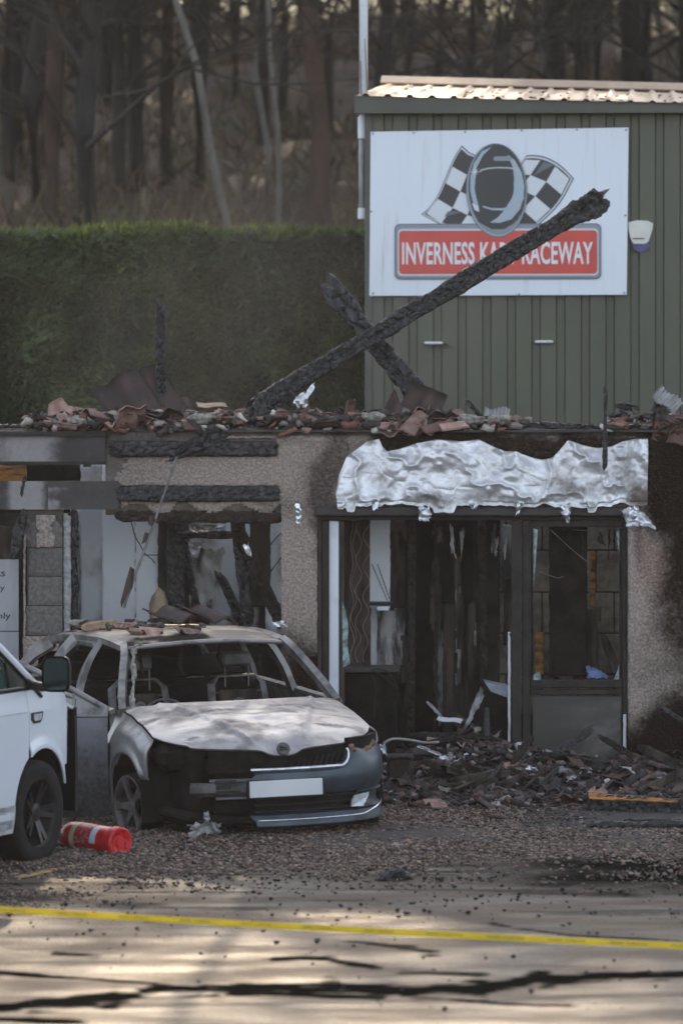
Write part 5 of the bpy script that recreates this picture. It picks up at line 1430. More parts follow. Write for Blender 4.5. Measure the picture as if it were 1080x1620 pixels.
# front wings
def wing(s, mt):
    Ys = np.concatenate([np.linspace(.47, .50, 3) if s < 0 else np.linspace(.52, .53, 2), .87-.365*np.cos(np.linspace(0 if s < 0 else .35, np.pi, 27))[1:-1], np.linspace(1.24, 1.40, 5)])
    side_t = np.array([p for p in (P[:, -1] if s > 0 else P[:, 0])])
    o_ = np.argsort(side_t[:, 1])
    rows = []
    for Y in Ys:
        zt = np.interp(Y, side_t[o_, 1], side_t[o_, 2])-.004; xt = abs(np.interp(Y, side_t[o_, 1], side_t[o_, 0]))+.008
        d = .365**2-(Y-.87)**2
        zb = max(.20 if Y > .9 else (.52 if s < 0 else .70 if Y < .60 else .3), .31+math.sqrt(d) if d > 0 else 0)
        col = []
        for t in np.linspace(0, 1, 16):
            z = zb+(zt-zb)*t; x = xs_f(Y, z)-.01*(t < .05)
            k = sstep(.62, 1, np.array(t)); x = x*(1-k)+xt*k
            flare = .016*math.exp(-((math.hypot(Y-.87, z-.31)-.385)/.03)**2) if True else 0
            col.append((s*(x+flare), Y, z-.0*t))
        rows.append(col)
    A = np.array(rows)
    if s > 0: A = A[:, ::-1]
    return surf('front_wing', A, mt, car, .01)
w0 = wing(-1, MT['carburnt']); w1 = wing(1, MT['carburnt'])
for w_ in (w0, w1):
    Vq = np.array([v.co for v in w_.data.vertices]); n = fbm(Vq, 4, 31, 4)-.5
    attr(w_, 'soot', .7*sstep(.62, .40, Vq[:, 2]+n*.3)*sstep(.9, .5, Vq[:, 1]+n*.3)+.2*sstep(.1, .3, n))
def arch_liner(Y0, s):
    m = MB(); n = 20
    rows = []
    for x in (.88, .55):
        rows.append([(s*x, Y0+.37*math.cos(a), .31+.37*math.sin(a)) for a in np.linspace(-.25, math.pi+.25, n)])
    surf('arch_liner', np.array(rows), MT['darkvoid'], car, .006)
for Y0 in (.87, 3.556):
    for s in (-1, 1): arch_liner(Y0, s)
# body sides, doors, sills
def side(name, s, Y0, Y1, zb_f, zt_f, mt, nY=24, nz=16, thick=.012):
    rows = []
    for Y in np.linspace(Y0, Y1, nY):
        zb, zt = zb_f(Y), zt_f(Y)
        rows.append([(s*(xs_f(Y, z)-.0), Y, z) for z in np.linspace(zb, zt, nz)])
    A = np.array(rows)
    if s > 0: A = A[:, ::-1]
    return surf(name, A, mt, car, thick)
belt = lambda Y: ip(Y, [1.2, 2.4, 3.4, 4.3], [.945, .975, .995, 1.01])
def arch_b(Y0, low): return lambda Y: max(low, .31+math.sqrt(max(0, .365**2-(Y-Y0)**2)) if abs(Y-Y0) < .365 else low)
sg_ = lambda Y: .20
for s in (-1, 1):
    if s > 0: side('front_door', s, 1.41, 2.375, sg_, belt, MT['cardark'])
    side('rear_door', s, 2.385, 3.30, arch_b(3.556, .20), belt, MT['carburnt'])
    side('rear_wing', s, 3.31, 4.45, arch_b(3.556, .22), belt, MT['carburnt'])
    side('sill', s, 1.25, 3.2, lambda Y: .10, lambda Y: .192, MT['cardark'], 10, 4)
# roof, header, pillars
ROOF = [[(0, 1.78, 1.385), (.3, 1.79, 1.38), (.5, 1.82, 1.365), (.585, 1.86, 1.345)], [(0, 2.4, 1.43), (.3, 2.4, 1.425), (.5, 2.41, 1.408), (.60, 2.42, 1.375)], [(0, 3.2, 1.425), (.3, 3.2, 1.42), (.5, 3.2, 1.402), (.60, 3.2, 1.365)], [(0, 3.9, 1.39), (.3, 3.9, 1.385), (.5, 3.88, 1.37), (.58, 3.85, 1.33)], [(0, 4.28, 1.345), (.3, 4.27, 1.34), (.5, 4.22, 1.325), (.56, 4.18, 1.295)]]
RH = np.array([cr(r_, 18) for r_ in ROOF]); RH = np.stack([cr(RH[:, j], 46) for j in range(18)], 1)
RL = RH[:, ::-1].copy(); RL[..., 0] *= -1
RG = np.concatenate([RL[:, :-1], RH], 1)
n = fbm(RG, 1.8, 51, 4)-.5
RG[..., 2] += n*.05*np.clip(1-np.abs(RG[..., 0])/.62, 0, 1)-.012*np.clip(1-(RG[..., 0]/.55)**2, 0, 1)
roof = surf('roof', RG, MT['carroof'], car, .01)
Vr = np.array([v.co for v in roof.data.vertices])
attr(roof, 'soot', .8*sstep(.50, .62, fbm(Vr, 2.6, 52, 5)+.08*(Vr[:, 0] < .0)-.14*sstep(.0, .2, Vr[:, 0])))  # soot patches, thinned on the right to paint in a warm sunlit side
A = np.array([cr([(-.60, 1.89, 1.325), (-.45, 1.815, 1.358), (0, 1.765, 1.375), (.45, 1.815, 1.358), (.60, 1.89, 1.325)], 30), cr([(-.585, 1.86, 1.352), (-.45, 1.80, 1.372), (0, 1.765, 1.392), (.45, 1.80, 1.372), (.585, 1.86, 1.352)], 30)])
hd = MB(); hd.sweep([Vector(p)+Vector((0, .004, -.012)) for p in A[1]], .033, 8, 1.0, .55); hd.build('windscreen_header', MT['pillar'], car, world=False, smooth=True)
def strip(name, pts, r_, mt='pillar', sx=1.0, sy=.6, n=4, parent=car):
    C_ = cr(pts, 24); C_ = C_+(np.array([fbm(C_, 9, 5, 3), fbm(C_, 9, 6, 3), fbm(C_, 9, 7, 3)]).T-.5)*.007
    m = MB(); m.sweep([Vector(p) for p in C_], [r_*1.15 for k in range(24)], n, sx, sy, up=(1, 0, .3)); o = m.build(name, MT[mt], parent, world=False)
    m = MB(); m.sweep([Vector(p)+Vector((0, .012, -.012)) for p in C_], r_*1.0, 4, sx*1.25, sy*.5, up=(1, 0, .3)); m.build('flange', MT['cardark'], o, world=False)
    return o
for s in (-1, 1):
    pA = [(s*.80, 1.24, .93), (s*.765, 1.38, 1.03), (s*.70, 1.58, 1.17), (s*.635, 1.76, 1.295), (s*.598, 1.90, 1.352)]
    strip('a_pillar', pA, .050, sx=1.0, sy=.62)
    strip('roof_rail', [(s*.598, 1.90, 1.352), (s*.605, 2.4, 1.383), (s*.605, 3.2, 1.372), (s*.585, 3.85, 1.335), (s*.555, 4.2, 1.29)], .036, sx=.8, sy=.9)
    strip('b_pillar', [(s*.83, 2.40, .95), (s*.775, 2.43, 1.12), (s*.70, 2.46, 1.26), (s*.615, 2.49, 1.37)], .052, sx=1.1, sy=.5)
    strip('c_pillar', [(s*.82, 3.40, .97), (s*.765, 3.36, 1.12), (s*.69, 3.30, 1.25), (s*.61, 3.22, 1.36)], .055, sx=1.1, sy=.5)
    strip('d_pillar', [(s*.80, 4.40, .98), (s*.74, 4.36, 1.10), (s*.66, 4.28, 1.21), (s*.56, 4.17, 1.29)], .055, sx=1.1, sy=.45)
    strip('door_frame', [(s*.815, 2.46, .985), (s*.77, 2.50, 1.12), (s*.695, 2.53, 1.25), (s*.632, 2.57, 1.335), (s*.628, 2.9, 1.34), (s*.63, 3.12, 1.328), (s*.70, 3.22, 1.23), (s*.77, 3.27, 1.11), (s*.81, 3.31, 1.0)], .022, sx=.8, sy=1.0)
    strip('window_sill', [(s*.845, 1.35, .935), (s*.845, 2.4, .965), (s*.835, 3.4, .988), (s*.79, 4.4, 1.0)], .025, sx=.7, sy=1.0)
# windscreen gasket, burnt and ragged, on the image-left pillar
b = MB(); pts = [Vector(p)+Vector((random.uniform(-.008, .008), -.02, random.uniform(-.006, .006))) for p in cr([(-.735, 1.27, .955), (-.68, 1.42, 1.06), (-.62, 1.6, 1.18), (-.575, 1.76, 1.30), (-.55, 1.83, 1.34), (-.50, 1.815, 1.385)], 40)]
b.sweep(pts, [random.uniform(.008, .024) for _ in pts], 6); b.build('molten_seal', MT['wool'], car, world=False)
# scuttle, engine bay, bulkhead, floor
A = np.array([[(x, 1.02+.30*(abs(x)/.8)**2+dy, .955-dz) for x in np.linspace(-.78, .78, 24)] for dy, dz in ((-.0, .01), (.06, .02), (.14, .0))])
surf('scuttle', A, MT['cardark'], car, .01)
b = MB(); b.box((-.52, .22, .25), (.52, 1.0, .66)); b.build('engine_block', MT['darkvoid'], car, world=False)
b = MB(); b.box((-.46, .13, .30), (.46, .16, .62)); b.build('radiator', MT['darkvoid'], car, world=False)
b = MB(); b.box((-.78, 1.20, .2), (.78, 1.40, .90), None, .05); b.build('dashboard', MT['darkvoid'], car, world=False)
b = MB(); b.box((-.82, 1.3, .18), (.82, 4.45, .26)); b.build('floor_pan', MT['darkvoid'], car, world=False)
b = MB(); b.box((-.70, 3.15, .26), (.70, 3.28, 1.02), None, .04); b.build('rear_seat', MT['darkvoid'], car, world=False)
A = np.array([[(x, 3.35+.95*v, .95+.16*(fbm(np.array([[x*1.5, v*2, 3]]), 1.6, 5, 3)[0])+.10*math.sin(v*3.1)) for x in np.linspace(-.74, .74, 22)] for v in np.linspace(0, 1, 14)]); surf('view_blocker', A, MT['darkvoid'], car, .02)  # dark mass added to block the bright view through the car
b = MB(); b.box((-.64, 4.30, 1.0), (.64, 4.34, 1.20), None, .01); b.build('rear_window_blocker', MT['darkvoid'], car, world=False)  # dark bar added across the rear window to keep light out
for k in range(4):
    x = -.45+.3*k; b = MB(); b.sweep([(x, 1.95, 1.36), (x+.02, 2.1, 1.25-.05*(k % 2)), (x+.05, 2.12, 1.12)], [.01, .02, .006], 5); b.build('hanging_lining', MT['char_brown'], car, world=False)
b = MB(); b.box((-.72, 4.40, .25), (.72, 4.44, 1.0)); b.build('tailgate', MT['carburnt'], car, world=False)
b = MB(); b.sweep([(-.84, 4.45, .42), (-.6, 4.62, .42), (0, 4.68, .42), (.6, 4.62, .42), (.84, 4.45, .42)], .14, 10, 1.0, 1.3); b.build('rear_bumper', MT['cardark'], car, world=False, smooth=True)
# seat frames
for s in (-1, 1):
    st_ = bpy.data.objects.new('seat', None); COL.objects.link(st_); st_.parent = car
    m = MB(); m.sweep([(s*.38-.22, 2.02, .42), (s*.38-.22, 2.22, .62), (s*.38-.20, 2.36, 1.02), (s*.38-.14, 2.38, 1.08), (s*.38+.14, 2.38, 1.08), (s*.38+.20, 2.36, 1.02), (s*.38+.22, 2.22, .62), (s*.38+.22, 2.02, .42)], .020, 8, 1.6, .6); m.build('back_frame', MT['seatmetal'], st_, world=False)
    m = MB()
    for z in (.66, .76, .86, .96): m.sweep([(s*.38-.2, 2.24+(z-.62)*.34, z), (s*.38+.2, 2.24+(z-.62)*.34, z)], .008, 5)
    m.build('cross_wire', MT['seatmetal'], st_, world=False)
    m = MB(); m.box((s*.38-.15, 2.32, .70), (s*.38+.15, 2.345, .98), None, .02); m.build('back_plate', MT['brownwall'], st_, world=False)
    m = MB(); m.lathe([(.045, 0), (.045, .02), (.03, .024), (.02, .02)], 14, Matrix.Translation((s*.38, 2.315, .88))@Matrix.Rotation(R(90), 4, 'X')); m.build('back_disc', MT['seatmetal'], st_, world=False)
    m = MB()
    for q in (-.09, .09): m.sweep([(s*.38+q, 2.36, 1.0), (s*.38+q, 2.36, 1.20)], .007, 5)
    m.box((s*.38-.11, 2.34, 1.15), (s*.38+.11, 2.39, 1.26), None, .02); m.build('headrest', MT['seatmetal'], st_, world=False)
    m = MB(); m.box((s*.38-.24, 1.75, .34), (s*.38+.24, 2.2, .46), None, .05); m.build('cushion_pan', MT['seatmetal'], st_, world=False)
m = MB(); c = Vector((-.38, 1.58, .82)); Mt = Matrix.Translation(c)@Matrix.Rotation(R(65), 4, 'X')
m.sweep([Mt@Vector((.18*math.cos(a), .18*math.sin(a), 0)) for a in np.linspace(0, 2*math.pi, 30)], .010, 6, cap=False); m.sweep([c, (-.38, 1.38, .72)], .03, 8); m.sweep([Mt@Vector((-.18, 0, 0)), Mt@Vector((.18, 0, 0))], .008, 5); m.build('steering_wheel', MT['seatmetal'], car, world=False)
# ---- front end: the right half of the bumper survives, the left half has burnt away
NOSE = np.array([(-.60, .10), (-.45, .045), (-.3, .015), (0, -.02), (.25, -.005), (.45, .045), (.60, .115), (.72, .22), (.80, .34), (.845, .46), (.865, .56)])
def nose_pt(x): return np.interp(x, NOSE[:, 0], NOSE[:, 1])
def nose_path(x0, n=40):
    xs = np.concatenate([np.linspace(x0, .6, n//2), np.linspace(.6, .865, n//2+1)[1:]])
    pts = cr(NOSE, 200); d = np.concatenate([[0], np.cumsum(np.linalg.norm(np.diff(pts, axis=0), axis=1))])
    k0 = np.interp(x0, pts[:, 0], d); return np.stack([np.interp(np.linspace(k0, d[-1], n), d, pts[:, q]) for q in (0, 1)], 1)
def bump(name, x0, prof, mt, n=44, thick=.008, x1=None, ragl=0):
    path = nose_path(x0, n)
    if x1: path = path[path[:, 0] <= x1]
    tg = np.gradient(path, axis=0); nn = np.stack([tg[:, 1], -tg[:, 0]], 1); nn /= np.linalg.norm(nn, axis=1, keepdims=True)
    A = np.zeros((len(path), len(prof), 3))
    for j, pr in enumerate(prof):
        off, z = pr[0], (pr[1](path[:, 0]) if callable(pr[1]) else pr[1])
        A[:, j, :2] = path+nn*off; A[:, j, 2] = z
        if ragl: A[0, j, 0] += random.uniform(-.03, .03); A[1, j, 0] += random.uniform(-.01, .01)
    return surf(name, A, MT[mt], car, thick)
zt_ = lambda x: ip(x, [-.4, .2, .38, .47, .50, .55, .70, .87], [.578, .578, .585, .62, .69, .70, .665, .70])
zu = lambda x: zt_(x)-.02
bump('front_bumper', -.22, [(-.030, zt_), (-.008, zu), (.010, lambda x: .5*zt_(x)+.27), (.016, .53), (.014, .49), (.0, .455), (-.006, .43), (-.03, .41)], 'carblue', 60, ragl=1)
# grille slats and chrome
ch = MB(); path = nose_path(-.24, 40); path = path[path[:, 0] < .44]
pts = [(x, y-.012, .590) for x, y in path]+[(.47, .05, .612), (.488, .062, .64), (.492, .075, .675), (.485, .085, .705)]
ch.sweep([Vector(p) for p in cr(pts, 60)], .011, 8, .8, 1.2); ch.build('grille_trim', MT['chrome'], car, world=False, smooth=True)
gr_ = bpy.data.objects.new('grille', None); COL.objects.link(gr_); gr_.parent = car
for k in range(9):
    x = .10+k*.042
    m = MB(); y = float(nose_pt(x))
    z0 = .603; m.prism([(x-.012, y+.02, z0), (x+.002, y+.005, z0), (x+.02+.004*k, y+.03, z0+.03+.008*k), (x+.008+.004*k, y+.045, z0+.03+.008*k)], (.004, .006, .0)); m.build('slat', MT['black'], gr_, world=False)
A = np.array([[(x, nose_pt(x)+.075, z) for x in np.linspace(-.5, .5, 20)] for z in (.57, .72)]); surf('mesh_backing', A, MT['darkvoid'], gr_, .01)
# burnt cavity and crash bar on the missing side
m = MB(); m.sweep([(-.62, .17, .46), (-.45, .10, .46), (-.2, .06, .46), (.4, .08, .46)], .05, 8, 1.0, 1.0); m.build('crash_bar', MT['seatmetal'], car, world=False)
for z, x0, x1 in ((.52, -.50, -.20), (.40, -.46, -.22)):
    m = MB(); m.sweep([(x0, float(nose_pt(x0))+.05, z), (x1, float(nose_pt(x1))+.03, z)], .020, 6, 1, .6); m.build('bumper_support', MT['cardark'], car, world=False)
m = MB()
for k in range(3): m.box((-.47, .03+.01*k, .43+.035*k), (-.25, .06+.01*k, .455+.035*k))
m.build('bumper_support', MT['frame'], car, world=False)
m = MB(); m.box((-.78, .32, .58), (-.50, .62, .76), None, .05); m.build('burnt_lamp_cavity', MT['darkvoid'], car, world=False)
m = MB(); m.sweep([(-.74, .42, .30), (-.60, .20, .26), (-.40, .10, .24), (-.18, .04, .24)], [.05, .06, .05, .03], 8, 1, .7); m.build('melted_plastic', MT['darkvoid'], car, world=False)
A = np.array([cr([(-.66, .42, z), (-.64, .32, z), (-.60, .22, z), (-.50, .15, z)], 12) for z in np.linspace(.2, .74, 8)])
f1, f2, idc = cells(A, 9, 3); A[..., 1] += .07+.16*(fbm(A, 5, 4)-.5)+.04*idc; A[..., 2] += .05*(fbm(A, 7, 8)-.5)
surf('inner_panel', A, MT['darkvoid'], car, .01)
# lower grille, lip, corner with fog lamp
lo = bump('lower_grille', -.24, [(-.05, .41), (-.065, .34), (-.05, .27)], 'darkvoid', 40, x1=.60)
for k, z in enumerate((.39, .345, .30)):
    m = MB(); path = nose_path(-.20, 30); path = path[path[:, 0] < .56]
    m.sweep([(x, y+.035, z) for x, y in path], .011, 6, 1, .6); m.build('grille_bar', MT['black'], car, world=False)
bump('bumper_corner', .56, [(-.03, .41), (-.004, .40), (-.03, .385), (-.04, .33), (-.03, .30), (-.005, .288), (-.02, .275)], 'carblue', 20)
bump('bumper_lip', -.22, [(-.05, .275), (-.012, .268), (.012, .235), (.014, .205), (-.01, .19), (-.10, .18)], 'carblue', 50, ragl=1)
m = MB(); path = nose_path(-.20, 50); m.sweep([(x, y-.018, .242+max(0, x-.6)*.25) for x, y in path], .007, 6); m.build('lip_trim', MT['chrome'], car, world=False, smooth=True)
fx = [(.60, .30), (.70, .295), (.755, .36), (.76, .385), (.63, .375), (.605, .34)]
m = MB(); m.prism([(x-.10, float(nose_pt(x-.10))-.020, z) for x, z in fx], (0, .03, 0)); m.build('fog_lamp', MT['lens'], car, world=False)
# number plate, blank
pl = [(-.26, .405), (.26, .405), (.26, .518), (-.26, .518)]
m = MB(); m.box((-.262, -.052, .404), (.262, -.040, .518), None, .004); m.build('number_plate', MT['plate'], car, world=False)
m = MB(); m.box((-.275, -.039, .398), (.275, -.012, .524), None, .004); m.build('plate_holder', MT['black'], car, world=False)
# image-right headlamp: empty housing with a rope of melted plastic
A = np.array([cr([(.49, .10, z), (.62, .20, z), (.74, .36, z), (.80, .50, z)], 12)+np.array([0, .05, 0]) for z in (.68, .72, .77)]); surf('lamp_housing', A, MT['darkvoid'], car, .05)
m = MB(); pts = cr([(.52, .085, .725), (.53, .085, .695), (.58, .125, .675), (.64, .18, .672), (.70, .25, .685), (.76, .34, .715)], 34)
m.sweep([Vector(p)+Vector((0, random.uniform(-.004, .004), random.uniform(-.005, .005))) for p in pts], [random.uniform(.009, .021) for _ in pts], 7); m.build('melted_lamp_rim', MT['tanrope'], car, world=False)
m = MB(); m.sweep([Vector(p) for p in cr([(.54, .16, .72), (.58, .17, .74), (.62, .22, .728), (.66, .25, .76), (.70, .30, .735)], 20)], .008, 6); m.build('lamp_remnant', MT['black'], car, world=False)
# wheels
def wheel(X, Y, s, tyre, steer=0.0, drop=0.0):
    w = bpy.data.objects.new('wheel', None); COL.objects.link(w); w.parent = car
    w.location = (X, Y, .31 if tyre else .30); w.rotation_euler = (0, 0, steer)
    M0 = Matrix.Rotation(R(90)*s, 4, 'Y')
    m = MB(); m.lathe([(.215, -.10), (.222, -.10), (.205, -.06), (.195, .02), (.206, .065), (.222, .075), (.222, .085), (.204, .08), (.190, .03), (.185, -.06)], 40, M0); m.build('rim', MT['alloy'], w, world=False, smooth=True)
    m = MB(); m.lathe([(.05, .02), (.055, .05), (.035, .058), (.001, .06)], 18, M0)
    for k in range(5):
        a = 2*math.pi*k/5+.3; Mr = M0@Matrix.Rotation(a, 4, 'Z')
        m.prism([(.03, -.034, .03), (.12, -.020, .055), (.20, -.036, .062), (.205, .036, .062), (.12, .020, .055), (.03, .034, .03)], (0, 0, .022), Mr)
    m.build('spokes', MT['alloy'], w, world=False)
    m = MB(); m.lathe([(.12, -.03), (.13, -.03), (.13, -.02), (.12, -.02)], 24, M0); m.build('brake_disc', MT['seatmetal'], w, world=False)
    if tyre:
        m = MB(); m.lathe([(.22, -.10), (.26, -.112), (.30, -.10), (.312, -.07), (.312, .07), (.30, .10), (.26, .112), (.22, .09)], 40, M0); m.build('tyre', MT['tyre'], w, world=False, smooth=True)
    else:
        m = MB(); m.lathe([(.222, -.10), (.238, -.09), (.236, .0), (.240, .06), (.222, .078)], 40, M0); m.build('tyre_remains', MT['darkvoid'], w, world=False, smooth=True)
wheel(-.80, .87, -1, False, R(11)); wheel(.79, .87, 1, True); wheel(-.79, 3.556, -1, False); wheel(.79, 3.556, 1, False)
# open driver's door, hinged at the front edge
door = bpy.data.objects.new('front_door', None); COL.objects.link(door); door.parent = car; door['label'] = 'burnt front door swung wide open'
door.location = (-.90, 1.22, 0); door.rotation_euler = (0, 0, R(66))
# door local: +Y runs to the rear of the door, -X is the outer face
def dpt(y, z): return (-(xs_f(1.41+y, z)-.90), y, z)
A = np.array([[dpt(y, z) for z in np.linspace(.20, .90, 16)] for y in np.linspace(0.02, .98, 20)])
dsk = surf('door_skin', A, MT['cardark'], door, .012)
Vq = np.array([v.co for v in dsk.data.vertices]); n = fbm(Vq, 3, 71, 4)-.5
attr(dsk, 'soot', .5*sstep(.82, .45, Vq[:, 2]+n*.5))
A = np.array([[dpt(y, z) for z in np.linspace(.905, .965, 5)] for y in np.linspace(0.02, .98, 20)])
surf('belt_panel', A, MT['pillar'], door, .02)
A = np.array([[(.09, y, z) for z in np.linspace(.22, .94, 8)] for y in np.linspace(0.04, .96, 14)]); surf('inner_panel', A, MT['cardark'], door, .02)
m = MB(); m.sweep([Vector(p) for p in cr([(.05, .02, .955), (.09, .22, 1.065), (.15, .45, 1.18), (.21, .66, 1.275), (.25, .80, 1.318), (.262, .95, 1.332), (.25, 1.02, 1.325), (.18, 1.03, 1.2), (.09, 1.0, 1.05), (.05, .985, .96)], 50)], .022, 8, 1.0, .8, up=(1, 0, 0)); m.build('window_frame', MT['pillar'], door, world=False, smooth=True)
m = MB(); m.prism([(.055, .04, .965), (.06, .26, .965), (.095, .25, 1.06)], (.012, 0, .0)); m.build('mirror_bracket', MT['pillar'], door, world=False)
m = MB(); m.sweep([(.06, .27, .965), (.10, .27, 1.08)], .010, 6); m.build('quarter_bar', MT['pillar'], door, world=False)
m = MB(); m.box((.04, .33, .965), (.06, .93, 1.10), None, .01); m.build('door_speaker_panel', MT['brownwall'], door, world=False)
# debris on the car roof (each its own thing)
CM = wm(car)
def on_car(x, y, z): return CM@Vector((x, y, z))
tile(on_car(.18, 3.35, 1.49), (R(8), R(-6), R(30)), 'tile_soot', None, '', 1.05, 'dusty dark roof tile lying flat on the car roof, left of its pair', 'tiles on the car roof')
tile(on_car(.42, 3.25, 1.49), (R(10), R(4), R(34)), 'tile_soot', None, '', 1.05, 'dusty dark roof tile lying flat on the car roof, right of its pair', 'tiles on the car roof')
tile(on_car(-.45, 3.3, 1.43), (R(4), R(-10), R(60)), 'tile', 'half', '', .9, 'broken red tile at the left rear of the car roof', 'tiles on the car roof')
for k in range(22):
    x, y = rt.uniform(-.55, .3), rt.uniform(2.1, 3.6)
    if k % 3 == 0:
        tile(on_car(x, y, 1.435), (rt.gauss(0, .2), rt.gauss(0, .2), rt.uniform(0, 6)), rt.choice(['tile_soot', 'tile_pale']), 'shard', 'on the burnt car roof', .6)
    else:
        a = rt.uniform(0, 6.28); L_ = rt.uniform(.05, .14); p = on_car(x, y, 1.445)
        o = char_beam('burnt_scrap', p-Vector((math.cos(a)*L_, math.sin(a)*L_, 0)), p+Vector((math.cos(a)*L_, math.sin(a)*L_, .01)), .045, .025, rt.choice(['char', 'ash', 'wool', 'char_brown']), None, 600+k, res=.02, lump=.02, ragged=.03, depth=.004)
        tag(o, 'burnt scrap lying on the roof of the car', 'burnt scrap', 'burnt scraps on the car roof')
crumple('foil_scrap', [(428, 983), (452, 980), (455, 991), (432, 992)], 33.1, 'foil', 'small pale scrap at the right edge of the car roof', 'foil scrap', None, 33, .03)
bd = char_beam('charred_board', on_car(-.62, 3.05, 1.44), on_car(-.30, 3.2, 1.46), .08, .02, 'palewood', None, 44, res=.02, depth=.003); tag(bd, 'pale split board lying on the left of the car roof', 'board')
# ================================================================ WHITE VAN at the left edge
VYAW = R(-20)
hub = W(66, 1293, 28.45)
Rv = Matrix.Rotation(VYAW, 4, 'Z')
vo = Vector((hub.x, hub.y, 0)) - (Rv@Vector((.955, 0, 0)))
van = thing('white_van', 'white panel van parked at the left edge beside the burnt car', 'van', vo, (0, 0, VYAW))
MT['vanwhite'] = mat('van_white_paint', (.60, .64, .69), (.52, .55, .58), .28, scale=1.5, ramp=(.5, .9), spec=.5)
MT['vandirt'] = mat('van_sill_paint', (.46, .47, .48), (.17, .15, .13), .5, scale=5, ramp=(.45, .75))
MT['vanglass'] = mat('green_tinted_glass', (.008, .030, .026), (.012, .038, .033), .06, scale=2, spec=.5)
MT['mirrorglass'] = mat('mirror_glass', (.05, .065, .065), (.035, .05, .05), .08, metal=.8, scale=3)
vw = lambda y: np.interp(y, [-4, .15, .35, .50, .62, .74, .84, .90], [.955, .955, .945, .915, .865, .77, .62, .45])
def vx(y, z): return vw(y)+np.interp(z, [.2, .35, .7, 1.0, 1.14, 1.2, 1.97], [-.03, -.005, .0, .0, -.025, -.045, -.17])
def vside(name, y0, y1, zb, zt, mt, ny=24, nz=20, s=1, thick=.012):
    A = np.array([[(s*vx(y, z), y, z) for z in np.linspace(zb(y), zt(y), nz)] for y in np.linspace(y0, y1, ny)])
    if name == 'front_wing':
        for i in range(A.shape[0]):
            for j in range(A.shape[1]):
                d = math.hypot(A[i, j, 1], A[i, j, 2]-.345); A[i, j, 0] += s*.022*math.exp(-((d-.43)/.045)**2)
    return surf(name, A, mt, van, thick)
WA = .415
varch = lambda low: (lambda y: max(low, .345+math.sqrt(max(0, WA**2-y*y))) if abs(y) < WA else low)
vbelt = lambda y: np.interp(y, [-4, -.1, .2, .5, .8, .9], [1.15, 1.15, 1.135, 1.09, 1.02, .98])
yseam = -.19
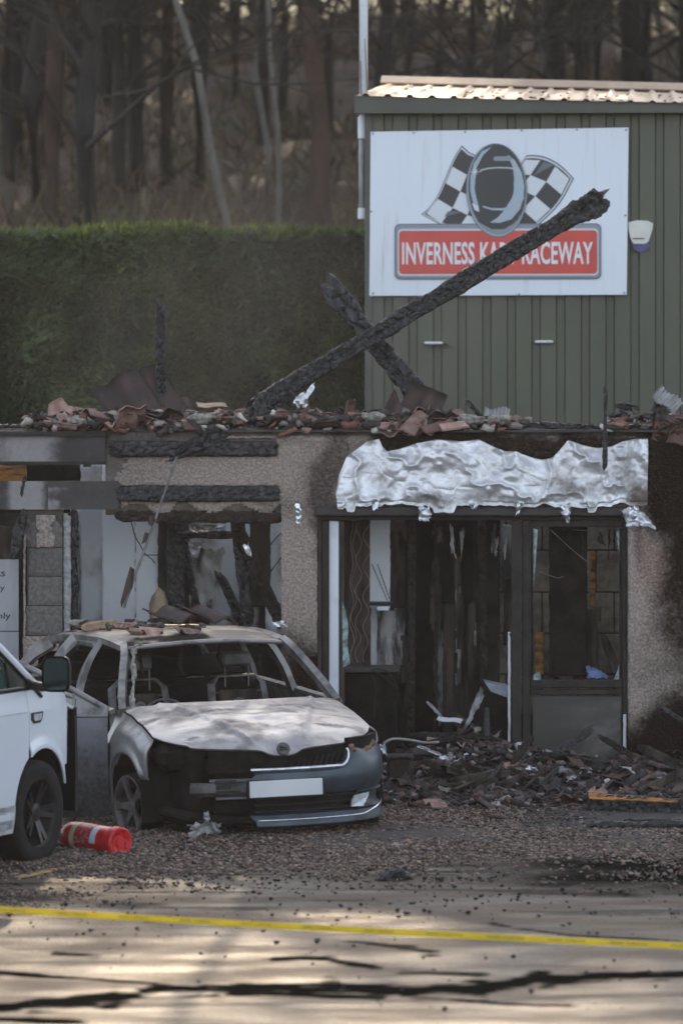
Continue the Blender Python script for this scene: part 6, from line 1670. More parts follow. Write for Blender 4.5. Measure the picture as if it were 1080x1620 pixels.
for s in (1, -1):
    Yk = np.concatenate([np.linspace(yseam, .415, 26), np.linspace(.43, .70, 8)])
    A = np.array([[(s*(vx(y, z)+.022*math.exp(-((math.hypot(y, z-.345)-.43)/.045)**2)), y, z) for z in np.linspace(varch(.50)(y) if y < .42 else .62, vbelt(y), 24)] for y in Yk])
    surf('front_wing', A, MT['vanwhite'], van, .012)
    A = np.array([[(s*vx(y, z), y, z) for z in np.linspace(max(.27, varch(.27)(y)), 1.15, 24)] for y in np.concatenate([np.linspace(-1.25, -.42, 16), np.linspace(-.41, yseam-.008, 10)])])
    dr = surf('cab_door', A, MT['vanwhite'], van, .012)
    m = MB()
    for i_ in range(1): m.box((s*.953-.004, -1.20, 1.005), (s*.953+.004, yseam-.03, 1.010))
    m.build('crease_line', MT['vandirt'], dr, world=False)
    vside('load_side', -3.7, -1.26, lambda y: .27, lambda y: 1.15, MT['vanwhite'], 20, 16, s)
    vside('upper_side', -3.7, -1.15, lambda y: 1.155, lambda y: 1.90, MT['vanwhite'], 20, 12, s)
    vside('sill', -3.6, -.40, lambda y: .24, lambda y: .42, MT['vandirt'], 14, 5, s, .02)
    # side glass and its black surround, pillar
    g = [(-1.12, 1.165), (-.10, 1.165), (-.20, 1.21), (-.48, 1.37), (-.80, 1.545), (-1.10, 1.66)]
    V = [(s*(vx(y, z)-.006), y, z) for y, z in g]
    m = MB(); m.prism(V, (s*-.012, 0, 0)); m.build('cab_window', MT['vanglass'], van, world=False)
    m = MB(); m.sweep([Vector((s*(vx(y, z)+.0), y, z)) for y, z in [(-1.12, 1.158), (-.5, 1.158), (-.06, 1.158)]], .018, 6, .6, 1); m.build('window_seal', MT['black'], van, world=False)
    m = MB(); m.prism([(s*(vx(y, z)+.004), y, z) for y, z in [(-.42, 1.165), (-.03, 1.165), (-.12, 1.215), (-.42, 1.39)]], (s*-.01, 0, 0)); m.build('quarter_trim', MT['black'], van, world=False)
    m = MB(); pts = [(.045, 1.13), (-.12, 1.235), (-.42, 1.41), (-.78, 1.60), (-1.1, 1.76)]
    m.sweep([Vector((s*(vx(y, z)-.02), y, z)) for y, z in pts], .042, 8, .9, .9); m.build('a_pillar', MT['vanwhite'], van, world=False, smooth=True)
    m = MB(); m.sweep([Vector((s*(vx(y, z)+.012), y-.02, z-.035)) for y, z in pts], .013, 6, 1, 1); m.build('pillar_seal', MT['black'], van, world=False, smooth=True)
    # headlamp, repeater
    A = np.array([[(s*(vx(y, z)+.004), y, z) for z in np.linspace(.82, 1.02-.08*(y-.5), 6)] for y in np.linspace(.50, .74, 8)])
    surf('headlamp', A, MT['lens'], van, .01)
    rp = bpy.data.objects.new('side_repeater', None); COL.objects.link(rp); rp.parent = van
    q = [(-.165, 1.0), (.015, 1.0), (.0, .955), (-.03, .93), (-.13, .93), (-.165, .955)]
    m = MB(); m.prism([(s*(vx(y, z)+.008), y, z) for y, z in q], (s*-.01, 0, 0)); m.build('surround', MT['black'], rp, world=False)
    q = [(-.14, .99), (-.01, .99), (-.02, .96), (-.04, .945), (-.12, .945), (-.14, .96)]
    m = MB(); m.prism([(s*(vx(y, z)+.011), y, z) for y, z in q], (s*-.004, 0, 0)); m.build('lens', MT['lens'], rp, world=False)
    # mirror
    mr = bpy.data.objects.new('door_mirror', None); COL.objects.link(mr); mr.parent = van
    cx, cy, cz = s*1.125, -.16, 1.255
    m = MB()
    n_ = 24; prof = [(0, -.02, 1.0), (.0, .0, 1.02), (.03, .03, 1.0), (.07, .05, .85), (.095, .06, .5)]
    V = []; 
    for dy, dz, k in prof:
        for q in range(n_):
            a = 2*math.pi*q/n_; e = 5; rr_ = (abs(math.cos(a))**e+abs(math.sin(a))**e)**(-1/e)
            V.append((cx+.095*k*rr_*math.cos(a), cy+dy, cz+.115*k*rr_*math.sin(a)))
    Fq = [[i*n_+q, i*n_+(q+1) % n_, (i+1)*n_+(q+1) % n_, (i+1)*n_+q] for i in range(4) for q in range(n_)]+[list(range(4*n_, 5*n_))]
    m.add(V, Fq); m.build('housing', MT['black'], mr, world=False, smooth=True)
    V = []
    for q in range(n_):
        a = 2*math.pi*q/n_; e = 5; rr_ = (abs(math.cos(a))**e+abs(math.sin(a))**e)**(-1/e)
        V.append((cx+.084*rr_*math.cos(a), cy+.004, cz+.103*rr_*math.sin(a)))
    m = MB(); m.prism(V, (0, .006, 0)); m.build('mirror_glass', MT['mirrorglass'], mr, world=False)
    m = MB(); m.sweep([(s*.90, -.13, 1.185), (s*1.03, -.12, 1.165), (s*1.08, -.12, 1.17)], [.045, .035, .03], 10, 1, .8); m.build('arm', MT['black'], mr, world=False, smooth=True)
# nose, bonnet, windscreen, roof, rear
A = np.array([[(x, min(.93, .93-.45*max(0, abs(x)/.95-.3)**2.2)-.04*abs(z-.5), z) for x in np.linspace(-.88, .88, 30)] for z in np.linspace(.28, .98, 12)])
surf('nose_panel', A, MT['black'], van, .02)
A = np.array([[(x, .88-.35*max(0, abs(x)/.95-.3)**2-.86*t, .98+.17*t+.03*math.sin(t*3.1)) for x in np.linspace(-.86, .86, 30)] for t in np.linspace(0, 1, 12)])
surf('bonnet', A, MT['vanwhite'], van, .02)
A = np.array([[(x*(1-.13*t), .04-1.05*t-.10*(abs(x)/.9)**2, 1.14+.62*t) for x in np.linspace(-.88, .88, 20)] for t in np.linspace(0, 1, 10)])
surf('windscreen', A, MT['vanglass'], van, .006)
A = np.array([[(x, y, 1.97-.08*(abs(x)/.8)**3-.18*max(0, (y+1.6)/.6)**2) for x in np.linspace(-.80, .80, 16)] for y in np.linspace(-3.7, -1.0, 12)])
surf('roof', A, MT['vanwhite'], van, .02)
m = MB(); m.box((-.92, -3.72, .3), (.92, -3.68, 1.15)); m.box((-.80, -3.71, 1.15), (.80, -3.68, 1.92)); m.build('rear_doors', MT['vanwhite'], van, world=False)
m = MB(); m.box((-.80, -3.6, .26), (.80, -1.3, .9)); m.build('load_floor', MT['black'], van, world=False)
m = MB(); m.box((-.70, -.45, .25), (.70, .80, .9)); m.build('engine_bay', MT['black'], van, world=False)
def vwheel(x, y, s):
    w = bpy.data.objects.new('wheel', None); COL.objects.link(w); w.parent = van; w.location = (x, y, .34)
    w.rotation_euler = (0, 0, R(-4) if y > -1 else 0)
    M0 = Matrix.Rotation(R(90)*s, 4, 'Y')
    m = MB(); m.lathe([(.22, -.11), (.29, -.115), (.33, -.10), (.342, -.07), (.342, .07), (.33, .10), (.29, .112), (.225, .10)], 48, M0); m.build('tyre', MT['tyre'], w, world=False, smooth=True)
    m = MB(); m.lathe([(.222, -.10), (.20, .0), (.212, .07), (.226, .105), (.226, .09), (.2, .05), (.18, -.05), (.02, -.06)], 40, M0); m.build('rim', MT['black'], w, world=False, smooth=True)
    m = MB()
    for k in range(5):
        for d in (-.16, .16):
            Mr = M0@Matrix.Rotation(2*math.pi*k/5+d+.3, 4, 'Z'); m.prism([(.04, -.022, .05), (.20, -.014, .085), (.20, .014, .085), (.04, .022, .05)], (0, 0, .02), Mr)
    m.lathe([(.06, .04), (.06, .075), (.03, .08), (.001, .08)], 18, M0); m.build('spokes', mat('dark_alloy', (.016, .017, .019), (.01, .01, .011), .35, metal=.3, scale=9) if 'dark_alloy' not in MT else MT['dark_alloy'], w, world=False)
    A = np.array([[(x-s*dx, y+.41*math.cos(a), .345+.41*math.sin(a)) for a in np.linspace(-.3, math.pi+.3, 22)] for dx in (.0, .4)]); surf('arch_liner', A, MT['black'], van, .006)
for s in (1, -1): vwheel(s*.845, 0, s); vwheel(s*.845, -3.0, s)

# ================================================================ FIRE EXTINGUISHER lying on the gravel
ea = W(192, 1340, 28.9); ez = .085
ext = thing('fire_extinguisher', 'red fire extinguisher lying on its side on the gravel beside the van', 'fire extinguisher', (ea.x, ea.y, 0))
ax = Vector((-.70, .71, .03)).normalized()
b0 = Vector((ea.x, ea.y, .098))
Me = Matrix.Translation(b0)@ax.to_track_quat('Z', 'Y').to_matrix().to_4x4()@Matrix.Scale(1.15, 4)
MT['red'] = mat('red_enamel', (.48, .012, .014), (.38, .010, .012), .32, scale=4)
MT['redcap'] = mat('red_plastic_foot', (.55, .010, .016), (.40, .008, .012), .5, scale=12)
m = MB(); m.lathe([(.070, .05), (.083, .055), (.084, .07), (.084, .40), (.078, .445), (.055, .475), (.03, .49), (.022, .50), (.022, .53)], 36, Me); m.build('cylinder', MT['red'], ext, smooth=True)
m = MB(); m.lathe([(.001, .012), (.060, .012), (.068, .004), (.080, .0), (.090, .010), (.091, .055), (.087, .068)], 36, Me); cap_ = m.build('foot_cap', MT['redcap'], ext, smooth=False)
m = MB()
for k in range(6):
    a = k*math.pi/3+.3; Mr = Me@Matrix.Rotation(a, 4, 'Z'); m.prism([(.045, -.016, .006), (.066, -.022, .0), (.066, .022, .0), (.045, .016, .006)], (0, 0, .006), Mr)
m.lathe([(.020, .006), (.028, .006), (.028, .012), (.020, .012)], 18, Me); m.build('foot_recess', MT['redcap'], cap_)
def wrap(name, z0, z1, a0, a1, r_, mt, parent=ext):
    A = np.array([[tuple(Me@Vector((r_*math.cos(a), r_*math.sin(a), z))) for a in np.linspace(a0, a1, 26)] for z in (z0, z1)]); return surf(name, A, mt, parent, .0004, world=True)
inv = Me.to_3x3().inverted(); vdir = inv@Vector((0, -1, .35)); av = math.atan2(vdir.y, vdir.x)
wrap('cream_band', .325, .365, av-1.7, av+1.7, .0848, mat('cream_label', (.50, .40, .26), (.36, .28, .18), .5, scale=12))
MT['label_red'] = mat('printed_label', (.30, .02, .03), (.42, .18, .17), .45, scale=48, ramp=(.52, .62), stretch=(1, 1, 1))
wrap('printed_label', .19, .322, av-1.2, av+1.2, .0847, MT['label_red'])
wrap('white_sticker', .135, .185, av-1.0+.35, av+.25+.35, .0849, mat('pale_sticker', (.52, .58, .70), (.40, .46, .58), .45, scale=14))
m = MB(); m.lathe([(.026, .53), (.026, .57), (.012, .575)], 14, Me); m.prism([Vector((-.012, -.02, .57)), Vector((-.012, .10, .60)), Vector((-.012, .10, .615)), Vector((-.012, -.02, .60))], (.024, 0, 0), Me); m.build('valve', MT['black'], ext)
m = MB(); p0 = Me@Vector((.02, 0, .55)); m.sweep([Vector(p) for p in cr([tuple(p0), (p0.x-.05, p0.y-.06, .05), (p0.x+.06, p0.y-.16, .022), (p0.x+.12, p0.y-.22, .02)], 24)], .009, 8); m.build('hose', MT['black'], ext, smooth=True)

# ================================================================ YELLOW CORDON TAPE
MT['tape'] = mat('yellow_tape', (.74, .60, .015), (.62, .49, .012), .4, scale=7, stretch=(1, 1, 1), spec=.5)
nt = MT['tape'].node_tree; pb_ = nt.nodes['Principled BSDF']; tr_ = nt.nodes.new('ShaderNodeBsdfTranslucent'); tr_.inputs[0].default_value = (.80, .62, .02, 1)
mx_ = nt.nodes.new('ShaderNodeMixShader'); mx_.inputs[0].default_value = .4
nt.links.new(pb_.outputs[0], mx_.inputs[1]); nt.links.new(tr_.outputs[0], mx_.inputs[2]); nt.links.new(mx_.outputs[0], nt.nodes['Material Output'].inputs[0])
tape = thing('cordon_tape', 'yellow barrier tape stretched across the road in the foreground', 'tape', W(540, 1462, 22.5))
pxs = np.linspace(-260, 1340, 300)
pyc = 1456+(pxs-300)*.0535+3.2*np.cos((pxs-540)/1080*2.6)-2
rows = []
tw = []
for x, yc in zip(pxs, pyc):
    th = .25+.5*(fbm(np.array([[x*.004, 0, 0]]), 1, 5, 3)[0]-.5)*1.6; tw.append(th)
    hh = .0175*(F/22.5)
    top_ = W(x, yc, 22.5)+Vector((0, .02*math.sin(th), .0165*math.cos(th))); bo = W(x, yc, 22.5)-Vector((0, .02*math.sin(th), .0165*math.cos(th)))
    md = W(x, yc, 22.5)+Vector((0, .004, 0))
    rows.append([top_, md, bo])
surf('tape_strip', np.array([[tuple(v) for v in r_] for r_ in rows]), MT['tape'], tape, .0006, world=True, smooth=True)
INKY = mat('faded_tape_ink', (.13, .095, .01), (.18, .13, .01), .5, scale=30)
Vt, Ft = text_verts('INNER CORDON', 1.1, .02)
xq = -200
while xq < 1300:
    Lw = 46 if xq < 600 else 58
    V = []
    for v in Vt:
        x = xq+v[0]*Lw; yc = np.interp(x, pxs, pyc); th = np.interp(x, pxs, tw); k = (v[1]-.5)*1.15
        p = W(x, yc, 22.5); V.append((p.x, p.y+.02*math.sin(th)*k*.5-.0016+.004*(1-abs(k)), p.z+.0165*math.cos(th)*k*.62))
    put('lettering', V, Ft, INKY, tape); xq += 97

# ================================================================ GROUND DEBRIS in front of the shopfront
gz = lambda x, y: float(bed_z(np.array([x]), np.array([y]))[0])
gprof = lambda X, Y: .15*np.exp(-((X-1.05)/.55)**2)*sstep(3.6, 5.0, Y)+.16*np.exp(-((X-.85)/.35)**2)*sstep(4.6, 5.6, Y)+.11*sstep(.5, 1.0, X)*sstep(4.0, 3.0, X)*sstep(3.0, 4.4, Y)+.04
hz_g = heap('rubble_heap', .25, 3.9, 2.3, 6.2, gprof, 'mixed burnt rubble heaped in front of the shop doorway', 'ash_dark', 150, 130, 7, .05, .0)
gzones = [(.45, 1.2, 3.0, 4.7, 'in the rubble before the shop doorway', 24), (1.1, 2.3, 2.9, 4.75, 'in the rubble below the shop window panel', 26), (2.2, 3.0, 2.6, 4.7, 'in the dark rubble at the foot of the right wall', 22), (.5, 1.3, 4.8, 5.9, 'in the rubble inside the doorway', 26), (.6, 2.4, 1.9, 3.0, 'scattered on the gravel in front of the rubble', 9)]
for x0, x1, y0, y1, wh, n in gzones:
    for k in range(n):
        x, y = rt.uniform(x0, x1), rt.uniform(y0, y1)
        mt = rt.choice(['tile_soot', 'tile_soot', 'tile_soot', 'tile', 'tile_pale']) if x < 1.9 else rt.choice(['tile_soot', 'tile_soot', 'tile_soot', 'tile'])
        z = max(hz_g(x, y) if y > 2.3 else 0, gz(x, y))
        tile((x, y, z+.03+rt.uniform(0, .03)), (rt.gauss(0, .28), rt.gauss(0, .28), rt.uniform(0, 6.28)), mt, rt.choice([None, 'half', 'half', 'shard', 'shard']), wh, rt.uniform(.45, .75))
tile(W(845, 1238, 34.3), (R(20), R(3), R(84)), 'tile', None, '', 1.0, 'long red tile lying flat on the rubble below the window panel', 'single tiles on the ground')
tile(W(712, 1246, 34.0), (R(14), R(-6), R(70)), 'tile_pale', None, '', .95, 'pinkish ribbed tile on the rubble before the doorway', 'single tiles on the ground')
for k, (px, lb) in enumerate([(772, 'leftmost of three dark tiles on the gravel edge before the rubble'), (795, 'middle of three dark tiles on the gravel edge before the rubble'), (822, 'rightmost of three dark tiles on the gravel edge before the rubble')]):
    tile(W(px, 1272, 32.7), (R(28), R(8-6*k), R(12*k)), 'tile_soot', None, '', .75, lb, 'single tiles on the ground')
tile(W(790, 1298, 31.3), (R(8), R(4), R(80)), 'tile_soot', 'half', '', .9, 'dark broken tile lying alone on the gravel in front of the rubble', 'single tiles on the ground')
tile(W(635, 1309, 30.9), (R(5), R(0), R(75)), 'tile', 'shard', '', 1.0, 'flat red tile shard on the gravel just right of the car bumper', 'single tiles on the ground')
for k in range(60):
    x, y = rt.uniform(.4, 3.0), rt.uniform(3.0, 5.9); z = hz_g(x, y)+.05
    if x > 1.45 and y > 4.75: continue
    L_ = rt.uniform(.08, .32); a = rt.uniform(0, 3.14); t_ = rt.gauss(0, .12)
    o = char_beam('burnt_lath', (x-L_*math.cos(a), y-L_*math.sin(a), z-t_*L_), (x+L_*math.cos(a), y+L_*math.sin(a), z+abs(t_)), rt.uniform(.025, .08), rt.uniform(.02, .04), rt.choice(['char', 'char', 'char_brown', 'brownwall']), None, 700+k, res=.024, lump=.014, ragged=.05, depth=.007)
    tag(o, 'burnt lath lying in the rubble before the shopfront', 'burnt lath', 'burnt laths in the rubble')
for i_, (p0, p1, w_, mt, lb) in enumerate([
    (W(690, 1272, 32.9), W(1000, 1275, 32.8), .05, 'brownwall', 'long thin edging board along the gravel in front of the rubble'),
    (W(95, 1303, 31.2), W(640, 1306, 31.1), .035, 'char_brown', 'thin dark edging board along the gravel under the car nose'),
    (W(840, 1290, 33.6), W(1000, 1212, 34.3), .07, 'char', 'charred lath leaning across the foot of the window panel'),
    (W(865, 1222, 34.4), W(960, 1236, 34.2), .07, 'char', 'charred lath lying at the foot of the window panel'),
    (W(842, 1232, 34.6), W(862, 1190, 34.7), .05, 'brownwall', 'short burnt strip propped against the window panel')]):
    o = char_beam('edging_board' if i_ < 2 else 'charred_lath', p0, p1, .03 if i_ < 2 else w_, w_, mt, None, 800+i_, res=.03, lump=.008, ragged=.04, depth=.004); tag(o, lb, 'board')
# pale ash, foil and paper fragments strewn over the rubble
r = random.Random(77)
for q in range(46):
    x, y = (r.uniform(.35, 1.25), r.uniform(3.2, 5.4)) if q < 30 else (r.uniform(.6, 2.6), r.uniform(2.7, 4.6))
    z = hz_g(x, y)+.04+r.uniform(0, .05); d_ = y-CAMY; px = x*F/d_+540; py = HORIZON-(z-CAMH)*F/d_; w_ = r.uniform(4, 15); h_ = r.uniform(3, 9); tl = r.uniform(-5, 5)
    mt = r.choice(['foil', 'greyscrap', 'greyscrap', 'ashgrey', 'ash', 'wool'])
    crumple('ash_scrap', [(px-w_, py-h_+tl), (px+w_, py-h_-tl), (px+w_*.8, py+h_*.4-tl), (px-w_*.9, py+h_*.4+tl)], d_, mt, {'foil': 'shiny foil fragment', 'greyscrap': 'grey sheet fragment', 'ashgrey': 'flaky grey ash fragment', 'ash': 'crumbly ash fragment', 'wool': 'pale wool fragment'}[mt]+' strewn over the rubble by the doorway', 'scrap', group={'foil': 'foil', 'greyscrap': 'grey sheet', 'ashgrey': 'flaky ash', 'ash': 'crumbly ash', 'wool': 'pale wool'}[mt]+' fragments in the rubble', seed=500+q, amp=.04, nx=9, nz=9, rag=.7)
# small broken chips: too many to count
def chips(name, N, fn, smin, smax, label, seed, pal):
    r = np.random.default_rng(seed); P0 = fn(r, N); n = len(P0)
    base = np.array([[-1,-1,-1],[1,-1,-1],[1,1,-1],[-1,1,-1],[-1,-1,1],[1,-1,1],[1,1,1],[-1,1,1]], float)
    fc = np.array([[3,2,1,0],[4,5,6,7],[0,1,5,4],[1,2,6,5],[2,3,7,6],[3,0,4,7]])
    s = (smin+(smax-smin)*r.uniform(0, 1, n)**2)[:, None]*np.stack([r.uniform(.5, 1.4, n), r.uniform(.4, 1.1, n), r.uniform(.12, .45, n)], 1)
    S = base[None]*s[:, None]*(1+r.uniform(-.4, .4, (n, 8, 3)))
    a = r.normal(0, .35, n); b = r.normal(0, .35, n); c = r.uniform(0, 6.28, n)
    ca, sa, cb_, sb, cc, sc_ = np.cos(a), np.sin(a), np.cos(b), np.sin(b), np.cos(c), np.sin(c)
    one, zero = np.ones(n), np.zeros(n)
    Rx = np.stack([one, zero, zero, zero, ca, -sa, zero, sa, ca], 1).reshape(n, 3, 3); Ry = np.stack([cb_, zero, sb, zero, one, zero, -sb, zero, cb_], 1).reshape(n, 3, 3); Rz = np.stack([cc, -sc_, zero, sc_, cc, zero, zero, zero, one], 1).reshape(n, 3, 3)
    S = np.einsum('nij,nkj->nki', Rz@Ry@Rx, S)+P0[:, None]
    o = put(name, S.reshape(-1, 3), (fc[None]+(np.arange(n)*8)[:, None, None]).reshape(-1, 4), MT['chip'], origin=(0, 0, 0)); tag(o, label, 'debris', kind='stuff')
    col = np.array([p[0] for p in pal])[r.choice(len(pal), n, p=np.array([p[1] for p in pal])/sum(p[1] for p in pal))]*np.clip(r.normal(1, .3, (n, 1)), .35, 1.8)
    ca_ = o.data.attributes.new('shade', 'FLOAT_COLOR', 'POINT'); ca_.data.foreach_set('color', np.hstack([np.repeat(col, 8, 0), np.ones((n*8, 1))]).astype(np.float32).ravel())
MT['chip'] = mat('debris_chip', (1, 1, 1), (.7, .7, .7), .85, scale=30, attrcol='shade')
PAL = [((.17, .07, .05), 3), ((.26, .15, .115), 3), ((.05, .042, .038), 4), ((.45, .42, .37), 1.6), ((.20, .18, .16), 2)]
def on_roof(r, N):
    px = r.uniform(40, 830, N); px = np.where(r.uniform(0, 1, N) < .12, r.uniform(960, 1090, N), px); y = WY+r.uniform(-.02, .5, N); x = (px-540)/(F/(y-CAMY))
    return np.stack([x, y, np.array([hz_roof(a, b) for a, b in zip(x, y)])+r.uniform(.0, .07, N)], 1)
chips('roof_chips', 1500, on_roof, .012, .06, 'small broken chips of tile and plaster along the wall top', 5, PAL)
PAL2 = [((.12, .055, .04), 2.4), ((.17, .10, .08), 1.2), ((.03, .026, .024), 8), ((.36, .34, .31), .9), ((.11, .10, .09), 2)]
def on_ground(r, N):
    x = r.uniform(.3, 3.2, N); y = r.uniform(2.0, 5.8, N); k = (r.uniform(0, 1, N) < np.clip((y-2.0)/.9, .1, 1)); x, y = x[k], y[k]
    return np.stack([x, y, np.array([max(hz_g(a, b) if b > 2.3 else 0, gz(a, b)) for a, b in zip(x, y)])+r.uniform(.0, .05, len(x))], 1)
chips('rubble_chips', 6500, on_ground, .006, .045, 'small broken chips of tile and char over the rubble heap', 6, PAL2)
# burnt plank with a bright orange flank, lying with black ones at the right
pk = thing('burnt_plank', 'thick burnt plank with bright orange raw wood showing at the right', 'plank', (W(1010, 1310, 31.2).x, 1.3, 0))
pa, pb = W(925, 1299, 31.9), W(1120, 1312, 31.5); pa.z = .10; pb.z = .08
char_beam('scorched_core', pa, pb, .14, .10, 'char', pk, 61, res=.02, ragged=.08)
nx, ny = 40, 10
U, T2 = np.meshgrid(np.linspace(0, 1, nx), np.linspace(-1, 1, ny), indexing='ij')
P = np.array(pa)+U[..., None]*np.array(pb-pa)+np.stack([0*U, T2*.028*(1-.9*U)-.05+.01*(fbm(np.stack([U*6, T2*0, U*0+T2], -1), 1, 5)-.5)*2, .052+T2*.022*(1-.9*U)+.01*fbm(np.stack([U*7, T2*3, U*0], -1), 2, 7)], -1)
k0 = int(.0*nx)
surf('raw_wood_face', P[1:30], MT['orangewood'], pk, .01, world=True)
for i_, (a_, b_, w_, lb) in enumerate([((930, 1320), (1110, 1330), .09, 'black charred plank in front of the orange edged plank'), ((985, 1312), (1120, 1300), .07, 'black charred plank behind the orange edged plank'), ((960, 1290), (1000, 1292), .03, 'short orange splinter behind the orange edged plank')]):
    d_ = F*CAMH/(a_[1]-HORIZON); p0, p1 = W(*a_, d_), W(*b_, d_); p0.z = p1.z = .05
    o = char_beam('charred_plank', p0, p1, w_, .06, 'char' if i_ < 2 else 'orangewood', None, 820+i_, res=.022, ragged=.06); tag(o, lb, 'plank')
# fallen cabinet with a bluish top inside the doorway, stack of tiles, strips and wires
fc = thing('fallen_cabinet', 'tipped black cabinet with a pale bluish corner inside the doorway', 'cabinet', W(775, 1230, 35.4))
m = MB(); m.prism([W(x, y, 35.3) for x, y in [(724, 1168), (768, 1082), (804, 1108), (806, 1232), (735, 1232)]], (0, .4, 0)); m.build('carcass', MT['darkvoid'], fc)
m = MB(); m.prism([W(x, y, 35.27) for x, y in [(766, 1079), (803, 1086), (803, 1104), (776, 1094)]], (0, .35, .0)); m.build('top_panel', mat('bluish_panel', (.34, .38, .44), (.22, .24, .28), .5, scale=9), fc)
crumple('torn_lining', [(722, 1168), (762, 1078), (778, 1082), (732, 1170)], 35.24, 'greyscrap', parent=fc, seed=5, amp=.03)
sheet_scrap(711, 1138, 35.0, .2, .08, (R(20), R(10), R(-14)), 'plate', 'bright white flat scrap on the tile pile inside the doorway', False)
for i_, (a_, b_, w_, mt, lb) in enumerate([((675, 1110), (698, 1134), .025, 'greyscrap', 'thin grey strip leaning over the tile pile in the doorway'), ((770, 1120), (769, 1165), .05, 'char', 'charred stub upright against the fallen cabinet'), ((655, 1178), (700, 1196), .03, 'chrome', 'shiny bent strip in the rubble, left of two'), ((745, 1182), (778, 1200), .025, 'chrome', 'shiny bent strip in the rubble, right of two'), ((735, 1176), (738, 1204), .05, 'foil', 'stubby grey canister in the rubble before the doorway')]):
    o = char_beam('metal_strip' if mt != 'char' else 'charred_stub', W(*a_, 34.6), W(*b_, 34.5), w_, w_*.5, mt, None, 840+i_, res=.014, lump=.004, ragged=.01, depth=.002); tag(o, lb, 'strip' if mt != 'char' else 'burnt beam')
cb = thing('loose_cable', 'pale cable looping out of the rubble beside the car', 'cable', W(640, 1180, 33.6))
m = MB(); m.sweep([W(x, y, 33.6) for x, y in cr([(606, 1176), (622, 1169), (650, 1171), (672, 1175), (694, 1174)], 24)], .011, 7, up=(0, 1, 0)); m.build('cable', MT['greyscrap'], cb, smooth=True)
cb = thing('loose_cable', 'grey curved cable lying on the gravel in front of the rubble', 'cable', W(700, 1290, 32.2))
m = MB(); m.sweep([W(x, y, d) for x, y, d in cr([(680, 1291, 32.0), (697, 1284, 32.1), (708, 1275, 32.4), (717, 1266, 32.7)], 20)], .010, 7); m.build('cable', MT['greypipe'], cb, smooth=True)
cb = thing('counter_cable', 'burnt cables drooping from the counter in the doorway', 'cable', W(610, 1060, 35.2))
for pl in ([(590, 1058), (608, 1060), (622, 1074), (630, 1096)], [(588, 1062), (600, 1066), (616, 1080), (629, 1092)], [(586, 1064), (594, 1090), (590, 1150), (592, 1200)]):
    m = MB(); m.sweep([W(x, y, 35.15) for x, y in cr(pl, 20)], .008, 6, up=(0, 1, 0)); m.build('cable', MT['black'], cb, smooth=True)
bx = thing('charred_box', 'charred square box beside the car nose in front of the doorway', 'box', W(640, 1240, 33.6))
m = MB(); V0 = W(612, 1243, 33.6); V1 = W(652, 1200, 33.6); m.box((V0.x, V0.y, .02), (V1.x, V0.y+.25, V1.z), None, .02); m.build('body', MT['char_brown'], bx)
m = MB(); m.box((V0.x-.01, V0.y-.01, V1.z+.001), (V1.x+.01, V0.y+.26, V1.z+.02), None, .006); m.build('lid', MT['char'], bx)
crumple('foil_scrap', [(600, 1176), (612, 1176), (614, 1200), (602, 1198)], 32.6, 'foil', 'shiny crumpled scrap hanging at the right corner of the car', 'foil scrap', None, 51, .05)
crumple('foil_scrap', [(690, 1196), (735, 1194), (738, 1204), (694, 1206)], 34.4, 'foil', 'shiny foil strip lying low in the rubble before the doorway', 'foil scrap', None, 52, .05)
crumple('ash_sheet', [(768, 1180), (806, 1172), (806, 1240), (770, 1236)], 34.85, 'ashgrey', 'grey flaky ash sheet slumped against the door post', 'ash', None, 53, .07)
crumple('melted_plastic', [(284, 1302), (368, 1296), (352, 1322), (300, 1326)], 29.75, 'greyscrap', 'grey melted plastic remains on the gravel under the car nose', 'plastic', None, 54, .06)
crumple('melted_plastic', [(318, 1282), (330, 1280), (332, 1306), (322, 1306)], 29.85, 'greyscrap', 'upright curl of melted plastic under the burnt bumper', 'plastic', None, 55, .04)
for i_, (px, py, w_, mt, lb) in enumerate([(622, 1342, 15, 'plate', 'crumpled white paper lying on the gravel in front of the car'), (701, 1311, 9, 'plate', 'small white scrap upright on the gravel'), (648, 1320, 6, 'plate', 'tiny white scrap on the gravel nearest the bumper'), (746, 1271, 9, 'plate', 'white scrap beside the three dark tiles'), (944, 1322, 12, 'greyscrap', 'pale scrap on the ground before the orange plank'), (1072, 1326, 14, 'greyscrap', 'pale bluish scrap beside the black planks'), (1052, 1228, 8, 'plate', 'small white scrap in the dark rubble at the right wall')]):
    d_ = F*CAMH/(py-HORIZON); 
    crumple('paper_scrap', [(px-w_, py-w_*.45), (px+w_, py-w_*.5), (px+w_*.8, py+w_*.3), (px-w_*.9, py+w_*.35)], d_-.08, mt, lb, 'scrap', None, 60+i_, .03, nx=10, nz=10)
for i_, (px, py, w_, lb) in enumerate([(622, 1391, 24, 'flat black charred lump lying on the asphalt'), (985, 1240, 22, 'black charred lump in the rubble at the foot of the right wall'), (880, 1248, 26, 'black charred lump in the rubble under the window panel')]):
    d_ = F*CAMH/(py-HORIZON); p = W(px, py, d_); s_ = w_/(F/d_)
    o = char_beam('charred_lump', p-Vector((s_, .03, -.0)), p+Vector((s_, .02, .0)), .12, .05, 'char', None, 880+i_, res=.02, lump=.05, ragged=.1, cell=14, depth=.02); tag(o, lb, 'charred lump')
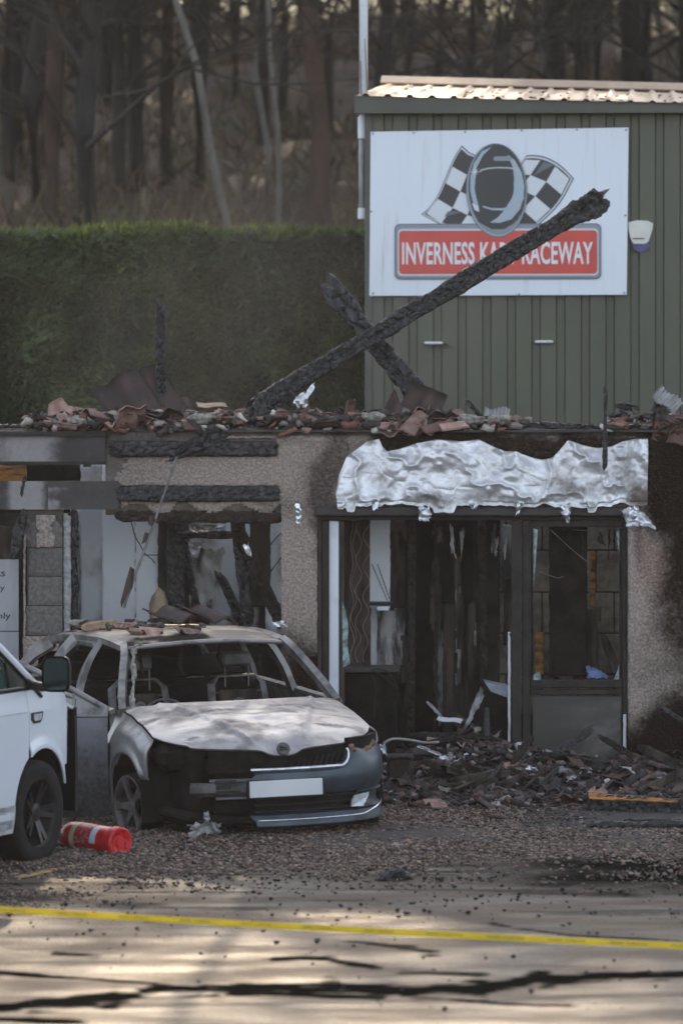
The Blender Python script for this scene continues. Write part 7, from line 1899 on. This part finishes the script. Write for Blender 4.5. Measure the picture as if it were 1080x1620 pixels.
# items seen inside: pillow-like bag by the studs, blue sheet on the window board
m = MB()
U, T2 = np.meshgrid(np.linspace(0, 2*np.pi, 24), np.linspace(.02, np.pi-.02, 14), indexing='ij'); D = np.stack([np.cos(U)*np.sin(T2), np.sin(U)*np.sin(T2), np.cos(T2)], -1)
P = np.array(W(252, 968, 35.5))+D*np.array([.085, .12, .17])*(1+(fbm(D, 2, 8, 4)-.5)*.6)[..., None]
o = put('bundle', *grid_solid(P, 0), mat('tan_bundle', (.30, .22, .145), (.18, .13, .09), .9, scale=8, bump=.6, bscale=30)); tag(o, 'tan scorched bundle standing among the studs behind the car', 'bundle')
crumple('blue_sheet', [(924, 1052), (942, 1056), (972, 1072), (926, 1074)], 35.3, 'bluesheet' if 'bluesheet' in MT else 'plate', 'folded blue sheet on the sill of the broken shop window', 'sheet', None, 71, .02)
MT['bluesheet'] = mat('blue_sheet', (.16, .21, .42), (.12, .16, .32), .6, scale=6)
bpy.data.objects['blue_sheet'].data.materials[0] = MT['bluesheet']
# ================================================================ HAZE and drifting smoke
def volume(name, lo, hi, dens, col, label, ani=.2):
    m = MB(); m.box(lo, hi); o = m.build(name, None, origin=(0, 0, 0))
    vm = bpy.data.materials.new(name); vm.use_nodes = True; nt = vm.node_tree
    for n_ in list(nt.nodes):
        if n_.type != 'OUTPUT_MATERIAL': nt.nodes.remove(n_)
    pv = nt.nodes.new('ShaderNodeVolumePrincipled'); pv.inputs['Density'].default_value = dens; pv.inputs['Color'].default_value = (*col, 1); pv.inputs['Anisotropy'].default_value = ani
    nt.links.new(pv.outputs[0], nt.nodes['Material Output'].inputs['Volume']); o.data.materials.append(vm)
    tag(o, label, 'haze', kind='stuff'); return o
HAZE = True
if HAZE:
    volume('haze', (-156, -66, -1.2), (156, 426, 62), .0003, (.95, .90, .84), 'thin brownish smoke haze hanging over the whole yard')

def smoke(name, c, r_, dens, col, label, seed):
    U, T2 = np.meshgrid(np.linspace(0, 2*np.pi, 32), np.linspace(.01, np.pi-.01, 16), indexing='ij')
    D = np.stack([np.cos(U)*np.sin(T2), np.sin(U)*np.sin(T2), np.cos(T2)], -1)
    o = put(name, *grid_solid(D*np.array(r_)+np.array(c), 0), None, origin=tuple(c))
    vm = bpy.data.materials.new(name); vm.use_nodes = True; nt = vm.node_tree; N = nt.nodes; L = nt.links.new
    N.remove(N['Principled BSDF'])
    tc = N.new('ShaderNodeTexCoord'); mp = N.new('ShaderNodeMapping'); mp.inputs['Scale'].default_value = tuple(1/x for x in r_); L(tc.outputs['Object'], mp.inputs[0])
    ln = N.new('ShaderNodeVectorMath'); ln.operation = 'LENGTH'; L(mp.outputs[0], ln.inputs[0])
    fo = N.new('ShaderNodeMapRange'); fo.interpolation_type = 'SMOOTHSTEP'; fo.inputs[1].default_value = 1; fo.inputs[2].default_value = .1; L(ln.outputs[1], fo.inputs[0])
    nz = N.new('ShaderNodeTexNoise'); nz.inputs['Scale'].default_value = .8; nz.inputs['Detail'].default_value = 4; nz.inputs['Distortion'].default_value = .8; L(tc.outputs['Object'], nz.inputs[0])
    rm = N.new('ShaderNodeMapRange'); rm.inputs[1].default_value = .35; rm.inputs[2].default_value = .75; L(nz.outputs[0], rm.inputs[0])
    m1 = N.new('ShaderNodeMath'); m1.operation = 'MULTIPLY'; L(fo.outputs[0], m1.inputs[0]); L(rm.outputs[0], m1.inputs[1])
    m2 = N.new('ShaderNodeMath'); m2.operation = 'MULTIPLY'; m2.inputs[1].default_value = dens; L(m1.outputs[0], m2.inputs[0])
    pv = N.new('ShaderNodeVolumePrincipled'); pv.inputs['Color'].default_value = (*col, 1); pv.inputs['Anisotropy'].default_value = .0; L(m2.outputs[0], pv.inputs['Density'])
    L(pv.outputs[0], N['Material Output'].inputs['Volume']); o.data.materials.append(vm)
    return tag(o, label, 'smoke', kind='stuff')
SMOKE = True
if SMOKE:
    smoke('smoke', (-1.0, 8.6, 3.6), (3.4, 3.0, 2.4), .075, (.62, .55, .48), 'thin brown smoke drifting over the burnt shop before the hedge', 1)
